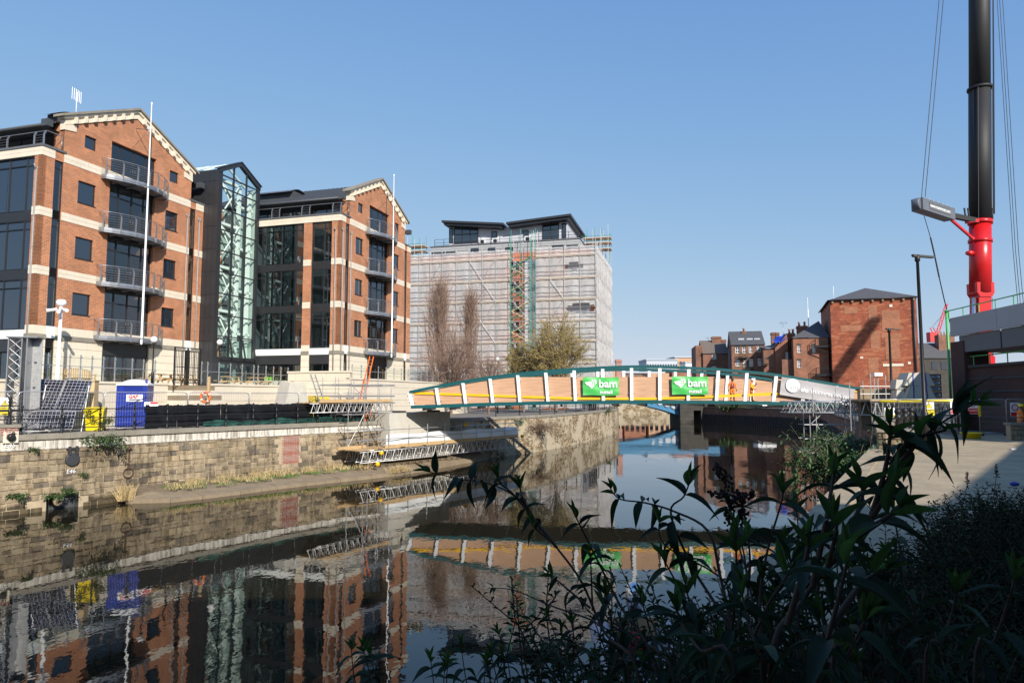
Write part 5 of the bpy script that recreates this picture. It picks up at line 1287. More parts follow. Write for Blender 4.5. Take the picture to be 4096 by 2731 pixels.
for i in range(4):
    x,_ = on_frame(G1,1075+i*20,1520,-3.2); q = Vector((x,-3.2,TZ)); t = thing('terrace_chair','lime slatted chair beside the atrium picnic table','chair',G1 @ q,'lime green chairs on the terrace')
    mb = MB(G1); mb.box(q.x-.25,q.x+.25,-3.45,-2.95,TZ+.42,TZ+.46); mb.build('seat','lime',t)
    for k in range(5): mb = MB(G1); mb.box(q.x-.25,q.x+.25,-2.97,-2.94,TZ+.5+k*.1,TZ+.56+k*.1); mb.build('back_slat','lime',t)
    for dx in (-.22,.22):
        for y in (-3.42,-2.96): mb = MB(G1); mb.box(q.x+dx-.02,q.x+dx+.02,y-.02,y+.02,TZ,TZ+(.42 if y<-3 else .95)); mb.build('leg','lime',t)
# glass balustrade
GY = -6.75
def balustrade(label, Mx, pts, y, z0, h, side=False):
    t = thing('glass_balustrade', label, 'balustrade', Mx @ Vector((pts[0],y,z0)))
    for x in pts:
        mb = MB(Mx); mb.bar((x,y,z0),(x,y,z0+h),.05,.05,(0,1,0)); mb.build('post','galv',t)
        for k in (.12,.5,.9): mb = MB(Mx); mb.box(x-.07,x+.07,y-.05,y-.01,z0+h*k-.03,z0+h*k+.03); mb.build('glass_clamp','galv',t)
    for a, b_ in zip(pts, pts[1:]):
        if b_-a > 2.6: continue
        mb = MB(Mx); mb.add([(a+.05,y,z0+.08),(b_-.05,y,z0+.08),(b_-.05,y,z0+h-.02),(a+.05,y,z0+h-.02)],[(0,1,2,3)]); mb.build('glass_panel','glass_clear',t)
        mb = MB(Mx); mb.tube([(a,y-.06,z0+h*.56),(b_,y-.06,z0+h*.56)],.02,5,False); mb.build('rail','galv',t)
zz2 = lambda v_: v_/1.9605; zz4 = lambda v_: 700+v_/2.352
balustrade('glass balustrade on steel posts along the lower terrace behind the toilet', G1, [on_frame(G1,zz2(v_),1480,-5.3)[0] for v_ in (60,150,290,375,545,630,720,810,900,1035,1125,1215)], -5.3, TZ+.1, 1.55)
balustrade('glass balustrade on steel posts before the atrium picnic tables', G1, [on_frame(G1,zz4(v_),1500,GY)[0] for v_ in (248,305,412,520,630,740,780,855,925,995,1062)], GY, TZ+.1, 1.55)
balustrade('frameless glass balustrade above the wall before the right office block', G1, [17+i*1.5 for i in range(17)], -12.55, 7.05, 1.15)
# black gate
gx0,gx1 = on_frame(G1,697,1480,-6.6)[0], on_frame(G1,800,1480,-6.6)[0]
t = thing('terrace_gate','tall black bar gate at the head of the terrace steps','gate',G1 @ Vector((gx0,-6.6,TZ)))
for x in (gx0,gx1,(gx0+gx1)/2): mb = MB(G1); mb.bar((x,-6.6,TZ),(x,-6.6,TZ+2.5),.08,.08); mb.build('gate_post','iron_black',t)
for z in (.15,1.2,2.25,2.48): mb = MB(G1); mb.bar((gx0,-6.6,TZ+z),(gx1,-6.6,TZ+z),.05,.05); mb.build('cross_rail','iron_black',t)
k = gx0+.14
while k < gx1-.1: mb = MB(G1); mb.bar((k,-6.6,TZ+.15),(k,-6.6,TZ+2.25),.022,.022); mb.build('bar','iron_black',t); k += .15
# lifebuoy on a timber post
p = at_y(824,1588,43.4); t = thing('lifebuoy','orange lifebuoy hung on a timber post above the black sheeting','lifebuoy',(p.x,p.y,QZ))
mb = MB(); mb.smooth=True; R_=.3
ring = [(p.x+R_*math.cos(k*math.pi/10),p.y-.08,p.z+R_*math.sin(k*math.pi/10)) for k in range(21)]; mb.tube(ring,.085,8,False); mb.build('ring','orange_plastic',t)
for k in range(4):
    a = k*math.pi/2+.6; mb = MB(); mb.tube([(p.x+R_*math.cos(a-.13),p.y-.08,p.z+R_*math.sin(a-.13)),(p.x+R_*math.cos(a+.13),p.y-.08,p.z+R_*math.sin(a+.13))],.09,8); mb.build('band','white_paint',t)
mb = MB(); mb.bar((p.x+.12,p.y+.1,QZ-.05),(p.x+.12,p.y+.1,p.z+1.3),.14,.14); mb.build('post','timber',t)
p = Vector((*W1.at(W1.find_px(632),-.58),QZ+1.3)); t = thing('notice_board','small white notice with red heading above the black sheeting','sign',p)
mb = MB(frame(p.x,p.y,(.8,.6),p.z)); mb.box(-.35,.35,-.02,0,0,.24); mb.build('board','white_print',t)
mb = MB(frame(p.x,p.y,(.8,.6),p.z)); mb.box(-.05,.34,-.026,-.021,.12,.23); mb.build('heading','red_print',t)
mb = MB(frame(p.x,p.y,(.8,.6),p.z)); mb.lathe((-.2,-.03,.12),[(.06,0),(.09,0),(.09,.006)],14,axis=1,cap=False); mb.build('symbol','red_print',t)
# pallets of rods and rubble by the toilet
t = thing('rod_pile','rusty steel rods and rubble heaped right of the portable toilet','rubble',on_z(590,1712,QZ-.06))
for k in range(9): q = on_z(575+k*4,1712,QZ-.06); tube_part(t,'rod',q+Vector((-.4,0,.35-.03*k)),q+Vector((.5,-.3,.05)),.025,'rust')
mb = MB(); q = on_z(605,1716,QZ-.05); mb.sphere(q+Vector((0,0,.1)),.3,8,5,(1.3,.8,.5)); mb.build('sack','white_paint',t)
# ---- fittings on the river wall
def wallfit(px, py, off=.06):
    t = W1.find_px(px); p = W1.at(t, off); d = W1.dir(t); r = ray(px, py); Y = p[1]; z = CH+r.z*(Y/r.y); return frame(p[0], p[1], d), z
f, z = wallfit(303,1833,.07); t = thing('flap_valve','round dark grey outfall flap hinged on the river wall','flap valve',f @ Vector((0,0,z)))
mb = MB(f); mb.lathe((0,-.1,z-.05),[(.3,0),(.34,.02),(.34,.1)],22,axis=1); mb.build('flap','grey_flap',t)
for s in (-1,1): mb = MB(f); mb.box(s*.17-.05,s*.17+.05,-.14,.02,z+.2,z+.62); mb.build('hinge_arm','grey_flap',t)
mb = MB(f); mb.box(-.3,.3,-.06,.02,z+.45,z+.52); mb.build('hinge_bar','grey_flap',t)
f, z = wallfit(527,1890,.08); t = thing('mooring_ring','rusty mooring ring hanging on a chain from the river wall','mooring ring',f @ Vector((0,0,z)))
mb = MB(f); mb.tube([(.26*math.cos(k*math.pi/9),-.03,z+.26*math.sin(k*math.pi/9)) for k in range(19)],.03,6,False); mb.build('ring','rust',t)
for k in range(9): mb = MB(f); zc = z+.33+k*.115; rr=.075; mb.tube([(rr*.6*math.cos(a*math.pi/5)*(1 if k%2 else .3),-.04+rr*.6*math.cos(a*math.pi/5)*(.3 if k%2 else 1)*.5,zc+rr*math.sin(a*math.pi/5)) for a in range(11)],.016,5,False); mb.build('chain_link','rust',t)
mb = MB(f); mb.grid(lambda u,w:(-.12+.24*u,-.02-.2*w,z+1.42-.12*(2*u-1)**2-.1*w),5,3); mb.build('hook','rust',t)
f, z = wallfit(57,1748,.1); t = thing('fender_bracket','black round fender bolted on a cream stone plate by the parapet','fender',f @ Vector((0,0,z)))
mb = MB(f); mb.box(-.3,.3,-.1,.05,z-.27,z+.27); mb.build('stone_plate','cream_stone',t)
mb = MB(f); mb.lathe((0,-.3,z),[(.1,0),(.17,.05),(.19,.2)],12,axis=1); mb.tube([(0,-.2,z+.15),(.05,-.25,z+.26),(.12,-.2,z+.2)],.03,6); mb.build('fender','black_plastic',t)
for px, py, tx in ((57,1781,'E45'),(299,1885,'E46')):
    f, z = wallfit(px,py,.1); t = thing('painted_mark','hand painted white %s on the river wall' % ('number below the outfall flap' if tx=='E46' else 'number below the fender'),'painted number',f @ Vector((0,0,z)))
    lettering(tx,'lettering','white_print',t,f @ Matrix.Translation((0,-.015,z)),.30,0,shear=.1)
f, z = wallfit(248,2005,.1); t = thing('drain_pipe','broken stoneware drain pipe sticking out of the wall recess','pipe',f @ Vector((0,0,z)))
mb = MB(f); mb.lathe((0,-.25,z),[(.13,0),(.19,0),(.2,.12),(.17,.14),(.17,.6),(.13,.6),(.13,0)],14,axis=1); mb.build('pipe','toe_stone',t)
# vegetation of the wall and ledge
def blades(mb, c, n_, h, sp, lean=.5, w=.012):
    for _ in range(n_):
        a = random.uniform(0,6.28); r = random.uniform(0,sp); p = Vector((c[0]+r*math.cos(a),c[1]+r*math.sin(a),c[2])); hh = h*random.uniform(.5,1.15)
        d = Vector((random.gauss(0,lean),random.gauss(0,lean),1)).normalized(); s = Vector((math.cos(a),math.sin(a),0))*w
        m_ = p+d*hh*.55; e = p+d*hh+Vector((d.x,d.y,-.6))*hh*.22
        mb.add([p-s,p+s,m_+s*.8,m_-s*.8,e],[(0,1,2,3),(3,2,4)])
gd1 = MB(); gd2 = MB()
for i in range(130):
    tq = random.uniform(3.5,17.5); a = TO.at(tq); ia = inner(a); k = random.uniform(.35,.95); c_ = lerp2(a, ia, k)
    if random.random() < .62: blades(gd1,(*c_,.42+.22*k),26,.5*random.uniform(.5,1.3),.35,.45)
    if random.random() < .75: blades(gd2,(*c_,.4+.2*k),26,.22,.4,.6)
blades(gd1,(*lerp2(TO.at(.6),inner(TO.at(.6)),.3),.15),240,1.05,.4,.18)
for i in range(12): blades(gd1,(*TO.at(19+random.uniform(-1,1)),.25),30,.7,.4,.6)
tag(gd1.build('dry_grass','dry_grass'),'straw coloured dry grass along the ledge below the river wall','grass',kind='stuff')
tag(gd2.build('green_grass','fresh_grass'),'short green grass on the ledge below the river wall','grass',kind='stuff')
def leafy(name,label,cat,base,n_,rad,up,mat='weed_leaf',leaf=.09,stems=8,hang=.3):
    base = Vector(base); t = thing(name,label,cat,base); st=MB(); lf=MB()
    for s in range(stems):
        a=random.uniform(0,6.28); d=Vector((math.cos(a)*rad,math.sin(a)*rad*.6,up*random.uniform(.3,1.1))); P=[base+d*k/5+Vector((0,0,-hang*(k/5)**2*random.random())) for k in range(6)]
        st.tube(P,[.014-.002*k for k in range(6)],4,False)
        for _ in range(n_//stems):
            k=random.uniform(.2,1); i=min(int(k*5),4); p=P[i]+(P[i+1]-P[i])*(k*5-i); q=Vector((random.gauss(0,1),random.gauss(0,1),random.gauss(0,.7))).normalized(); w_=q.cross(Vector((0,0,1))).normalized()*leaf*.22
            p=p+q*random.uniform(0,.18*rad); lf.add([p,p+q*leaf*.5+w_,p+q*leaf-Vector((0,0,leaf*.3)),p+q*leaf*.5-w_],[(0,1,2,3)])
    st.build('stems','dead_stem',t); lf.build('leaves',mat,t); return t
f, z = wallfit(405,1760,.2); leafy('wall_shrub','leafy shrub rooted in the coping between bin and toilet','shrub',f @ Vector((0,-.1,z)),900,1.3,.5,leaf=.15,stems=16,hang=.7)
f, z = wallfit(415,1700,-.3); leafy('wall_shrub','thin twiggy shrub growing through the railing by the yellow bin','shrub',f @ Vector((0,0,z)),500,.9,1.0,leaf=.13,stems=12)
for px,py,r_,lab in ((90,1985,.5,'dark green weed low on the river wall beside the drain recess'),(230,1985,.7,'ivy trailing over the drain recess'),(150,1795,.28,'small weed high on the river wall below the parapet'),(345,1895,.3,'small weed beside the painted number'),(290,1960,.5,'ivy shoots over the broken drain pipe'),(700,1945,.35,'weed in the square drain hole')):
    f,z = wallfit(px,py,.1); leafy('wall_weed',lab,'weed',f @ Vector((0,-.05,z)),int(700*r_),r_,r_*.5,leaf=.13 if r_>.4 else .09,stems=7)
p = W2.at(W2.find_px(2135),.1); leafy('wall_bramble','bare brown bramble hanging down the rubble river wall','bramble',(*p,2.4),2600,2.6,1.3,mat='dead_stem',leaf=.16,stems=60,hang=2.4)
for px,z_,lab in ((2070,2.9,'green weed left of the brown bramble'),(2190,3.0,'green weed right of the brown bramble'),(2420,3.3,'weed on the corner of the rubble wall'),(2460,3.9,'small bush at the far end of the railings')):
    p = W2.at(W2.find_px(px),.1); leafy('wall_weed',lab,'weed',(*p,z_),240,.9,.8,leaf=.2,stems=8)
# ================================================================ scaffolded flats beyond, bare trees
S0 = frame(11.97, 97.0, (math.cos(R(15)), -math.sin(R(15))))
plain('grey_panel', (.36,.37,.37), .6, var=.06, scale=.6)
plain('pale_panel', (.50,.51,.55), .55, var=.05, scale=.6)
plain('scaf_board', (.55,.46,.36), .8, var=.12, scale=2)
plain('green_tube', (.05,.30,.20), .5, .2, var=.15)
plain('ply_board', (.60,.48,.30), .8, var=.1)
m, n, l, b = nt('debris_mesh'); n.remove(b); out = n['Material Output']
tr = n.new('ShaderNodeBsdfTransparent'); df = n.new('ShaderNodeBsdfDiffuse'); mx_ = n.new('ShaderNodeMixShader'); tl = n.new('ShaderNodeBsdfTranslucent')
v = mapping(n, l, 'UV', (1.6,.35,1)); fo = ramp(n, l, noise(n, l, v, 1.6, 5, .65), [(.3,(.60,)*3),(.7,(.84,)*3)])
df.inputs[0].default_value = (.78,.765,.74,1); tl.inputs[0].default_value = (.78,.765,.74,1); ms = n.new('ShaderNodeMixShader'); ms.inputs[0].default_value = .35
l.new(df.outputs[0], ms.inputs[1]); l.new(tl.outputs[0], ms.inputs[2]); l.new(fo, mx_.inputs[0]); l.new(tr.outputs[0], mx_.inputs[1]); l.new(ms.outputs[0], mx_.inputs[2]); l.new(mx_.outputs[0], out.inputs[0])
z5 = lambda x, y: (1600+x/2.24, 820+y/2.24)
XL = -33.0
flats = thing('apartment_block', 'brick and grey panel apartment block with a butterfly roof behind scaffold netting', 'building', S0 @ Vector((-16,8,QZ)))
ZT = on_frame(S0, *z5(1500,400), 1.5)[1]
fw_ = MB(S0); ops = []
for r_ in range(7):
    z0 = 6.0+r_*3.05
    for x in range(-31, -1, 3): ops.append((x, x+1.3, z0, z0+1.6))
fw_.wall(XL, -.9, QZ-.1, ZT, ops, 1.5); fw_.add([(-.9,1.5,QZ),(-.9,19,QZ),(-.9,19,ZT),(-.9,1.5,ZT)],[(0,1,2,3)]); fw_.add([(XL,1.5,ZT),(-.9,1.5,ZT),(-.9,19,ZT),(XL,19,ZT)],[(0,1,2,3)])
fw_.build('brick_wall', 'brick_flats', flats)
for a, b_, c_, d in ops:
    if a < -29: continue
    mb = MB(S0); mb.box(a,b_,1.62,1.7,c_,d); w = mb.build('window','glass_dark',flats)
    mb = MB(S0); mb.box((a+b_)/2-.04,(a+b_)/2+.04,1.56,1.64,c_,d); mb.box(a,b_,1.56,1.63,c_+.75,c_+.82); mb.build('window_frame','white_paint',w)
for x0, x1 in ((-10.8,-8.2),(-20.8,-18.6),(-33,-27.5),(-4.3,-.95)): mb = MB(S0); mb.box(x0,x1,1.42,1.48,QZ,ZT-1.2 if x0>-30 else ZT-.6); mb.build('grey_panel_bay','pale_panel',flats)
# recessed grey storey and penthouse
xa = on_frame(S0,*z5(275,350),2.5)[0]; xb = on_frame(S0,*z5(1610,300),2.5)[0]; zf0 = on_frame(S0,*z5(1500,372),2.5)[1]; zf1 = on_frame(S0,*z5(1500,305),2.5)[1]
mb = MB(S0); mb.box(xa,xb,2.5,19,ZT-1.2,zf1-.02); mb.build('recessed_storey_core','grey_panel',flats)
n_ = 12
for i in range(n_): mb = MB(S0); a = xa+(xb-xa)*i/n_; mb.box(a+.015,a+(xb-xa)/n_-.015,2.42,2.5,zf0+.3,zf1-.1); mb.build('fascia_panel','grey_panel',flats)
mb = MB(S0); mb.box(xa-.1,xb+.1,2.3,19,zf1-.08,zf1+.06); mb.build('roof_edge','lead',flats)
for p0, p1 in (((285,430),(495,480)),((635,390),(705,420)),((790,385),(860,430)),((945,380),(1020,405)),((1365,362),(1475,440)),((1490,362),(1595,440))):
    a, zt_ = on_frame(S0,*z5(*p0),2.4); b_, zb_ = on_frame(S0,*z5(*p1),2.4); pane_window(flats,S0,a,b_,zb_,zt_,2.36,((a+b_)/2,),(),'glass_dark',fw=.12)
pa = on_frame(S0,*z5(440,250),4.0)[0]; pb_ = on_frame(S0,*z5(1500,250),4.0)[0]; pz0 = zf1
def pz(x_, y_): return on_frame(S0,*z5(x_,y_),4.0)
mb = MB(S0); (q0,h0),(q1,h1),(q2,h2) = pz(440,190),pz(930,205),pz(1500,135)
mb.extr([(pa,4.0,pz0),(pb_,4.0,pz0),(q2,4.0,h2),(q1,4.0,h1),(pa,4.0,h0)],(0,12,0)); mb.build('penthouse','pale_panel',flats)
for p0, p1, cols in (((485,205),(700,335),3),((440,210),(475,340),1),((1275,165),(1425,300),2),((820,240),(868,310),1),((1100,228),(1152,290),1),((1450,165),(1490,295),1)):
    a, zt_ = on_frame(S0,*z5(*p0),3.95); b_, zb_ = on_frame(S0,*z5(*p1),3.95); pane_window(flats,S0,a,b_,max(zb_,pz0+.1),zt_,3.9,[a+(b_-a)*k/cols for k in range(1,cols)],(zb_+(zt_-zb_)*.55,) if cols>1 else (),'glass_dark',fw=.12)
for P_ in (((372,148),(925,170)),((950,165),(1530,88))):
    (a,za),(b_,zb_) = on_frame(S0,*z5(*P_[0]),2.2), on_frame(S0,*z5(*P_[1]),2.2); mb = MB(S0)
    mb.extr([(a,2.2,za-.12),(b_,2.2,zb_-.12),(b_,2.2,zb_+.2),(a,2.2,za+.2)],(0,15,0)); mb.build('roof_wing','dark_clad',flats)
    mb = MB(S0); mb.extr([(a+.3,2.5,za-.5),(b_-.3,2.5,zb_-.5),(b_-.3,2.5,zb_-.13),(a+.3,2.5,za-.13)],(0,13,0)); mb.build('soffit','dark_frame',flats)
rx = [xa+.6+i*(xb-xa-.8)/15 for i in range(16)]
for x in rx: mb = MB(S0); mb.bar((x,2.7,zf1+.06),(x,2.7,zf1+1.2),.06,.06,(0,1,0)); mb.build('rail_post','dark_frame',flats)
for z in (.25,.65,1.18): mb = MB(S0); mb.bar((rx[0],2.7,zf1+z),(rx[-1],2.7,zf1+z),.04,.05); mb.build('roof_rail','dark_frame',flats)
for px_, py_ in ((740,300),(855,300),(1145,267)):
    a, z_ = on_frame(S0,*z5(px_,py_),3.4); mb = MB(S0); mb.box(a-.5,a+.5,3.2,3.7,zf1+.06,zf1+1.0); u_ = mb.build('air_unit','white_paint',flats); mb = MB(S0); mb.lathe((a,3.19,zf1+.55),[(.3,-.02),(.33,0)],14,axis=1); mb.build('fan','dark_frame',u_)
# the scaffold
sc = thing('facade_scaffold', 'tube scaffold with boarded lifts wrapped around the apartment block', 'scaffold', S0 @ Vector((-14,0,QZ)))
ST = [on_frame(S0,*z5(v_,700))[0] for v_ in (60,175,275,380,510,628,740,862,1000,1085,1180,1218,1345,1475,1615,1755)]
LZ = [on_frame(S0,*z5(1600,v_))[1] for v_ in (448,650,840,1032,1218)]; LZ += [LZ[-1]-3.1, LZ[-1]-6.2]
zt = LZ[0]+1.6
for x in ST:
    tw = -11.4 < 0 and ST[8]-.1 <= x <= ST[11]+.1
    for y in (-.28, 1.1): tube_part(sc, 'standard', S0 @ Vector((x,y,QZ-.05)), S0 @ Vector((x,y,zt+random.uniform(0,.7)+(2.2 if tw else 0))), .042, 'green_tube' if tw and y < 0 else 'galv')
ys = [i*2.35 for i in range(9)]
for y in ys: tube_part(sc, 'standard', S0 @ Vector((.05,y,QZ-.05)), S0 @ Vector((.05,y,zt+random.uniform(.5,4.5 if y>6 else 1))), .042, 'galv')
for k, z in enumerate(LZ):
    for dz_ in (0, .55, 1.05, 1.9):
        for a, b_ in ((ST[0],ST[8]),(ST[8],ST[11]),(ST[11],ST[15])): tube_part(sc, 'ledger', S0 @ Vector((a-.2,-.34,z+dz_)), S0 @ Vector((b_+.2,-.34,z+dz_)), .038)
    tube_part(sc, 'ledger', S0 @ Vector((.1,-.3,z+.5)), S0 @ Vector((.1,19,z+.5)), .034)
    for a, b_ in zip(ST[:8]+ST[11:-1], ST[1:9]+ST[12:]):
        mb = MB(S0); mb.box(a+.02,b_-.02,-.02,1.25,z-.12,z-.06); mb.box(a+.02,b_-.02,-.33,-.3,z-.14,z+.16); mb.build('boarding','scaf_board',sc)
    mb = MB(S0); mb.box(-1.2,.05,0,19,z-.12,z-.06); mb.build('boarding','scaf_board',sc)
    for i in ((2,3),(6,7),(12,13),(5,6)):
        a, b_ = ST[i[0]], ST[i[1]]; up = (k+i[0]) % 2
        tube_part(sc, 'brace', S0 @ Vector((a,-.4,z if up else z-3.1)), S0 @ Vector((b_,-.4,z-3.1 if up else z)), .038)
# stair tower in the gap of the netting
for k, z in enumerate(LZ):
    a, b_ = ST[8]+.2, ST[10]
    for j in range(2):
        za = z-3.1+1.55*j; s0_, s1_ = (a, b_) if j else (b_, a)
        mb = MB(S0); mb.bar((s0_,-.5,za),(s1_,-.5,za+1.5),.5,.1); mb.build('stair_flight','green_tube' if (k+j) % 4 == 1 else 'ply_board',sc)
    for j in range(5): tube_part(sc,'tower_rail',S0 @ Vector((a-.2,-.8,z-3.1+j*.62)),S0 @ Vector((b_+.3,-.8,z-3.1+j*.62)),.032,'green_tube' if j%2 else 'galv')
    tube_part(sc,'brace',S0 @ Vector((a,-.82,z-3.1)),S0 @ Vector((b_,-.82,z)),.034,'green_tube'); tube_part(sc,'brace',S0 @ Vector((b_,-.82,z-3.1)),S0 @ Vector((a,-.82,z)),.034,'galv')
for x in (ST[8],ST[10]): tube_part(sc,'standard',S0 @ Vector((x,-.8,QZ-.05)),S0 @ Vector((x,-.8,zt+1.2)),.042,'green_tube')
# loading bays on top, both ends
for cx_, cy_, zz_ in ((-1.0,9,zt+2.2),(-29.5,2,zt+1.0)):
    for i in range(4):
        for j in range(2): tube_part(sc,'standard',S0 @ Vector((cx_-1.8+i*1.2,cy_+j*2,zz_-3)),S0 @ Vector((cx_-1.8+i*1.2,cy_+j*2,zz_+random.uniform(1,3))),.04,'green_tube' if j else 'galv')
    for z in (-.8,.2,1.0): tube_part(sc,'ledger',S0 @ Vector((cx_-2.4,cy_,zz_+z)),S0 @ Vector((cx_+2.4,cy_,zz_+z)),.036,'green_tube'); mb = MB(S0); mb.box(cx_-2.2,cx_+2.2,cy_,cy_+2.2,zz_+z-.3,zz_+z-.2); mb.build('boarding','scaf_board',sc)
# debris netting, bay by bay
net = thing('debris_netting', 'pale translucent debris netting hung on the scaffold, torn in two places', 'netting', S0 @ Vector((-14,-.2,QZ)))
h1 = [on_frame(S0,*z5(*p),-.2) for p in ((1465,520),(1640,580))]; h2 = [on_frame(S0,*z5(*p),-.2) for p in ((1490,885),(1755,965))]
def torn(x, z):
    for (a, zt_), (b_, zb_) in (h1, h2):
        cx_, cz_ = (a+b_)/2, (zt_+zb_)/2
        if ((x-cx_)/((b_-a)/2))**2+((z-cz_)/((zt_-zb_)/2))**2 < 1: return True
    return False
ZN = [LZ[0]+1.3]+LZ+[QZ+.3]
def netpanel(fn, wx, z0, z1, test=None):
    nu, nv = 10, 10; V = [fn(i/nu, j/nv) for j in range(nv+1) for i in range(nu+1)]; mb = MB(S0); mb.smooth = True
    fs = []
    for j in range(nv):
        for i in range(nu):
            q = [V[j*(nu+1)+i],V[j*(nu+1)+i+1],V[(j+1)*(nu+1)+i+1],V[(j+1)*(nu+1)+i]]
            if test and test(sum(p[0] for p in q)/4, sum(p[2] for p in q)/4): continue
            fs.append((j*(nu+1)+i,j*(nu+1)+i+1,(j+1)*(nu+1)+i+1,(j+1)*(nu+1)+i))
    if fs: mb.add(V, fs); mb.build('net_panel','debris_mesh',net)
for a, b_ in zip(ST[:8]+ST[11:-1], ST[1:9]+ST[12:]):
    for zt_, zb_ in zip(ZN, ZN[1:]):
        ph = random.uniform(0,6); am = random.uniform(.05,.16)
        netpanel(lambda u, w: (a+(b_-a)*u, -.14-am*math.sin(u*math.pi)*math.sin(w*math.pi)-.03*math.sin(u*9+ph), zb_-.12*math.sin(u*math.pi)*(1-w)+(zt_-zb_)*w), b_-a, zb_, zt_, torn)
for y0, y1 in zip(ys, ys[1:]):
    for zt_, zb_ in zip(ZN, ZN[1:]):
        ph = random.uniform(0,6); am = random.uniform(.1,.3)
        netpanel(lambda u, w: (.16+am*math.sin(u*math.pi)*math.sin(w*math.pi*.9)+.04*math.sin(w*15+ph), y0+(y1-y0)*u, zb_-.2*math.sin(u*math.pi)*(1-w)+(zt_-zb_)*w), y1-y0, zb_, zt_)
# second layer on the river side reads denser
for y0, y1 in zip(ys, ys[1:]): netpanel(lambda u, w: (.1, y0+(y1-y0)*u, QZ+.3+(ZN[0]-QZ-.3)*w), 1, 1, 1)
# ---- trees
plain('bark_brown', (.17,.115,.085), .9, var=.3, scale=5)
plain('bark_grey', (.19,.16,.13), .9, var=.25, scale=5)
plain('twig_brown', (.25,.165,.125), .9, var=.25, scale=3)
plain('twig_olive', (.24,.18,.09), .9, var=.25, scale=3)
plain('bud_olive', (.27,.205,.06), .8, var=.3, scale=4)
def bare_tree(label, base, H_, spread, n_, narrow, mat, bud=None, stem=.16, low=.08, seed=1, sub=5, tw=.016, shape=None, dome=False):
    rnd = random.Random(seed); base = Vector(base); t = thing('bare_tree', label, 'tree', base)
    tk = MB(); P = [base+Vector((rnd.uniform(-.05,.05)*k,rnd.uniform(-.05,.05)*k,H_*.16*k)) for k in range(6)]
    tk.tube(P, [stem*(1-.16*k) for k in range(6)], 8, False)
    cr = MB(); lf = MB()
    for i in range(n_):
        k = low+(.8-low)*rnd.random()**1.2; f_ = k*H_/(H_*.8)*5*.98; j = min(int(f_),4); p = P[j]+(P[j+1]-P[j])*(f_-j)
        a = rnd.uniform(0,6.283); prof = shape(k) if shape else (1-k)
        ln = H_*(1-k)*rnd.uniform(.55,1.0)
        out = Vector((math.cos(a),math.sin(a),0)); reach = spread*prof*rnd.uniform(.45,1.1)*(1-.75*((k*H_*.8+ln)/H_)**3 if spread < 2.9 else 1)
        pts = [p]
        if dome:
            th = math.acos(1-rnd.random()*.72); rr_ = rnd.uniform(.55,1.0)**.4; tipp = base+Vector((0,0,H_*.12))+Vector((spread*math.sin(th)*math.cos(a),spread*math.sin(th)*math.sin(a),H_*.88*math.cos(th)**.8))*rr_
            ctl = p+(tipp-p)*.35+Vector((0,0,(tipp-p).length*.10))+out*spread*.12
            pts += [p*(1-u)**2+ctl*2*u*(1-u)+tipp*u*u+Vector((rnd.gauss(0,.03),rnd.gauss(0,.03),0))*H_*.1*u for u in (.2,.4,.6,.8,1.0)]
        else: pts += [p+out*reach*(u**narrow)+Vector((0,0,ln*u))+Vector((rnd.gauss(0,.04),rnd.gauss(0,.04),0))*H_*.1*u for u in (.2,.4,.6,.8,1.0)]
        for s in range(1,1):
            u = s/5; pts.append(p+out*reach*(u**narrow)+Vector((0,0,ln*u))+Vector((rnd.gauss(0,.04),rnd.gauss(0,.04),0))*H_*.1*u)
        r0 = stem*.28*(1-k*.7); tk.tube(pts, [max(r0*(1-.18*s),tw) for s in range(6)], 5, False)
        for _ in range(sub):
            u = rnd.uniform(.25,1.0)*5; j = min(int(u),4); q = pts[j]+(pts[j+1]-pts[j])*(u-j); d = (pts[j+1]-pts[j]).normalized()
            d2 = (d+Vector((rnd.gauss(0,.35),rnd.gauss(0,.35),rnd.uniform(.0,.3)))).normalized(); L_ = H_*.14*rnd.uniform(.5,1.2)
            e = q+d2*L_*.5+Vector((rnd.gauss(0,.05),rnd.gauss(0,.05),0)); g_ = q+d2*L_+Vector((0,0,L_*.15))
            cr.tube([q,e,g_],[tw,tw*.8,tw*.4],3,False)
            for _2 in range(4):
                w_ = rnd.random(); q2 = e+(g_-e)*w_ if rnd.random()<.6 else q+(e-q)*w_; d3 = (d2+Vector((rnd.gauss(0,.45),rnd.gauss(0,.45),rnd.uniform(-.1,.4)))).normalized(); h2_ = q2+d3*L_*.45
                cr.tube([q2,h2_],[tw*.7,tw*.35],3,False)
                if bud:
                    for _3 in range(3):
                        c_ = q2+(h2_-q2)*rnd.uniform(.2,1.05)+Vector((rnd.gauss(0,.05),rnd.gauss(0,.05),rnd.gauss(0,.05))); d4 = Vector((rnd.gauss(0,1),rnd.gauss(0,1),rnd.gauss(0,1))).normalized()*.085; d5 = d4.orthogonal().normalized()*.05; lf.add([c_-d4,c_+d5,c_+d4,c_-d5],[(0,1,2,3)])
    tk.build('trunk', 'bark_grey' if mat=='twig_olive' else 'bark_brown', t); o = cr.build('crown', mat, t)
    if bud: lf.build('buds', bud, t)
    return t
def ground_at(px, Y): r = ray(px,1600); return (r.x*Y/r.y, Y, QZ-.08)
egg = lambda k: math.sin(min(1,max(0,.12+k*.9))*math.pi)**.6*.9
bare_tree('tall narrow bare tree rising behind the brown rounded tree', ground_at(1757,86), 15.9, 2.7, 95, .55, 'twig_brown', seed=3, sub=6, shape=lambda k:1.1-k, tw=.018)
bare_tree('slim bare spire tree in front of the netting', ground_at(1878,88), 15.0, 2.1, 75, .55, 'twig_brown', seed=5, sub=6, shape=lambda k:1.1-k, tw=.018)
bare_tree('broad rounded bare tree with brown twigs by the right office block', ground_at(1805,72), 9.3, 3.9, 120, .62, 'twig_brown', seed=8, sub=8, low=.08, tw=.015, dome=True)
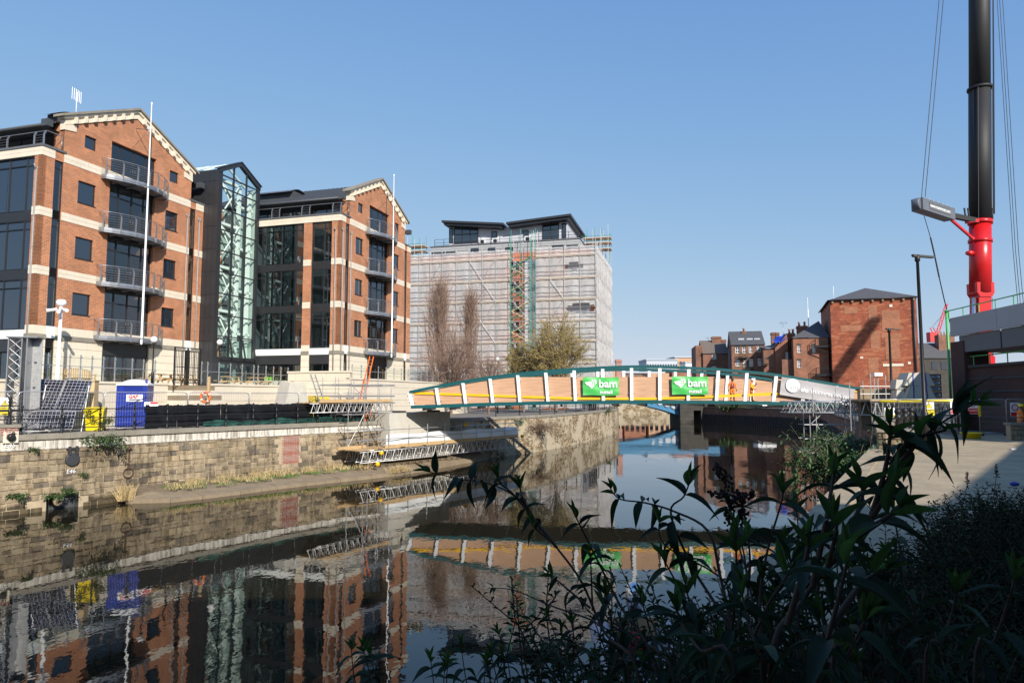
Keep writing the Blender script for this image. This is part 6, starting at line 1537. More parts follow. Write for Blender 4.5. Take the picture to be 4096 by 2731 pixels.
bare_tree('small bare brown tree beside the smoky globe lamp', ground_at(1955,76), 6.8, 2.6, 70, .65, 'twig_brown', seed=9, sub=8, low=.10, tw=.015, dome=True)
bare_tree('rounded tree with olive yellow buds in front of the scaffold', ground_at(2225,80), 11.3, 3.9, 130, .5, 'twig_olive', 'bud_olive', seed=11, sub=8, low=.12, tw=.016, dome=True)
bare_tree('smaller olive budded tree beside the smoky globe lamp', ground_at(2095,82), 8.6, 2.8, 75, .5, 'twig_olive', 'bud_olive', seed=12, sub=8, low=.12, tw=.016, dome=True)
# railings on the quay behind the bridge
t = thing('quay_railing','black railing along the quay under the far side of the bridge','railing',(4,72.5,QZ))
a0, b0 = W2.find_px(1990), W2.find_px(2340); n_ = 17
for i in range(n_): inst(PMESH,'post',t,Matrix.Translation((*W2.at(a0+(b0-a0)*i/(n_-1),-.2),QZ)))
for z in (.3,.75,1.2):
    for i in range(n_-1): tube_part(t,'rail',(*W2.at(a0+(b0-a0)*i/(n_-1),-.2),QZ+z),(*W2.at(a0+(b0-a0)*(i+1)/(n_-1),-.2),QZ+z),.028,'iron_black')
c_ = W2.at(W2.find_px(2370),-1.0)
hd = thing('site_hoarding','corrugated grey metal hoarding at the end of the quay railing','hoarding',(*c_,QZ))
for i in range(14):
    p = W2.at(W2.find_px(2345)+i*.6,-.6); mb = MB(frame(*p,W2.dir(W2.find_px(2400)))); mb.box(0,.56,-.03+.05*(i%2),.0+.05*(i%2),QZ-.1,QZ+2.6); mb.build('metal_sheet','steel_grey' if i<6 else 'iron_black',hd)
# ================================================================ far bank: warehouse, old brick houses, arch bridge, crane, ramp
brick('brick_patch', (.45,.17,.08), (.34,.115,.055), (.36,.22,.14), bw=.3, bh=.11, stain=.35)
plain('slate', (.085,.083,.085), .7, var=.3, scale=3)
plain('slate_brown', (.16,.125,.10), .8, var=.3, scale=3)
plain('blue_iron', (.045,.19,.34), .45, var=.1)
plain('blue_tarp', (.02,.07,.55), .5, var=.2, scale=4)
plain('crane_black', (.014,.014,.015), .62, var=.2, scale=.3)
plain('crane_grey', (.13,.14,.16), .45)
plain('chrome', (.75,.76,.78), .15, .9, var=.02)
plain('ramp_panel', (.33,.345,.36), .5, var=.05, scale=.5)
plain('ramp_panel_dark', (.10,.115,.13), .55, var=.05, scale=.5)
plain('green_rail', (.10,.42,.12), .5, var=.1)
plain('far_pale', (.46,.50,.55), .8, var=.08)
plain('far_orange', (.50,.30,.18), .8, var=.1)
z6 = lambda x, y: (2700+x/2.352, 1100+y/2.352)
def uvbrick(M_): return M_
KS = 130/112.
K = frame(52.6*KS, 130.0, (11.8,-4.2)) @ Matrix.Diagonal((KS,KS,1,1)); KW = 12.5; KD = 17
wh = thing('warehouse','tall red brick warehouse with hipped slate roof and bricked up windows','building',K @ Vector((6,0,BZ)))
mb = MB(K); mb.box(0,KW,0,KD,BZ-.1,23.9); mb.build('brick_wall','brick_warehouse',wh)
mb = MB(K); e=.35
mb.add([(-e,-e,23.95),(KW+e,-e,23.95),(KW+e,KD,23.95),(-e,KD,23.95),(6.0,5.2,26.9),(6.0,KD,26.9)],[(0,1,4),(1,2,5,4),(3,0,4,5),(2,3,5)]); rf = mb.build('roof','slate',wh)
mb = MB(K); mb.tube([(-e,-e,23.9),(KW+e,-e,23.9)],.12,6); mb.tube([(-e,-e,23.9),(-e,KD,23.9)],.12,6); mb.build('gutter','dark_frame',rf)
for i in range(9): mb = MB(K); x=.35+i*(KW-.7)/8; mb.box(x-.14,x+.14,-.3,.0,23.3,23.8); mb.build('eaves_bracket','toe_stone',wh)
for p0,p1 in (((1815,285),(1905,425)),((1940,335),(2120,525)),((1555,475),(1755,525)),((1835,525),(1935,695)),((1940,550),(2135,588)),((1975,590),(2120,790)),((1815,775),(1920,960)),((1995,862),(2120,1000)),((1590,300),(1720,360))):
    a,zt_ = on_frame(K,*z6(*p0)); b_,zb_ = on_frame(K,*z6(*p1)); mb = MB(K); mb.box(a,b_,-.035,.1,zb_,zt_); mb.build('bricked_up_opening','brick_patch',wh)
for p0,p1 in (((1955,835),(2150,856)),((2190,815),(2218,838)),((2015,278),(2045,300)),((1740,768),(1770,785))):
    a,zt_ = on_frame(K,*z6(*p0)); b_,zb_ = on_frame(K,*z6(*p1)); mb = MB(K); mb.box(a,b_,-.07,.1,zb_,zt_); mb.build('stone_piece','cream_stone',wh)
xd = on_frame(K,*z6(2245,400))[0]; mb = MB(K); mb.tube([(xd,-.12,BZ),(xd,-.12,23.8)],.16,8); mb.build('downpipe','dark_frame',wh)
for zf in (9.9,15.4):
    for y in (.5,):
        mb = MB(K); mb.box(-2.4,0,y,y+3.4,zf-.4,zf); bl=mb.build('balcony','iron_black',wh)
        for k in range(9): mb=MB(K); mb.bar((-2.35+k*.29,y+.04,zf),(-2.35+k*.29,y+.04,zf+1.2),.04,.04); mb.build('baluster','iron_black',bl)
        for k in range(11): mb=MB(K); mb.bar((-2.36,y+.1+k*.32,zf),(-2.36,y+.1+k*.32,zf+1.2),.04,.04); mb.build('baluster','iron_black',bl)
        mb=MB(K); mb.bar((-2.4,y+.04,zf+1.2),(0,y+.04,zf+1.2),.06,.06); mb.bar((-2.36,y,zf+1.2),(-2.36,y+3.4,zf+1.2),.06,.06); mb.build('handrail','iron_black',bl)
        mb=MB(K); mb.bar((-2.3,y+.1,zf-.5),(0,y+.1,zf-1.6),.12,.12); mb.build('strut','iron_black',bl)
for x_,zt_ in ((1.4,29.5),(-6,33.0)):
    p = K @ Vector((x_,9,21.5)); q = at_y(3333 if x_>0 else 3230,1145 if x_>0 else 1190,140); t = thing('mast_aerial','thin white mast aerial on the roof of the warehouse' if x_>0 else 'thin white mast aerial between the old brick houses','aerial',(q.x,q.y,18))
    mb=MB(); mb.tube([(q.x,q.y,14 if x_<0 else 25),(q.x,q.y,q.z)],.045,6); mb.tube([(q.x,q.y,12 if x_<0 else 24.5),(q.x,q.y,q.z-2.4)],.09,6); mb.build('mast','white_pole',t)
def house(label, pxl, pxr, eave, Y, depth, mat, roof, ridge, ridge_h, wins=(), ang=18, chim=(), balc=(), rmat='slate', cat='house'):
    """pxl/pxr/eave in the zoom z6; front wall stands at distance Y"""
    p = at_y(*z6(pxl,eave),Y); Fm = frame(p.x,p.y,(math.cos(R(ang)),-math.sin(R(ang)))); Wd = on_frame(Fm,*z6(pxr,eave))[0]; ze = p.z
    t = thing('brick_house',label,cat,Fm @ Vector((Wd/2,0,BZ)))
    rects=[]
    for (x0,y0,x1,y1) in wins:
        a,zt_=on_frame(Fm,*z6(x0,y0)); b_,zb_=on_frame(Fm,*z6(x1,y1)); rects.append((a,b_,zb_,zt_))
    mb=MB(Fm); mb.wall(0,Wd,BZ-.1,ze,rects,0,.25); mb.add([(0,0,BZ),(0,depth,BZ),(0,depth,ze),(0,0,ze)],[(3,2,1,0)]); mb.add([(Wd,0,BZ),(Wd,depth,BZ),(Wd,depth,ze),(Wd,0,ze)],[(0,1,2,3)])
    if roof=='gable_side':   # ridge runs along the front, gables left and right
        for x in (0,Wd): mb.add([(x,0,ze),(x,depth,ze),(x,depth/2,ze+ridge_h)],[(0,1,2)])
    if roof=='gable_front': mb.add([(0,0,ze),(Wd,0,ze),(Wd*ridge,0,ze+ridge_h)],[(0,1,2)])
    mb.build('brick_wall',mat,t)
    mb=MB(Fm); o_=.3
    if roof=='gable_side': mb.add([(-.1,-o_,ze-.1),(Wd+.1,-o_,ze-.1),(Wd+.1,depth/2,ze+ridge_h+.1),(-.1,depth/2,ze+ridge_h+.1),(Wd+.1,depth+o_,ze),(-.1,depth+o_,ze)],[(0,1,2,3),(3,2,4,5)])
    elif roof=='gable_front': mb.add([(-o_,-.1,ze-.1),(Wd*ridge,-.1,ze+ridge_h+.1),(Wd*ridge,depth,ze+ridge_h+.1),(-o_,depth,ze-.1),(Wd+o_,-.1,ze-.1),(Wd+o_,depth,ze-.1)],[(0,1,2,3),(1,4,5,2)])
    else: mb.add([(-o_,-o_,ze),(Wd+o_,-o_,ze),(Wd+o_,depth,ze),(-o_,depth,ze),(Wd*ridge,depth*.4,ze+ridge_h),(Wd*ridge+.3,depth,ze+ridge_h)],[(0,1,4),(1,2,5,4),(3,0,4,5)])
    rf=mb.build('roof',rmat,t)
    for a,b_,c_,d in rects:
        w=pane_window(t,Fm,a,b_,c_,d,.1,((a+b_)/2,),((c_+d)/2,),'glass_dark',fw=.1)
        for o in [w]: o.data.materials.clear(); o.data.materials.append(M['white_paint'])
        mb=MB(Fm); mb.box(a-.1,b_+.1,-.08,.1,c_-.18,c_-.003); mb.build('sill','toe_stone',t); mb=MB(Fm); mb.box(a-.12,b_+.12,-.03,.1,d+.003,d+.25); mb.build('lintel','far_stone',t)
    for (x0,y0,x1,y1,pots) in chim:
        a,zt_=on_frame(Fm,*z6(x0,y0),depth*.4); b_,zb_=on_frame(Fm,*z6(x1,y1),depth*.4); mb=MB(Fm); mb.box(a,b_,depth*.4,depth*.4+1.2,zb_-2.5,zt_); mb.box(a-.12,b_+.12,depth*.4-.12,depth*.4+1.3,zt_-.5,zt_-.2); c=mb.build('chimney_stack',mat,t)
        for k in range(pots): mb=MB(Fm); x=a+(k+.5)*(b_-a)/pots; mb.lathe((x,depth*.4+.6,zt_-.05),[(.22,0),(.2,.7),(.26,.75),(.26,.9)],8); mb.build('chimney_pot','brick_red',c)
    for (x0,y0,x1,y1) in balc:
        a,zt_=on_frame(Fm,*z6(x0,y0),-.8); b_,zb_=on_frame(Fm,*z6(x1,y1),-.8); mb=MB(Fm); mb.box(a,b_,-1.1,0,zb_,zb_+.18); bl=mb.build('balcony','iron_black',t)
        k=0
        while a+k*.18<b_: mb=MB(Fm); mb.bar((a+k*.18,-1.08,zb_),(a+k*.18,-1.08,zt_),.035,.035); mb.build('baluster','iron_black',bl); k+=1
        mb=MB(Fm); mb.bar((a,-1.08,zt_),(b_,-1.08,zt_),.06,.06); mb.build('handrail','iron_black',bl)
    return t,Fm
hA,FA = house('red brick warehouse wing with slate roof left of the black balconies',1110,1440,592,134,14,'brick_old','hip',.85,3.8,((1150,660,1185,730),(1150,800,1185,870),(1290,660,1322,730)),18,((1145,478,1250,560,2),(1062,545,1130,600,2)))
mb=MB(FA); mb.box(-2.1,-.05,1,13,BZ,on_frame(FA,*z6(1060,790))[1]); mb.build('lean_to','brick_brown',hA)
hB,FB = house('brick house with blue tarpaulin on its damaged roof',940,1065,690,139,11,'brick_old','gable_front',.95,3.0,((1038,722,1062,790),),14,(),((812,780,890,840),))
mb=MB(FB); mb.box(-2.2,-.02,.3,10.8,BZ,on_frame(FB,*z6(850,690))[1]); mb.build('wing_wall','brick_brown',hB)
a,za=on_frame(FB,*z6(945,650),-.4); b_,zb_=on_frame(FB,*z6(1055,595),-.4)
mb=MB(FB); mb.grid(lambda u,w:(a+(b_-a)*u,-.5+3.5*w+.1*math.sin(u*9),za+(zb_-za)*u+1.3*w+.2*math.sin(u*8+w*5)),10,5); mb.build('tarpaulin','blue_tarp',hB)
mb=MB(FB); mb.add([(-2.4,-.2,on_frame(FB,*z6(845,690))[1]),(.2,-.2,on_frame(FB,*z6(940,682))[1]),(.2,5,on_frame(FB,*z6(940,640))[1]),(-2.4,5,on_frame(FB,*z6(845,690))[1]+.7)],[(0,1,2,3)]); mb.build('wing_roof','slate',hB)
hC,FC = house('four storey brick flats with slate roof, roof lights and small balconies',530,845,655,145,13,'brick_brown','gable_side',.5,3.3,((567,675,608,735),(632,675,670,735),(695,668,730,730),(770,660,805,722),(570,795,612,855),(640,795,672,860),(697,787,735,862),(778,782,810,855)),14,((628,533,670,560,1),(905,540,980,580,0)),((602,730,685,782),(640,862,745,890)),cat='flats')
for x in (620,700,770): a,z_=on_frame(FC,*z6(x,605),2.8); mb=MB(FC); mb.box(a-.6,a+.6,2.2,3.3,z_-.3,z_+.2); mb.build('roof_light','far_pale',hC)
hD,FD = house('dark brown gabled brick house with broad chimney by the arch bridge',262,500,735,152,12,'brick_brown','gable_side',.5,3.2,((348,738,388,790),(345,855,390,900)),10,((347,578,435,640,0),(438,605,480,640,0)),(),'slate_brown')
mb=MB(FD); mb.box(-1.5,-.02,.5,11.5,BZ,on_frame(FD,*z6(230,660))[1]); mb.build('side_wall','brick_brown',hD)
mb=MB(FD); x=on_frame(FD,*z6(517,700))[0]; mb.box(x-.5,x+.5,-.6,-.1,BZ+6,on_frame(FD,*z6(517,690))[1]); mb.build('vent_duct','steel_grey',hD)
# TV aerials
for px_,py_,Y,lab in ((1015,450,145,'television aerial above the flats chimney'),(315,592,160,'television aerial left of the broad chimney')):
    q=at_y(*z6(px_,py_),Y); t=thing('tv_aerial',lab,'aerial',(q.x,q.y,q.z-4)); mb=MB(); mb.tube([(q.x,q.y,q.z-4),(q.x,q.y,q.z)],.04,5); mb.tube([(q.x-.7,q.y,q.z),(q.x+.9,q.y,q.z)],.03,5)
    for k in range(5): mb.tube([(q.x-.6+k*.35,q.y,q.z-.35),(q.x-.6+k*.35,q.y,q.z+.35)],.02,4)
    mb.build('rods','steel_grey',t)
# distant blocks
def farblock(label,px0,px1,py,Y,mat,depth=20,rows=4,cols=10):
    a=at_y(px0,py,Y); b_=at_y(px1,py,Y); t=thing('distant_building',label,'building',((a.x+b_.x)/2,Y,BZ)); mb=MB(); mb.box(a.x,b_.x,Y,Y+depth,BZ,a.z); mb.build('walls',mat,t)
    for r_ in range(rows):
        for c in range(cols): x=a.x+(c+.5)*(b_.x-a.x)/cols; w=(b_.x-a.x)/cols*.3; z=a.z-2-r_*3.4; mb=MB(); mb.box(x-w,x+w,Y-.1,Y+.1,z-1.6,z); mb.build('window','glass_dark',t)
    mb=MB(); mb.box(a.x-.4,b_.x+.4,Y-.5,Y+depth,a.z,a.z+.5); mb.build('roof','far_pale',t); return t
farblock('pale grey office block far beyond the arch bridge',2586,2710,1440,330,'far_pale',20,4,12)
farblock('tall grey and orange block far beyond the arch bridge',2700,2790,1430,345,'far_orange',20,5,6)
farblock('small white building far beyond the arch bridge',2742,2772,1452,300,'white_paint',10,2,3)
farblock('low slate roofed sheds behind the arch bridge',2450,2720,1492,242,'slate_brown',18,1,14)
q=at_y(2475,1437,190); t=thing('mill_chimney','square red brick chimney beyond the netted apartment block','chimney',(q.x,190,BZ)); mb=MB(); mb.box(q.x-.75,q.x+.75,190,191.5,BZ,q.z); mb.build('shaft','brick_red',t); mb=MB(); mb.box(q.x-.9,q.x+.9,189.8,191.7,q.z-.8,q.z-.3); mb.build('cap','brick_red',t)
for i,(x0,x1,h,mt) in enumerate(((28,36,12,'far_orange'),(37,44,9,'brick_old'),(45,52,10,'far_orange'),(53,62,11,'brick_old'))):
    t=thing('riverside_building',['pale orange block behind the embankment by the hoarding','red brick block second along the embankment','pale orange block third along the embankment','red brick block behind the stone bridge pier'][i],'building',((x0+x1)/2,228,BZ)); mb=MB(); mb.box(x0,x1,226,236,BZ-.5,BZ+h); mb.build('walls',mt,t)
    for k in range(4): mb=MB(); x=x0+(k+.5)*(x1-x0)/4; mb.box(x-.5,x+.5,225.9,226.1,BZ+.4,BZ+2.6); mb.build('window','glass_dark',t)
# blue arch bridge with stone pier
AB=frame(22.0,149.0,(1,.0)); t=thing('arch_bridge','old blue cast iron arch bridge on a dark stone pier','bridge',(32,150,0)); ax0,ax1=-15.0,14.2
def az(x): k=(x-ax0)/(ax1-ax0)*2-1; return 1.5+2.75*(1-k*k)
for y in (0,2.2,4.4,6.6):
    mb=MB(AB); n_=40; P=[ax0+(ax1-ax0)*i/n_ for i in range(n_+1)]
    for a,b_ in zip(P,P[1:]): mb.extr([(a,y,az(a)),(b_,y,az(b_)),(b_,y,az(b_)+.5),(a,y,az(a)+.5)],(0,.25,0))
    mb.build('arch_rib','blue_iron',t)
mb=MB(AB)
n_=40; P=[ax0+(ax1-ax0)*i/n_ for i in range(n_+1)]
for a,b_ in zip(P,P[1:]): mb.add([(a,.1,az(a)+.45),(b_,.1,az(b_)+.45),(b_,.1,5.2),(a,.1,5.2)],[(0,1,2,3)])
mb.build('spandrel','blue_iron',t)
for k in range(4):
    for s in (0,1):
        x=(ax1-.9-k*1.6) if s else (ax0+.9+k*1.6); rr=(4.9-az(x)-.55)*.36
        if rr>.12: mb=MB(AB); mb.lathe((x,-.06,(az(x)+.5+5.0)/2),[(rr*.6,0),(rr,0),(rr,.12)],12,axis=1); mb.build('spandrel_ring','far_pale',t)
mb=MB(AB); mb.box(-24,24,-.2,7.2,5.15,5.75); mb.build('deck','blue_iron',t)
mb=MB(AB); mb.box(-24,24,-.3,0,5.75,6.9); mb.build('parapet','blue_iron',t)
mb=MB(AB); mb.box(14.2,17.0,-1.5,8.5,-.5,5.9); pr=mb.build('pier','far_stone',t)
for k in range(6): mb=MB(AB); mb.box(14.15,17.05,-1.55,-1.45,.35+k*.9,1.15+k*.9); mb.build('pier_course','far_stone',pr)
mb=MB(AB); mb.box(17.0,20.2,-1.0,8,2.6,5.9); mb.box(18.8,20.2,-1.0,8,-.5,2.6); mb.build('abutment','far_stone',t)
mb=MB(AB); mb.box(-24,-14.9,-1,8,-.5,5.9); mb.build('abutment','far_stone',t)
p=E2.at(E2.len-9); leafy('bank_bush','grey green bush on the stone bank beside the bridge pier','bush',(p[0]+.5,p[1],3.2),900,3.2,2.0,leaf=.5,stems=20,hang=.8)
# car and small things along the far quay
def car(label,pos,rz,mat):
    t=thing('parked_car',label,'car',pos); t.rotation_euler=(0,0,rz); o0=WL[t.name]; WL[t.name]=Vector((0,0,0))
    prof=[(-2.1,.35),(-2.15,.75),(-1.95,.95),(-1.2,1.02),(-.6,1.45),(.9,1.48),(1.6,1.0),(2.05,.9),(2.1,.4)]
    mb=MB(); mb.extr([(x,-.85,z) for x,z in prof],(0,1.7,0)); mb.build('body',mat,t)
    mb=MB(); mb.add([(-1.1,-.86,1.04),(-.58,-.86,1.4),(.85,-.86,1.42),(1.4,-.86,1.04)],[(0,1,2,3)]); mb.build('side_window','glass_dark',t)
    for x in (-1.3,1.3):
        for y in (-.88,.7): mb=MB(); mb.lathe((x,y,.32),[(.2,-.01),(.32,0),(.32,.18),(.2,.19)],14,axis=1); mb.build('wheel','black_plastic',t)
    return t
p=at_y(2920,1628,158); car('white car parked on the far quay behind the sheet pile wall',(E2.at(E2.len-14)[0]+4,E2.at(E2.len-14)[1]+1,BZ),.25,'white_paint')
car('dark car parked on the far quay below the brick flats',(E2.at(E2.len-24)[0]+4.5,E2.at(E2.len-24)[1]+1,BZ),.3,'lead')
t=thing('bank_railing','thin dark railing on the parapet above the sheet pile wall','railing',(*E2.at(20),3.35))
for i in range(30):
    u=2+i*(E2.len-4)/29; tube_part(t,'post',(*E2.at(u,.2),3.3),(*E2.at(u,.2),4.3),.04,'iron_black')
    if i<29:
        v_=2+(i+1)*(E2.len-4)/29
        for z in (3.8,4.28): tube_part(t,'rail',(*E2.at(u,.2),z),(*E2.at(v_,.2),z),.03,'iron_black')
# ---- crane
CY=72.0; cx=at_y(3920,1300,CY).x
cr=thing('mobile_crane','towering mobile crane with black telescopic boom on a red base section','crane',(cx,CY,BZ))
mb=MB(); zb=24.3
def hexboom(mb,z0,z1,w,d,x=cx,y=CY):
    P=[(-w/2,-d*.2),(-w*.32,-d/2),(w*.32,-d/2),(w/2,-d*.2),(w/2,d*.3),(w*.25,d/2),(-w*.25,d/2),(-w/2,d*.3)]
    mb.extr([(x+a,y+b_,z0) for a,b_ in P],(0,0,z1-z0))
C0=at_y(3922,1280,CY); C1=at_y(3916,-400,CY); cd=(C1-C0).normalized()
def cpt(z): return C0+cd*((z-C0.z)/cd.z)
mb.tube([cpt(zb),cpt(39.0)],1.05,28); mb.tube([cpt(39),cpt(58)],1.01,28); mb.tube([cpt(58),cpt(75)],.95,28); mb.build('boom','crane_black',cr)
for x in (-.75,-.4,.45,.8): mb=MB(); p0_=cpt(zb)+Vector((x,-1.0+.2*abs(x),0)); p1_=cpt(39)+Vector((x,-1.0+.2*abs(x),0)); mb.bar(p0_,p1_,.05,.05); mb.build('boom_weld_strip','crane_black',cr)
mb=MB(); q_=cpt(39.0); mb.lathe(q_,[(1.18,-.15),(1.22,0),(1.18,.15)],24); mb.build('boom_collar','crane_black',cr)
mb=MB(); mb.tube([cpt(16.6),cpt(24.0)],1.03,28); mb.tube([cpt(24.0),cpt(24.4)],1.16,28); mb.build('base_section','red_paint',cr)
mb=MB(); mb.tube([cpt(22.0),cpt(22.3)],1.13,24); q_=cpt(20.8); mb.lathe((q_.x-1.3,CY-.3,20.8),[(.18,-.4),(.3,-.1),(.3,.1),(.18,.4)],10,axis=0); mb.build('collar_ring','red_paint',cr)
mb=MB(); q_=cpt(17); P=[(-.9,17.6),(-.9,16.5),(-.62,16.05),(.62,16.05),(.9,16.5),(.9,17.6)]; mb.extr([(q_.x+a,CY-.85,b_) for a,b_ in P],(0,1.7,0)); mb.build('base_plate','red_paint',cr)
mb=MB(); mb.bar(cpt(4.5),cpt(16.3),1.3,1.5,(0,1,0)); mb.build('lower_boom','red_paint',cr)
for s in (-1,1):
    mb=MB(); mb.tube([cpt(9.5)+Vector((s*.92,-.3,0)),cpt(16.0)+Vector((s*.86,-.3,0))],.2,12); mb.build('lift_cylinder','chrome',cr)
    mb=MB(); mb.tube([cpt(4.5)+Vector((s*.98,-.3,0)),cpt(9.8)+Vector((s*.92,-.3,0))],.34,12); mb.build('cylinder_barrel','red_paint',cr)
mb=MB(); mb.box(cx-1.6,cx+1.6,CY-1.6,CY+1.6,BZ,6.5); mb.build('turntable','red_paint',cr)
tip=at_y(3668,812,66.5); root=at_y(3818,872,71.2)
ex=(root-tip).normalized(); AF=frame(tip.x,tip.y,(ex.x,ex.y),tip.z); al=(root-tip).length
mb=MB(AF); mb.box(0,al*.86,-.55,.55,-.75,.45); mb.build('guy_arm','crane_grey',cr)
mb=MB(); ar_=AF @ Vector((al*.84,0,-.15)); mb.bar(ar_,cpt(24.2)+Vector((-.7,-.6,0)),.45,.5); mb.build('arm_link','crane_black',cr); mb=MB(); mb.bar(ar_+Vector((0,0,-.3)),cpt(22.2)+Vector((-.9,-.4,0)),.22,.22); mb.bar(cpt(24.2)+Vector((-1.9,-.7,-.1)),cpt(24.2)+Vector((-.6,-.6,0)),.6,.35); mb.build('arm_bracket','red_paint',cr)
for k in range(7): mb=MB(AF); mb.box(.3+k*al*.115,.5+k*al*.115,-.57,.57,.45,.52); mb.build('arm_rib','far_pale',cr)
mb=MB(AF); mb.lathe((.1,-.35,-.1),[(.55,0),(.6,.1),(.6,.6),(.55,.7)],14,axis=1); mb.build('sheave_head','crane_grey',cr)
mb=MB(AF); mb.box(al*.16,al*.72,-.58,-.552,-.5,.25); sg=mb.build('arm_sign','lead',cr); lettering('www.mammoet.com','lettering','white_print',sg,AF @ Matrix.Translation((al*.44,-.6,-.13)),.52,.008)
mb=MB(); q_=cpt(25.5); mb.box(q_.x+1.1,q_.x+1.5,CY+.2,CY+1.6,24.5,28.2); mb.build('rear_guy_arm','crane_grey',cr); 
for s in (-1.35,-1.0,1.0,1.35): mb=MB(); mb.tube([(C0.x+s,CY-.6,24.2),(C0.x+s*1.1,CY-.6,25.6)],.09,6); mb.build('hose_hook','crane_black',cr)
def cable(parent,pts,Y,r=.035,mat='iron_black',nm='cable'):
    P=[at_y(a,b_,Y_) for a,b_,Y_ in pts]
    for p,q_ in zip(P,P[1:]): tube_part(parent,nm,p,q_,r,mat)
cable(cr,[(3686,790,66.5),(3762,-60,70)],0); cable(cr,[(3700,795,66.5),(3779,-60,70)],0)
cable(cr,[(3694,855,66.5),(3722,950,66.5)],0); cable(cr,[(3722,950,66.5),(3736,1010,66.6),(3757,1110,66.8)],0,.07)
cable(cr,[(3757,1110,66.8),(3775,1190,67),(3800,1290,67.5)],0,.05)
for a,b_ in ((3986,4052),(3996,4062),(4008,4074)): cable(cr,[(a,-40,74),(b_,1000,74),(b_+22,1240,74)],0,.03)
for dx in (.97,1.06): mb=MB(); mb.tube([cpt(25)+Vector((dx+.15,-.5,0)),cpt(75)+Vector((dx+.15,-.5,0))],.035,5); mb.build('cable','iron_black',cr)
# unseen boom and carrier, added to cast the slanting shadow on the warehouse
PT0=K @ Vector((on_frame(K,3495,1285)[0],0,on_frame(K,3495,1285)[1])); PB0=K @ Vector((on_frame(K,3345,1500)[0],0,on_frame(K,3345,1500)[1]))
A_=PT0-L*70; B_=PB0-L*70; d_=(B_-A_).normalized(); foot=A_+d_*((A_.z-BZ)/-d_.z)
t=thing('shadow_boom','unseen telescopic boom added to cast the slanting shadow on the warehouse','crane',foot); mb=MB(); mb.tube([foot,A_],.95,12); mb.build('boom','crane_black',t); mb=MB(); mb.box(foot.x-2,foot.x+2,foot.y-3,foot.y+3,BZ,BZ+2.5); mb.build('carrier','red_paint',t)
# ---- elevated ramp
RD=Vector((-.11,-.994,0)); RF=frame(31.4,48.5,RD)  # x runs from the far end back towards the camera; face looks to the river
ra=thing('car_park_ramp','elevated car park ramp with grey metal parapet over a dark brick wall','car park',(31,45,BZ))
xe=22
def rz(y_): return on_frame(RF,3815,y_)[1]
zt1,zt2,zt3=11.15,9.85,8.65
for k in range(4):
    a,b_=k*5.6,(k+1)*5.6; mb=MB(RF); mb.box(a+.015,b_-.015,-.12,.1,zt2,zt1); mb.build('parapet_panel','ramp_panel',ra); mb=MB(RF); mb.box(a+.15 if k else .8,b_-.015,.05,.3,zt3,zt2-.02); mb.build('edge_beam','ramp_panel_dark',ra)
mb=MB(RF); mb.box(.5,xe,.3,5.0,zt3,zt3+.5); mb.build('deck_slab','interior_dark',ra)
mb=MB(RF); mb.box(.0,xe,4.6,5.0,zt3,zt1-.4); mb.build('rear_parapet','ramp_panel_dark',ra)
mb=MB(RF); mb.box(.1,xe,.25,.9,BZ-.1,7.55); mb.build('brick_wall','brick_dark',ra)
mb=MB(RF); mb.box(1.6,xe,.1,1.0,7.55,7.72); mb.build('wall_coping','far_stone',ra)
mb=MB(RF); mb.box(-.3,1.4,.0,1.6,BZ-.1,zt2-.4); mb.build('end_pier','brick_dark',ra)
for k in range(4): mb=MB(RF); mb.box(.1,xe,.2,.27,4.2+k*.85,4.3+k*.85); mb.build('brick_band','interior_dark',ra)
for z0,y0,x0 in ((zt1,.15,-.6),(7.72,.4,1.8)):
    for k in range(7): tube_part(ra,'rail_post',RF @ Vector((x0+k*1.9,y0,z0)),RF @ Vector((x0+k*1.9,y0,z0+.62)),.035,'green_rail')
    tube_part(ra,'green_railing',RF @ Vector((x0-.4,y0,z0+.62)),RF @ Vector((x0+12,y0,z0+.62)),.04,'green_rail')
p=at_y(3796,1450,49.5); t=thing('green_pole','green pole beside the end pier of the ramp','pole',(p.x,p.y,BZ)); mb=MB(); mb.tube([(p.x,p.y,BZ),(p.x,p.y,at_y(3796,1250,49.5).z)],.09,8); mb.lathe((p.x,p.y,at_y(3796,1250,49.5).z),[(.13,0),(.13,.15),(.05,.2)],8); mb.build('shaft','green_rail',t)
# ---- street lamps
for pb_,pt_,Y,lab in ((3699,3662,33.5,'tall black street lamp before the concrete blocks'),(3571,3560,61,'black street lamp standing against the warehouse wall')):
    b0=at_y(pb_,1650,Y); top=at_y(pb_,1040 if Y<50 else 1325,Y).z; t=thing('street_lamp',lab,'street lamp',(b0.x,b0.y,BZ)); s=Y/33.5 if Y<50 else 1.25
    mb=MB(); mb.lathe((b0.x,b0.y,BZ),[(.15*s,0),(.15*s,1.5),(.09*s,1.6),(.07*s,top-BZ-.1),(.12*s,top-BZ-.05),(.12*s,top-BZ+.25),(.0,top-BZ+.27)],12); mb.build('post','iron_black',t)
    mb=MB(); x=b0.x; mb.add([(x-.2*s,b0.y-.1,top+.16),(x+.8*s,b0.y-.12,top+.1),(x+.8*s,b0.y+.12,top+.1),(x-.2*s,b0.y+.1,top+.16),(x-.25*s,b0.y-.1,top+.28),(x+.8*s,b0.y-.12,top+.18),(x+.8*s,b0.y+.12,top+.18),(x-.25*s,b0.y+.1,top+.28)],[(0,3,2,1),(4,5,6,7),(0,1,5,4),(1,2,6,5),(2,3,7,6),(3,0,4,7)]); mb.build('lamp_head','iron_black',t)
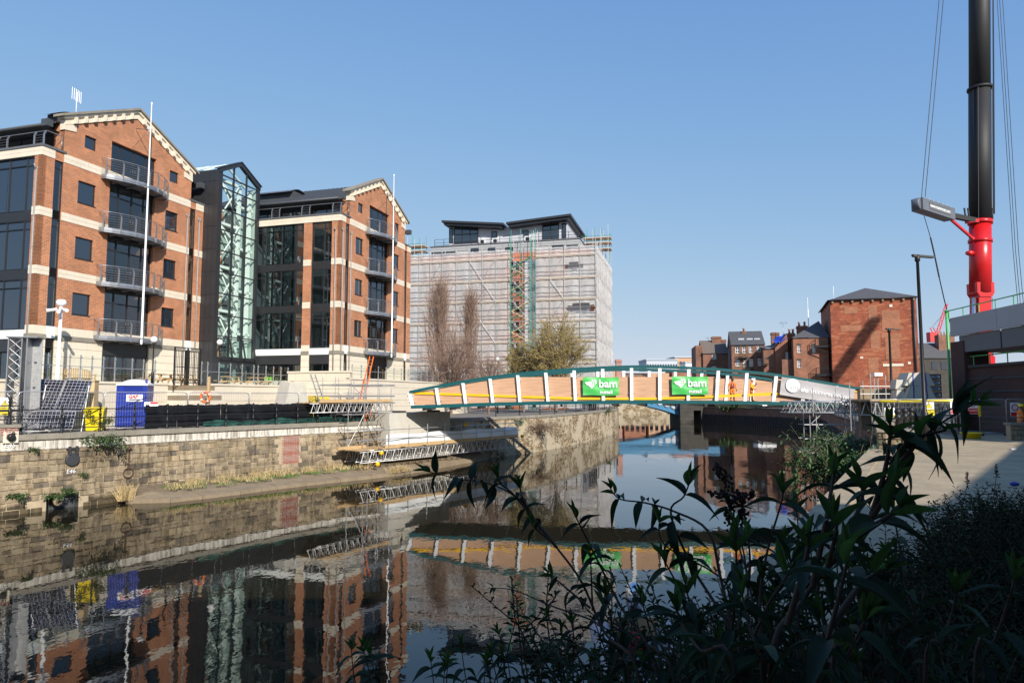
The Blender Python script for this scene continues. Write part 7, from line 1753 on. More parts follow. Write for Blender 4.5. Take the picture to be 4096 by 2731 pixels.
# ---- lattice platform with concrete weights
PZ=5.42; LP=frame(at_y(3500,1600,45).x,45,(1,-.04))
t=thing('lattice_platform','lattice beam platform carrying the strapped concrete weights','scaffold',LP @ Vector((2.5,0,BZ)))
for y in (0,1.5,3): lattice(t,LP,-.3,5.6,y,4.35,5.25,.75,.04)
mb=MB(LP); mb.box(-.4,5.8,-.2,3.3,5.3,PZ); mb.build('deck_board','timber',t)
for x in (0,1.8,3.6,5.4):
    for y in (0,3): tube_part(t,'standard',LP @ Vector((x,y,BZ)),LP @ Vector((x,y,5.3)),.04)
for a_,b_ in (((0,0,3.4),(1.8,0,4.4)),((1.8,0,3.4),(3.6,0,4.4)),((3.6,0,3.4),(5.4,0,4.4))): tube_part(t,'brace',LP @ Vector(a_),LP @ Vector(b_),.035)
bx1,bx2=on_frame(LP,3668,1550,1)[0],on_frame(LP,3600,1550,1)[0]
trapblock('concrete_block','lower strapped concrete weight on the lattice platform',LP,bx1,1.3,PZ,2.0,1.4,.88,strap=True)
trapblock('concrete_block','upper strapped concrete weight on the lattice platform',LP,bx1,1.3,PZ+.9,1.95,1.3,.86,strap=True)
for k,(dz_,lab) in enumerate(((0,'small concrete block beside the lower strapped weight'),(.68,'small concrete block stacked beside the strapped weights'))): trapblock('concrete_block',lab,LP,bx2,1.3,PZ+dz_,.7,.8,.62)
t=thing('counterweight_stack','black crane counterweight slabs with white lettered plates','counterweight',LP @ Vector((bx1+2.2,3,BZ)))
for k in range(6):
    mb=MB(LP); mb.box(bx1+1.25,bx1+3.1,3.6,5,4.7+k*.42,5.08+k*.42); sl_=mb.build('slab','crane_black',t); mb=MB(LP); mb.box(bx1+1.95,bx1+3.0,3.57,3.6,4.78+k*.42,4.98+k*.42); mb.build('plate','white_print',sl_); lettering('LIEBHERR','lettering','black_plastic',sl_,LP @ Matrix.Translation((bx1+2.47,3.55,4.88+k*.42)),.19,.004)
mb=MB(LP); mb.box(bx1+1.3,bx1+3,3.7,4.9,BZ,4.7); mb.build('carrier_frame','crane_black',t)
for x,h_ in ((-.2,7.3),(.9,7.0),(1.5,6.8)): pass
t=thing('guard_scaffold','tube guard rails and camera post beside the concrete weights','scaffold',LP @ Vector((-1,1,BZ)))
for px_,y1 in ((3400,1530),(3485,1495),(3500,1490),(3515,1500),(3545,1500)): q=at_y(px_,1600,46); tube_part(t,'standard',(q.x,46,BZ),(q.x,46,at_y(px_,y1,46).z),.035)
for y1 in (1545,1575): a=at_y(3440,y1,46); b_=at_y(3560,y1,46); tube_part(t,'guard_rail',a,b_,.03)
q=at_y(3507,1498,46); mb=MB(); mb.box(q.x-.25,q.x+.3,45.8,46.1,q.z-.1,q.z+.12); mb.build('camera_head','globe_white',t)
w=MB(); a=at_y(3440,1562,47.5); w.box(a.x,a.x+4.2,47.5,47.9,BZ,a.z+.15); tag(w.build('stone_wall','toe_stone'),'low yellow stone wall at the foot of the warehouse side','wall')
# ---- fence across the head of the landing
fx=[3490,3600,3712,3830]
for i,(a,b_) in enumerate(zip(fx,fx[1:])):
    p=at_y(a,1750,38.3-.3*i); q=at_y(b_,1750,38.0-.3*i); put_panel(p.x,p.y,math.atan2(q.y-p.y,q.x-p.x),BZ,['mesh fence panel behind the cast iron posts','mesh fence panel behind the lamp post','mesh fence panel with the yellow end tube'][i],'mesh fence panels across the landing',(Vector((q.x-p.x,q.y-p.y))).length/3.3)
t=thing('foam_tube','yellow foam tube over the top rail of the landing fence','edge protection',at_y(3660,1606,37.6)); P=[at_y(3520,1605,38.2),at_y(3700,1604,37.9),at_y(3900,1603,37.5),at_y(3915,1612,37.5),at_y(3920,1665,37.5)]; mb=MB(); mb.tube(P,.07,8); mb.build('tube','warning_yellow',t)
for px_,py_,lab in ((3560,1632,'warning sign low on the fence beside the cast iron posts'),(3717,1609,'warning sign on the fence beside the street lamp')):
    p=at_y(px_,py_+52,37.2); warning_sign(lab,frame(p.x,p.y,(1,-.05),p.z),.54,.72)
for px_,lab,mt in ((3822,'white sign with red lower half on the landing fence','red_print'),(3893,'red and white sign at the end of the landing fence','red_print')):
    p=at_y(px_,1655,37.0); s=thing('site_sign',lab,'sign',p); Fm=frame(p.x,p.y,(1,-.05),p.z); mb=MB(Fm); mb.box(-.25,.25,-.01,0,0,.72); mb.build('board','white_print',s); mb=MB(Fm); mb.box(-.24,.24,-.016,-.011,.02,.3); mb.build('red_field',mt,s); lettering('DANGER','lettering','white_print',s,Fm @ Matrix.Translation((0,-.02,.18)),.1,.002); mb=MB(Fm); mb.lathe((0,-.02,.5),[(.1,0),(.14,0),(.14,.006)],14,axis=1,cap=False); mb.build('symbol',mt,s)
# stone parapet and cast iron posts at the landing
pw=thing('stone_parapet','stepped sandstone parapet wall at the corner of the landing','parapet',(16.3,30,BZ)); SPD=Path([(15.75,29.6),(20.3,37.4)]); SPN=Path([(15.75,29.6),(16.95,29.2)])
mb=MB(); along(SPD,0,SPD.len,-.05,.45,BZ,BZ+1.05,mb); mb.extr([(15.8,29.62,BZ),(16.9,29.25,BZ),(17.4,30.2,BZ),(16.3,30.7,BZ)],(0,0,.75)); mb.build('core','mortar',pw)
def courses(P,zs,nm):
    for r_,(z0,z1) in enumerate(zip(zs,zs[1:])):
        u=-.02 if r_%2 else -.25
        while u<P.len:
            w_=random.uniform(.35,.6); a_=max(u,0); e_=min(u+w_,P.len)
            if e_-a_>.08: mb=MB(); blockish(mb,P,a_+.006,e_-.006,z0+.006,z1-.006,-.04 if P is SPD else .06,.012,.006,.12 if P is not SPD else .1); mb.build('stone','quay_stone',pw)
            u+=w_
class Rev(Path): pass
courses(SPN,[BZ,BZ+.26,BZ+.5,BZ+.76],'n')
mb=MB(); mb.extr([(15.65,29.5,BZ+.77),(17.05,29.05,BZ+.77),(17.6,30.3,BZ+.77),(16.2,30.75,BZ+.77)],(0,0,.12)); mb.build('coping','grey_coping',pw)
mb=MB(); along(SPD,0,SPD.len,-.15,.55,BZ+1.06,BZ+1.2,mb); mb.build('coping','grey_coping',pw)
bp_=thing('cast_iron_posts','row of stout black cast iron posts with ball tops on the landing parapet','railing',(17.5,31.5,BZ))
BM=MB(); BM.lathe((0,0,0),[(.17,0),(.17,.12),(.11,.18),(.105,.55),(.15,.6),(.15,.72),(.1,.78),(.1,1.15),(.15,1.2),(.14,1.3),(.08,1.36),(.14,1.45),(.15,1.53),(.1,1.63),(.0,1.66)],12); bo=BM.build('post','iron_black',loc=(0,0,0)); BMESH=bo.data; bpy.data.objects.remove(bo)
bpts=[at_y(x_,1695,Y_) for x_,Y_ in ((3557,30.5),(3593,31.5),(3621,33.2),(3647,35.0))]
for q in bpts: inst(BMESH,'post',bp_,Matrix.Translation((q.x,q.y,BZ+.1 if q.y>31 else BZ-.3)))
for a,b_ in zip(bpts,bpts[1:]):
    for z in (.7,1.3): tube_part(bp_,'rail',(a.x,a.y,BZ+z),(b_.x,b_.y,BZ+z),.035,'iron_black')
# right hand wall, worker, leaning barriers
sw=thing('stone_wall','low sandstone wall with coping in front of the kneeling worker','wall',(27,36,BZ)); swp=Path([(26.25,36.2),(31.5,35.6)])
mb=MB(); along(swp,0,swp.len,-.02,-.4,BZ,BZ+.78,mb); mb.build('core','mortar',sw)
for r_ in range(3):
    u=-.2*(r_%2)
    while u<swp.len: a_=max(u,0); mb=MB(); blockish(mb,swp,a_+.008,min(u+.5,swp.len)-.008,BZ+r_*.26+.008,BZ+(r_+1)*.26-.008,.05,.015,.008); mb.build('stone','quay_stone',sw); u+=.5
mb=MB(); along(swp,-.05,swp.len,.12,-.5,BZ+.785,BZ+.92,mb); mb.build('coping','grey_coping',sw)
J,E_,Rd=standing(.05,0,.04,[((-.3,-.05,1.15),(-.22,-.25,1.0),(.2,-.8,0)),((.3,-.05,1.15),(.2,-.25,1.02),(-.2,-.8,0))])
p=at_y(4080,1700,37.2); w3=person('worker in orange hi-vis and yellow helmet behind the low sandstone wall',J,E_,Rd,[('orange_cloth',lambda c:True),('skin',lambda c:c.z>1.5 and abs(c.x)<.15),('glove',lambda c:c.y<-.28),('boot',lambda c:c.z<.1)],'pelvis',(p.x,37.2,BZ),1.2)
helmet(w3,'yellow_plastic',(0,-.09,1.665)); face(w3,(0,-.1,1.6)); bands(w3,(1.0,1.2)); w3.scale=(1.06,1.06,1.06)
for s in (-1,1): mb=MB(); mb.sphere((s*.1,-.06,1.61),.045,8,6,(.6,1,1.2)); mb.build('ear_defender','black_plastic',w3)
for px_,lab,rz_ in ((3960,'bare mesh barrier leaning on the dark brick wall of the ramp',-.1),(4070,'upright mesh barrier behind the yellow helmeted worker',-.05)):
    p=at_y(px_,1700,40.3); put_panel(p.x-.6,40.3,rz_,BZ,lab,'spare mesh barriers',.45)
p=at_y(3890,1745,37.5); t=thing('plastic_tub','yellow plastic tub at the foot of the landing fence','tub',(p.x,37.6,BZ)); mb=MB(); mb.lathe((p.x,37.6,BZ),[(.42,0),(.5,.28),(.55,.3),(.55,.34),(.45,.34),(.4,.05)],14); mb.build('tub','yellow_plastic',t)
t=thing('site_notice','round red prohibition notice on the wall behind the worker','sign',at_y(4060,1630,39.5)); q=at_y(4060,1645,39.5); Fm=frame(q.x,q.y,(1,-.05),q.z); mb=MB(Fm); mb.box(-.26,.26,-.01,0,-.3,.5); mb.build('board','white_print',t); mb=MB(Fm); mb.lathe((0,-.02,.22),[(.14,0),(.2,0),(.2,.006)],16,axis=1,cap=False); mb.bar((-.13,-.02,.35),(.13,-.02,.09),.03,.005); mb.build('symbol','red_print',t); mb=MB(Fm); mb.box(-.24,.24,-.016,-.011,-.28,-.04); mb.build('text_field','red_print',t)
# far right: slate roofs with chimney pots, red tower crane
q=at_y(3740,1440,150); t=thing('slate_roofed_terrace','grey rendered terrace with slate roof and chimney pots past the lamp post','house',(q.x,150,BZ)); a=at_y(3600,1420,150); b_=at_y(3815,1420,150)
mb=MB(); mb.box(a.x,b_.x+4,150,160,BZ,a.z-.6); [mb.add([(xx,150,a.z-.6),(xx,160,a.z-.6),(xx,155,at_y(3720,1372,155).z-.1)],[(0,1,2)]) for xx in (a.x,b_.x+4)]; mb.build('walls','far_stone',t); mb=MB(); zr_=at_y(3720,1372,155).z; mb.add([(a.x-.3,149.7,a.z-.7),(b_.x+4,149.7,a.z-.7),(b_.x+4,155,zr_),(a.x-.3,155,zr_),(b_.x+4,160.3,a.z-.7),(a.x-.3,160.3,a.z-.7)],[(0,1,2,3),(3,2,4,5)]); mb.build('roof','slate',t)
c0=at_y(3748,1340,153); mb=MB(); mb.box(c0.x,c0.x+3.6,152.5,154,a.z-1,c0.z); cs=mb.build('chimney_stack','brick_brown',t)
for k in range(5): mb=MB(); mb.lathe((c0.x+.4+k*.7,153.2,c0.z-.05),[(.17,0),(.15,.7),(.2,.8)],8); mb.build('chimney_pot','far_orange',cs)
for k in range(3): mb=MB(); x=at_y(3725,1420,150).x+k*2.0; mb.box(x,x+1.2,149.9,150.1,a.z-3.2,a.z-1.4); mb.build('window','glass_dark',t)
t=thing('tower_crane','red lattice jib of a distant tower crane beside the green pole','crane',at_y(3740,1345,210)); A=at_y(3748,1340,210); B_=at_y(3787,1215,210); C_=at_y(3727,1310,210)
for o in (-.5,.5): tube_part(t,'jib_chord',A+Vector((o,0,0)),B_+Vector((o*.6,0,0)),.14,'red_print'); tube_part(t,'counter_jib',A+Vector((o,0,-1)),C_+Vector((o,0,0)),.14,'red_print')
for k in range(12): u=k/12; v_=(k+1)/12; p=A+(B_-A)*u; q=A+(B_-A)*v_; s=1 if k%2 else -1; tube_part(t,'jib_lacing',p+Vector((.5*s,0,0)),q-Vector((.4*s,0,0)),.1,'red_print')
tube_part(t,'tie',C_,B_+(A-B_)*.3,.06,'iron_black'); mb=MB(); mb.box(C_.x-1.2,C_.x+.8,209,211,C_.z-4.5,C_.z-1.5); mb.build('cab','red_print',t); tube_part(t,'tower',(A.x,210,BZ),(A.x,210,A.z),.5,'red_print')
# bush hanging over the river edge under the landing scaffold
q=(16.8,33.0,BZ-.6); leafy('bank_bush','dense small leaved bush hanging over the river edge by the landing scaffold','bush',(13.8,28.4,BZ-.9),5200,2.6,1.9,leaf=.22,stems=110,hang=2.6)
leafy('bank_bush','straggling green bush below the stone parapet','bush',(16.4,33.2,BZ-.4),2600,2.2,1.6,leaf=.2,stems=60,hang=2.0)
# ================================================================ shaded foreground: butterfly bush shoots, thicket, dinghy
def leafmat(name, c, tl=.25):
    m, n, l, b = nt(name); v = mapping(n, l, 'Object'); oi = n.new('ShaderNodeObjectInfo')
    k = ramp(n, l, oi.outputs['Random'], [(0,tuple(x*.65 for x in c)),(.6,c),(1,tuple(x*1.5 for x in c))])
    vein = ramp(n, l, noise(n, l, mapping(n, l, 'Object', (6,30,6)), 1.0, 3), [(.35,(.75,)*3),(.65,(1.15,)*3)])
    l.new(mixc(n, l, 1.0, k, vein, 'MULTIPLY'), b.inputs['Base Color']); b.inputs['Roughness'].default_value = .6; b.inputs['Specular IOR Level'].default_value = .25
    b.inputs['Transmission Weight'].default_value = 0
    tr = n.new('ShaderNodeBsdfTranslucent'); l.new(k, tr.inputs[0]); mx = n.new('ShaderNodeMixShader'); mx.inputs[0].default_value = tl
    l.new(b.outputs[0], mx.inputs[1]); l.new(tr.outputs[0], mx.inputs[2]); l.new(mx.outputs[0], n['Material Output'].inputs[0]); return m
leafmat('thicket_leaf', (.032,.058,.022), .1); M['thicket_leaf'].node_tree.nodes['Principled BSDF'].inputs['Specular IOR Level'].default_value = .1
leafmat('leaf_dark', (.027,.054,.024), .2); leafmat('leaf_young', (.058,.125,.024), .3)
plain('stem_brown', (.07,.04,.022), .8, var=.25, scale=20)
plain('seed_brown', (.085,.045,.03), .9, var=.3, scale=30)
def leafmesh(name, mat, droop, fold, width, wave=.0):
    mb = MB(); n_ = 8
    def fn(u, w):
        hw = width*math.sin(math.pi*min(1,w**.75))*(1-.15*w)+.006; s = (u-.5)*2
        return (s*hw, w, -droop*w*w+fold*abs(s)*hw*2+wave*math.sin(w*14)*abs(s))
    mb.grid(fn, 4, n_); o = mb.build(name, mat, loc=(0,0,0)); me = o.data; bpy.data.objects.remove(o); return me
LEAF = {'old':[leafmesh('leaf','leaf_dark',.55,.45,.135,.010),leafmesh('leaf','leaf_dark',.35,.6,.15,.008),leafmesh('leaf','leaf_dark',.8,.4,.12,.012)],'young':[leafmesh('leaf','leaf_young',.12,.9,.105),leafmesh('leaf','leaf_young',-.06,.8,.115)]}
rl_ = random.Random(21)
def leaf_matrix(p, d, roll, L_):
    d = d.normalized(); up = Vector((0,0,1)) if abs(d.z) < .95 else Vector((0,1,0)); x = d.cross(up).normalized(); z = x.cross(d)
    Rm = Matrix(((x.x,d.x,z.x,0),(x.y,d.y,z.y,0),(x.z,d.z,z.z,0),(0,0,0,1)))
    return Matrix.Translation(p) @ Rm @ Matrix.Rotation(roll,4,'Y') @ Matrix.Diagonal((L_,L_,L_,1))
class Bush:
    def __init__(s, label, root, group=None, limit=295):
        s.t = thing('butterfly_bush', label, 'shrub', root, group); s.root = Vector(root); s.st = MB(); s.n = 0; s.limit = limit; s.extra = MB()
    def leaf(s, kind, p, d, L_, roll=0.0):
        me = rl_.choice(LEAF[kind]); Mx = leaf_matrix(p, d, roll, L_*.8) @ Matrix.Diagonal((1.15,1,1,1))
        if s.n < s.limit: inst(me, 'leaf', s.t, Mx); s.n += 1
        else:
            b0 = len(s.extra.v); s.extra.v += [tuple(Mx @ v_.co) for v_ in me.vertices]; s.extra.f += [tuple(b0+i for i in f.vertices) for f in me.polygons]; s.extra.sm += [True]*len(me.polygons)
    def shoot(s, pts, L_, pairs=6, tip=True, r=.008, rooted=True, spacing=None):
        """pts: (photo x, photo y, distance) from foot to tip"""
        P = [at_y(a,b_,Y) for a,b_,Y in pts]
        if rooted: P = [Vector((P[0].x+.05,P[0].y+.08,BZ)), Vector((P[0].x+.02,P[0].y+.03,BZ+(P[0].z-BZ)*.5))]+P
        P = [Vector(q) for q in spline([tuple(q) for q in P],5)]
        k = len(P); s.st.tube(P, [r*(1.5-1.1*i/k) for i in range(k)], 6, False)
        ln = [0]
        for a,b_ in zip(P,P[1:]): ln.append(ln[-1]+(b_-a).length)
        def at(u):
            for i in range(k-1):
                if u <= ln[i+1]: break
            q=(u-ln[i])/max(ln[i+1]-ln[i],1e-6); return P[i]+(P[i+1]-P[i])*q,(P[i+1]-P[i]).normalized()
        tot = ln[-1]; sp = spacing or L_*.34; pairs += 2; az = rl_.uniform(0,3)
        for i in range(pairs):
            u = tot-L_*.06-sp*(i**1.05)*(.55 if i < 3 else 1)
            if u < .05: break
            p, ax = at(u); az += 1.571+rl_.uniform(-.25,.25); e = ax.orthogonal().normalized(); e = Matrix.Rotation(az,3,ax) @ e
            open_ = [.4,.8,1.15,1.4,1.6][min(i,4)]+rl_.uniform(-.15,.15); LL = L_*[.5,.75,.95,.95,.85][min(i,4)]*rl_.uniform(.8,1.12)
            for sgn in (-1,1):
                d = ax*math.cos(open_)+e*sgn*math.sin(open_)+Vector((0,0,.12 if i < 2 else -.2)); s.leaf('young' if i < 2 and tip else 'old', p, d, LL, rl_.uniform(-.4,.4))
        return P
    def seedhead(s, x, y, Y, dx, dy, n_=60):
        A = at_y(x,y,Y); B_ = at_y(x+dx,y+dy,Y); mb = MB()
        for i in range(n_):
            u = i/n_; c_ = A+(B_-A)*u; rr = .018*(1-.5*u)+.004; d = Vector((rl_.gauss(0,1),rl_.gauss(0,1),rl_.gauss(0,1))).normalized(); mb.sphere(c_+d*rr,.006*rl_.uniform(.6,1.3),5,3)
        mb.tube([A,B_],.004,4,False); mb.build('seed_head','seed_brown',s.t)
    def done(s):
        s.st.build('stems','stem_brown',s.t)
        if s.extra.f: o = s.extra.build('leaf_mass','leaf_dark',s.t); o['kind'] = 'stuff'
b1 = Bush('arching butterfly bush shoots reaching left over the water', (.55,2.55,BZ))
b1.shoot([(2560,2731,2.3),(2420,2532,2.45),(2326,2326,2.55),(2226,2188,2.6),(2132,2075,2.65),(2060,1985,2.7),(1960,1935,2.75),(1840,1915,2.8),(1690,1880,2.8)],.135,5,r=.0045)
b1.shoot([(2226,2188,2.6),(2070,1994,2.7),(2000,1930,2.7),(1985,1880,2.7)],.13,4,rooted=False,r=.004)
b1.shoot([(2132,2075,2.65),(2090,1990,2.7),(2075,1925,2.7)],.12,4,rooted=False,r=.004)
b1.shoot([(1900,1920,2.78),(1900,1880,2.8)],.11,3,rooted=False,r=.003)
b1.shoot([(2200,2160,2.6),(2140,2110,2.62),(2120,2070,2.62)],.11,3,rooted=False,r=.003)
b1.shoot([(2420,2532,2.45),(2370,2480,2.6),(2200,2420,2.7),(2060,2360,2.8),(1960,2120+230,2.8)],.05,1,rooted=False,r=.003,tip=False)
b1.shoot([(2370,2440,2.5),(2365,2300,2.5),(2360,2200,2.5)],.11,3,rooted=False,r=.003)
b1.shoot([(2360,2430,2.5),(2240,2330,2.6),(2190,2290,2.6)],.1,4,rooted=False,r=.003)
b1.shoot([(2960,2731,2.3),(2880,2300,2.5),(2830,2120,2.6),(2695,2044,2.7),(2580,2010,2.75),(2480,1995,2.8),(2440,1950,2.8)],.135,3,r=.005)
b1.shoot([(2640,2731,2.3),(2480,2420,2.5),(2370,2200,2.6),(2320,2100,2.6),(2290,2040,2.6)],.13,4,r=.005)
b1.shoot([(2330,2110,2.6),(2360,2070,2.6)],.12,3,rooted=False,r=.003)
b1.shoot([(2700,2731,2.4),(2560,2560,2.6),(2430,2470,2.7),(2420,2400,2.7)],.13,5,r=.005)
b1.shoot([(2520,2731,2.5),(2470,2600,2.6),(2420,2350,2.6)],.14,5,r=.005)
b1.done()
b2 = Bush('butterfly bush shoots with dry seed heads before the bridge reflection', (.95,2.6,BZ))
b2.shoot([(3000,2731,2.2),(2760,2250,2.5),(2683,2049,2.5),(2735,1985,2.5),(2768,1900,2.5)],.17,4,r=.005)
b2.shoot([(3000,2731,2.2),(2990,2330,2.4),(2960,2150,2.45),(2900,1990,2.5)],.10,2,r=.004,tip=False)
for a in ((2918,1930,2.5,-60,-70),(2960,1985,2.5,-120,-15),(2940,2000,2.5,75,-30),(2915,2100,2.5,5,-100),(2950,2090,2.5,30,-50)): b2.seedhead(*a)
b2.shoot([(2960,2731,2.2),(2920,2350,2.4),(2660,2180,2.5),(2640,2060,2.5)],.12,4,r=.004)
b2.shoot([(2680,2060,2.5),(2740,2080,2.5)],.11,3,rooted=False,r=.003)
b2.shoot([(3050,2731,2.0),(3000,2350,2.2),(2960,2200,2.3),(2935,2090,2.3)],.14,5,r=.0045)
b2.shoot([(3050,2731,1.9),(3040,2400,2.0),(3070,2200,2.1),(3130,1990,2.1),(3125,1930,2.1)],.15,4,r=.0045)
b2.shoot([(2990,2350,2.2),(3000,2250,2.2),(2990,2110,2.2)],.13,5,rooted=False,r=.004)
b2.shoot([(2850,2731,2.2),(2750,2420,2.4),(2700,2320,2.4),(2640,2210,2.4)],.14,6,r=.005)
b2.shoot([(2850,2731,2.1),(2780,2500,2.2),(2740,2330,2.2)],.15,6,r=.005)
b2.shoot([(2900,2731,2.0),(2930,2500,2.0),(2945,2250,2.0),(2940,2150,2.0)],.17,5,r=.005)
b2.shoot([(2650,2731,2.3),(2600,2520,2.4),(2560,2380,2.4)],.14,5,r=.005)
b2.shoot([(3000,2731,1.9),(3060,2450,1.9),(3130,2330,1.9),(3180,2240,1.9)],.15,5,r=.0045)
b2.done()
b3 = Bush('tall dark butterfly bush rising in front of the sunlit landing', (1.35,2.25,BZ))
b3.shoot([(3080,2731,1.6),(3200,2420,1.7),(3330,2250,1.75),(3480,2080,1.8),(3560,1900,1.8),(3700,1740,1.85),(3850,1640,1.9),(3930,1600,1.9)],.13,7,r=.0055)
b3.leaf('old', at_y(3830,1650,1.9), Vector((.15,.05,1)), .13, .6); b3.leaf('old', at_y(3815,1660,1.9), Vector((.35,-.1,.8)), .14, 1.4)
b3.shoot([(3480,2080,1.8),(3540,1880,1.8),(3560,1740,1.8),(3560,1690,1.8)],.155,5,rooted=False,r=.005)
b3.shoot([(3560,1900,1.8),(3660,1780,1.8),(3690,1700,1.8)],.145,5,rooted=False,r=.005)
b3.shoot([(3560,1860,1.8),(3640,1760,1.8),(3780,1720,1.8),(3760,1700,1.8)],.12,3,rooted=False,r=.004)
b3.shoot([(3330,2250,1.75),(3430,2050,1.7),(3450,1960,1.7),(3430,1900,1.7)],.16,6,rooted=False,r=.005)
b3.shoot([(3250,2350,1.7),(3310,2050,1.75),(3330,1930,1.8),(3345,1850,1.8)],.15,5,rooted=False,r=.005)
b3.shoot([(3480,2080,1.7),(3560,1960,1.65),(3600,1880,1.65)],.17,6,rooted=False,r=.005)
b3.shoot([(3420,2150,1.6),(3530,2080,1.5),(3610,2020,1.5)],.17,5,rooted=False,r=.005)
b3.shoot([(3300,2300,1.6),(3340,2150,1.55),(3350,2040,1.55)],.15,6,rooted=False,r=.005)
b3.shoot([(3150,2500,1.5),(3220,2250,1.5),(3240,2130,1.5)],.14,6,rooted=False,r=.005)
b3.shoot([(3270,2731,1.3),(3310,2560,1.25),(3370,2330,1.25),(3400,2180,1.25)],.15,6,r=.005)
b3.shoot([(3330,2500,1.25),(3450,2330,1.3),(3560,2270,1.3)],.13,5,rooted=False,r=.005)
b3.shoot([(3060,2731,1.6),(3030,2600,1.6),(2990,2480,1.65),(2960,2330,1.7)],.14,5,r=.0045)
b3.shoot([(3330,2731,1.5),(3390,2620,1.5),(3440,2520,1.5),(3480,2440,1.5)],.12,5,r=.004)
b3.shoot([(3700,2731,1.6),(3770,2560,1.65),(3810,2440,1.7),(3830,2330,1.7)],.12,5,r=.004)
b3.shoot([(3900,2731,1.5),(3980,2560,1.5),(4040,2380,1.5),(4070,2270,1.5)],.13,5,r=.004)
b3.shoot([(2950,2731,1.6),(2800,2600,1.7),(2720,2480,1.8),(2700,2400,1.8)],.14,6,r=.0045)
b3.done()
def random_bush(label, root, region, n_, Y0, Y1, L0, L1, seed, side=.6):
    rr = random.Random(seed); b = Bush(label, root)
    for _ in range(n_):
        x = rr.uniform(region[0],region[1]); y = region[2]+(region[3]-region[2])*rr.random()**.8; Y = rr.uniform(Y0,Y1); k = rr.uniform(60,200)*side; L_ = rr.uniform(L0,L1)
        if 2330 < x < 2650 and y < 2600: continue
        b.shoot([(x+k*1.4,y+600,Y*.96),(x+k*.7,y+330,Y*.97),(x+k*.25,y+130,Y),(x+rr.uniform(-30,30),y,Y)],L_,rr.choice((4,5,6)),r=.004)
    b.done()
random_bush('dense dark butterfly bush at the foot of the view over the river', (.75,2.9,BZ), (2200,2900,2400,2660), 20, 2.6,3.4,.09,.13,31)
random_bush('dense dark butterfly bush below the tall one by the landing', (1.5,2.4,BZ), (2850,3550,2280,2640), 34, 2.0,3.0,.09,.13,32)
random_bush('low spray of butterfly bush hanging out over the water', (.3,3.1,BZ), (1620,2150,2480,2680), 9, 2.9,3.3,.10,.13,33)
random_bush('small butterfly bush sprig furthest out over the reflections', (.0,3.4,BZ), (1390,1560,2560,2610), 3, 3.2,3.4,.13,.15,34)
random_bush('butterfly bush sprays against the sunlit landing edge', (1.8,2.6,BZ), (3150,3600,1950,2300), 18, 2.2,2.8,.10,.14,35)
# lower thicket: real leaves on short shoots, too many to count
def thicket(label, spots, L_, hmin, hmax, seed, mat='thicket_leaf'):
    rnd = random.Random(seed); c_ = spots[len(spots)//2]; t = thing('thicket', label, 'thicket', (c_[0],c_[1],BZ)); st = MB(); lf = MB()
    for (x, y) in spots:
        for _ in range(3):
            h = rnd.uniform(hmin,hmax); d = Vector((rnd.gauss(0,.3),rnd.gauss(0,.3),1)).normalized(); A = Vector((x+rnd.gauss(0,.15),y+rnd.gauss(0,.15),BZ)); P = [A+d*h*k/4+Vector((rnd.gauss(0,.02),rnd.gauss(0,.02),0))*k for k in range(5)]
            st.tube(P,[.009,.008,.006,.005,.003],4,False); az = rnd.uniform(0,6); u = .12
            while u < 1.02:
                i = min(int(u*4),3); p = P[i]+(P[i+1]-P[i])*(u*4-i); az += 1.57+rnd.uniform(-.3,.3); op = 1.25-.8*max(0,u-.5)*2*.6; e = Vector((math.cos(az),math.sin(az),0)); LL = L_*rnd.uniform(.7,1.2)*(1.15-.45*u)
                for s in (-1,1):
                    q = (Vector((0,0,1))*math.cos(op)+e*s*math.sin(op)).normalized(); w_ = q.cross(Vector((0,0,1)));  w_ = (w_.normalized() if w_.length>.01 else Vector((1,0,0)))*LL*.13; m_ = p+q*LL*.5+Vector((0,0,.02*LL)); n_ = p+q*LL-Vector((0,0,LL*.28))
                    lf.add([p,m_+w_,n_,m_-w_],[(0,1,2),(0,2,3)])
                u += .05/h*1.1
    st.build('stems','stem_brown',t); o = lf.build('leaf_mass',mat,t); o['kind']='stuff'; return t
rnd = random.Random(5)
sp = []
while len(sp) < 640:
    Y = rnd.uniform(3.6,12.5); k = rnd.uniform(.46,.92)
    if k > .47+.022*(Y-4) : sp.append((k*Y,Y))
thicket('low leafy thicket filling the shaded right side of the landing', sp, .12, .3, .85, 3)
sp = [(rnd.uniform(-.02,.62)*Y+.25,Y) for Y in [rnd.uniform(2.9,4.9) for _ in range(170)]]
thicket('leafy thicket in the shade along the river edge below the tall bush', sp, .11, .5, 1.15, 4)
sp = [(.03*Y+.15+rnd.uniform(-.2,.3),Y) for Y in [rnd.uniform(3.7,4.1) for _ in range(16)]]
for px_,Y,h,lab in ((3965,8.2,1.55,'slender leafy shoot with brown spike standing up from the thicket'),(3850,8.0,1.25,'shorter leafy shoot with dark spike beside the slender one')):
    p = at_y(px_,2100,Y); b4 = Bush(lab,(p.x,p.y,BZ),'spiky shoots above the thicket'); A=[(px_-20,2250,Y),(px_-8,2080,Y),(px_+10,1980,Y),(px_+22,1890 if px_>3900 else 1925,Y)]
    b4.shoot(A,.10,22,r=.006,spacing=.045,tip=False); b4.seedhead(px_+22,1900 if px_>3900 else 1935,Y,-4,-45,50); b4.done()
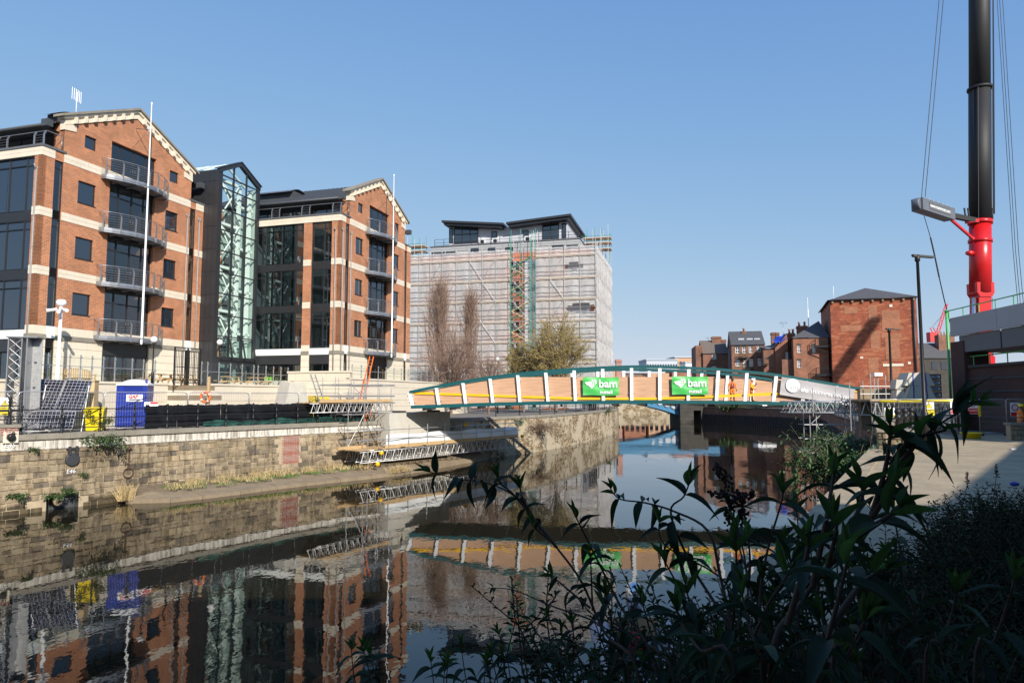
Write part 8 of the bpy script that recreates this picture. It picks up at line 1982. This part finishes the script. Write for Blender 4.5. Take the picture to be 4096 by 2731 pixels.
# dinghy with outboard
dx,dy = 2.75,14.7
t = thing('dinghy','grey inflatable dinghy with silver outboard and red fuel can moored below the bank','boat',(dx,dy,0))
for s in (-1,1): mb = MB(); mb.smooth=True; mb.tube([(dx+s*.72,dy+1.7,.3),(dx+s*.74,dy+1.4,.28),(dx+s*.74,dy-1.2,.28),(dx+s*.5,dy-2.0,.34),(dx,dy-2.4,.42)],[.14,.24,.24,.23,.22],12); mb.build('tube','grey_vinyl',t)
mb = MB(); mb.box(dx-.6,dx+.6,dy-1.8,dy+1.3,.12,.18); mb.build('floor','interior_grey',t)
mb = MB(); mb.box(dx-.55,dx+.55,dy+1.2,dy+1.28,.1,.62); mb.build('transom','timber',t)
mb = MB(); mb.lathe((0,0,0),[(.15,0),(.2,.08),(.21,.3),(.19,.46),(.12,.56),(.0,.58)],12); mb.v=[(x*.95+dx+.05,y*1.35+dy+1.35,z+.78) for x,y,z in mb.v]; oc=mb.build('engine_cowl','chrome',t)
mb = MB(); mb.box(dx-.05,dx+.15,dy+1.05,dy+1.07,1.0,1.1); mb.build('pull_handle','black_plastic',oc)
mb = MB(); mb.box(dx-.07,dx+.17,dy+1.25,dy+1.55,-.4,.8); mb.box(dx-.02,dx+.12,dy+.9,dy+1.2,.7,.76); mb.build('engine_leg','steel_dark',t)
fc = thing('fuel_can','red plastic fuel can standing in the dinghy','fuel can',(dx-.15,dy+.3,.18)); mb = MB(); mb.box(dx-.4,dx+.1,dy+.1,dy+.5,.18,.5); mb.box(dx-.36,dx+.06,dy+.13,dy+.47,.5,.54); mb.build('can','red_paint',fc); mb = MB(); mb.lathe((dx-.28,dy+.3,.54),[(.05,0),(.05,.06)],10); mb.build('cap','black_plastic',fc); mb = MB(); mb.tube([(dx-.15,dy+.3,.54),(dx-.15,dy+.3,.62),(dx+.03,dy+.3,.62),(dx+.03,dy+.3,.54)],.018,6); mb.build('handle','red_paint',fc)
bg_ = MB(); p = on_z(4058,1935,BZ+.1); bg_.sphere(p,.11,10,6,(1.1,.8,.55)); tag(bg_.build('plastic_bag','blue_plastic'),'crumpled blue plastic bag by the shaded wall foot','litter')
p = on_z(4052,1797,BZ+.02); mb = MB(); mb.box(p.x-.1,p.x+.1,p.y-.06,p.y+.06,BZ+.006,BZ+.07); tag(mb.build('litter_scrap','white_paint'),'small white scrap of litter on the sunlit landing','litter')
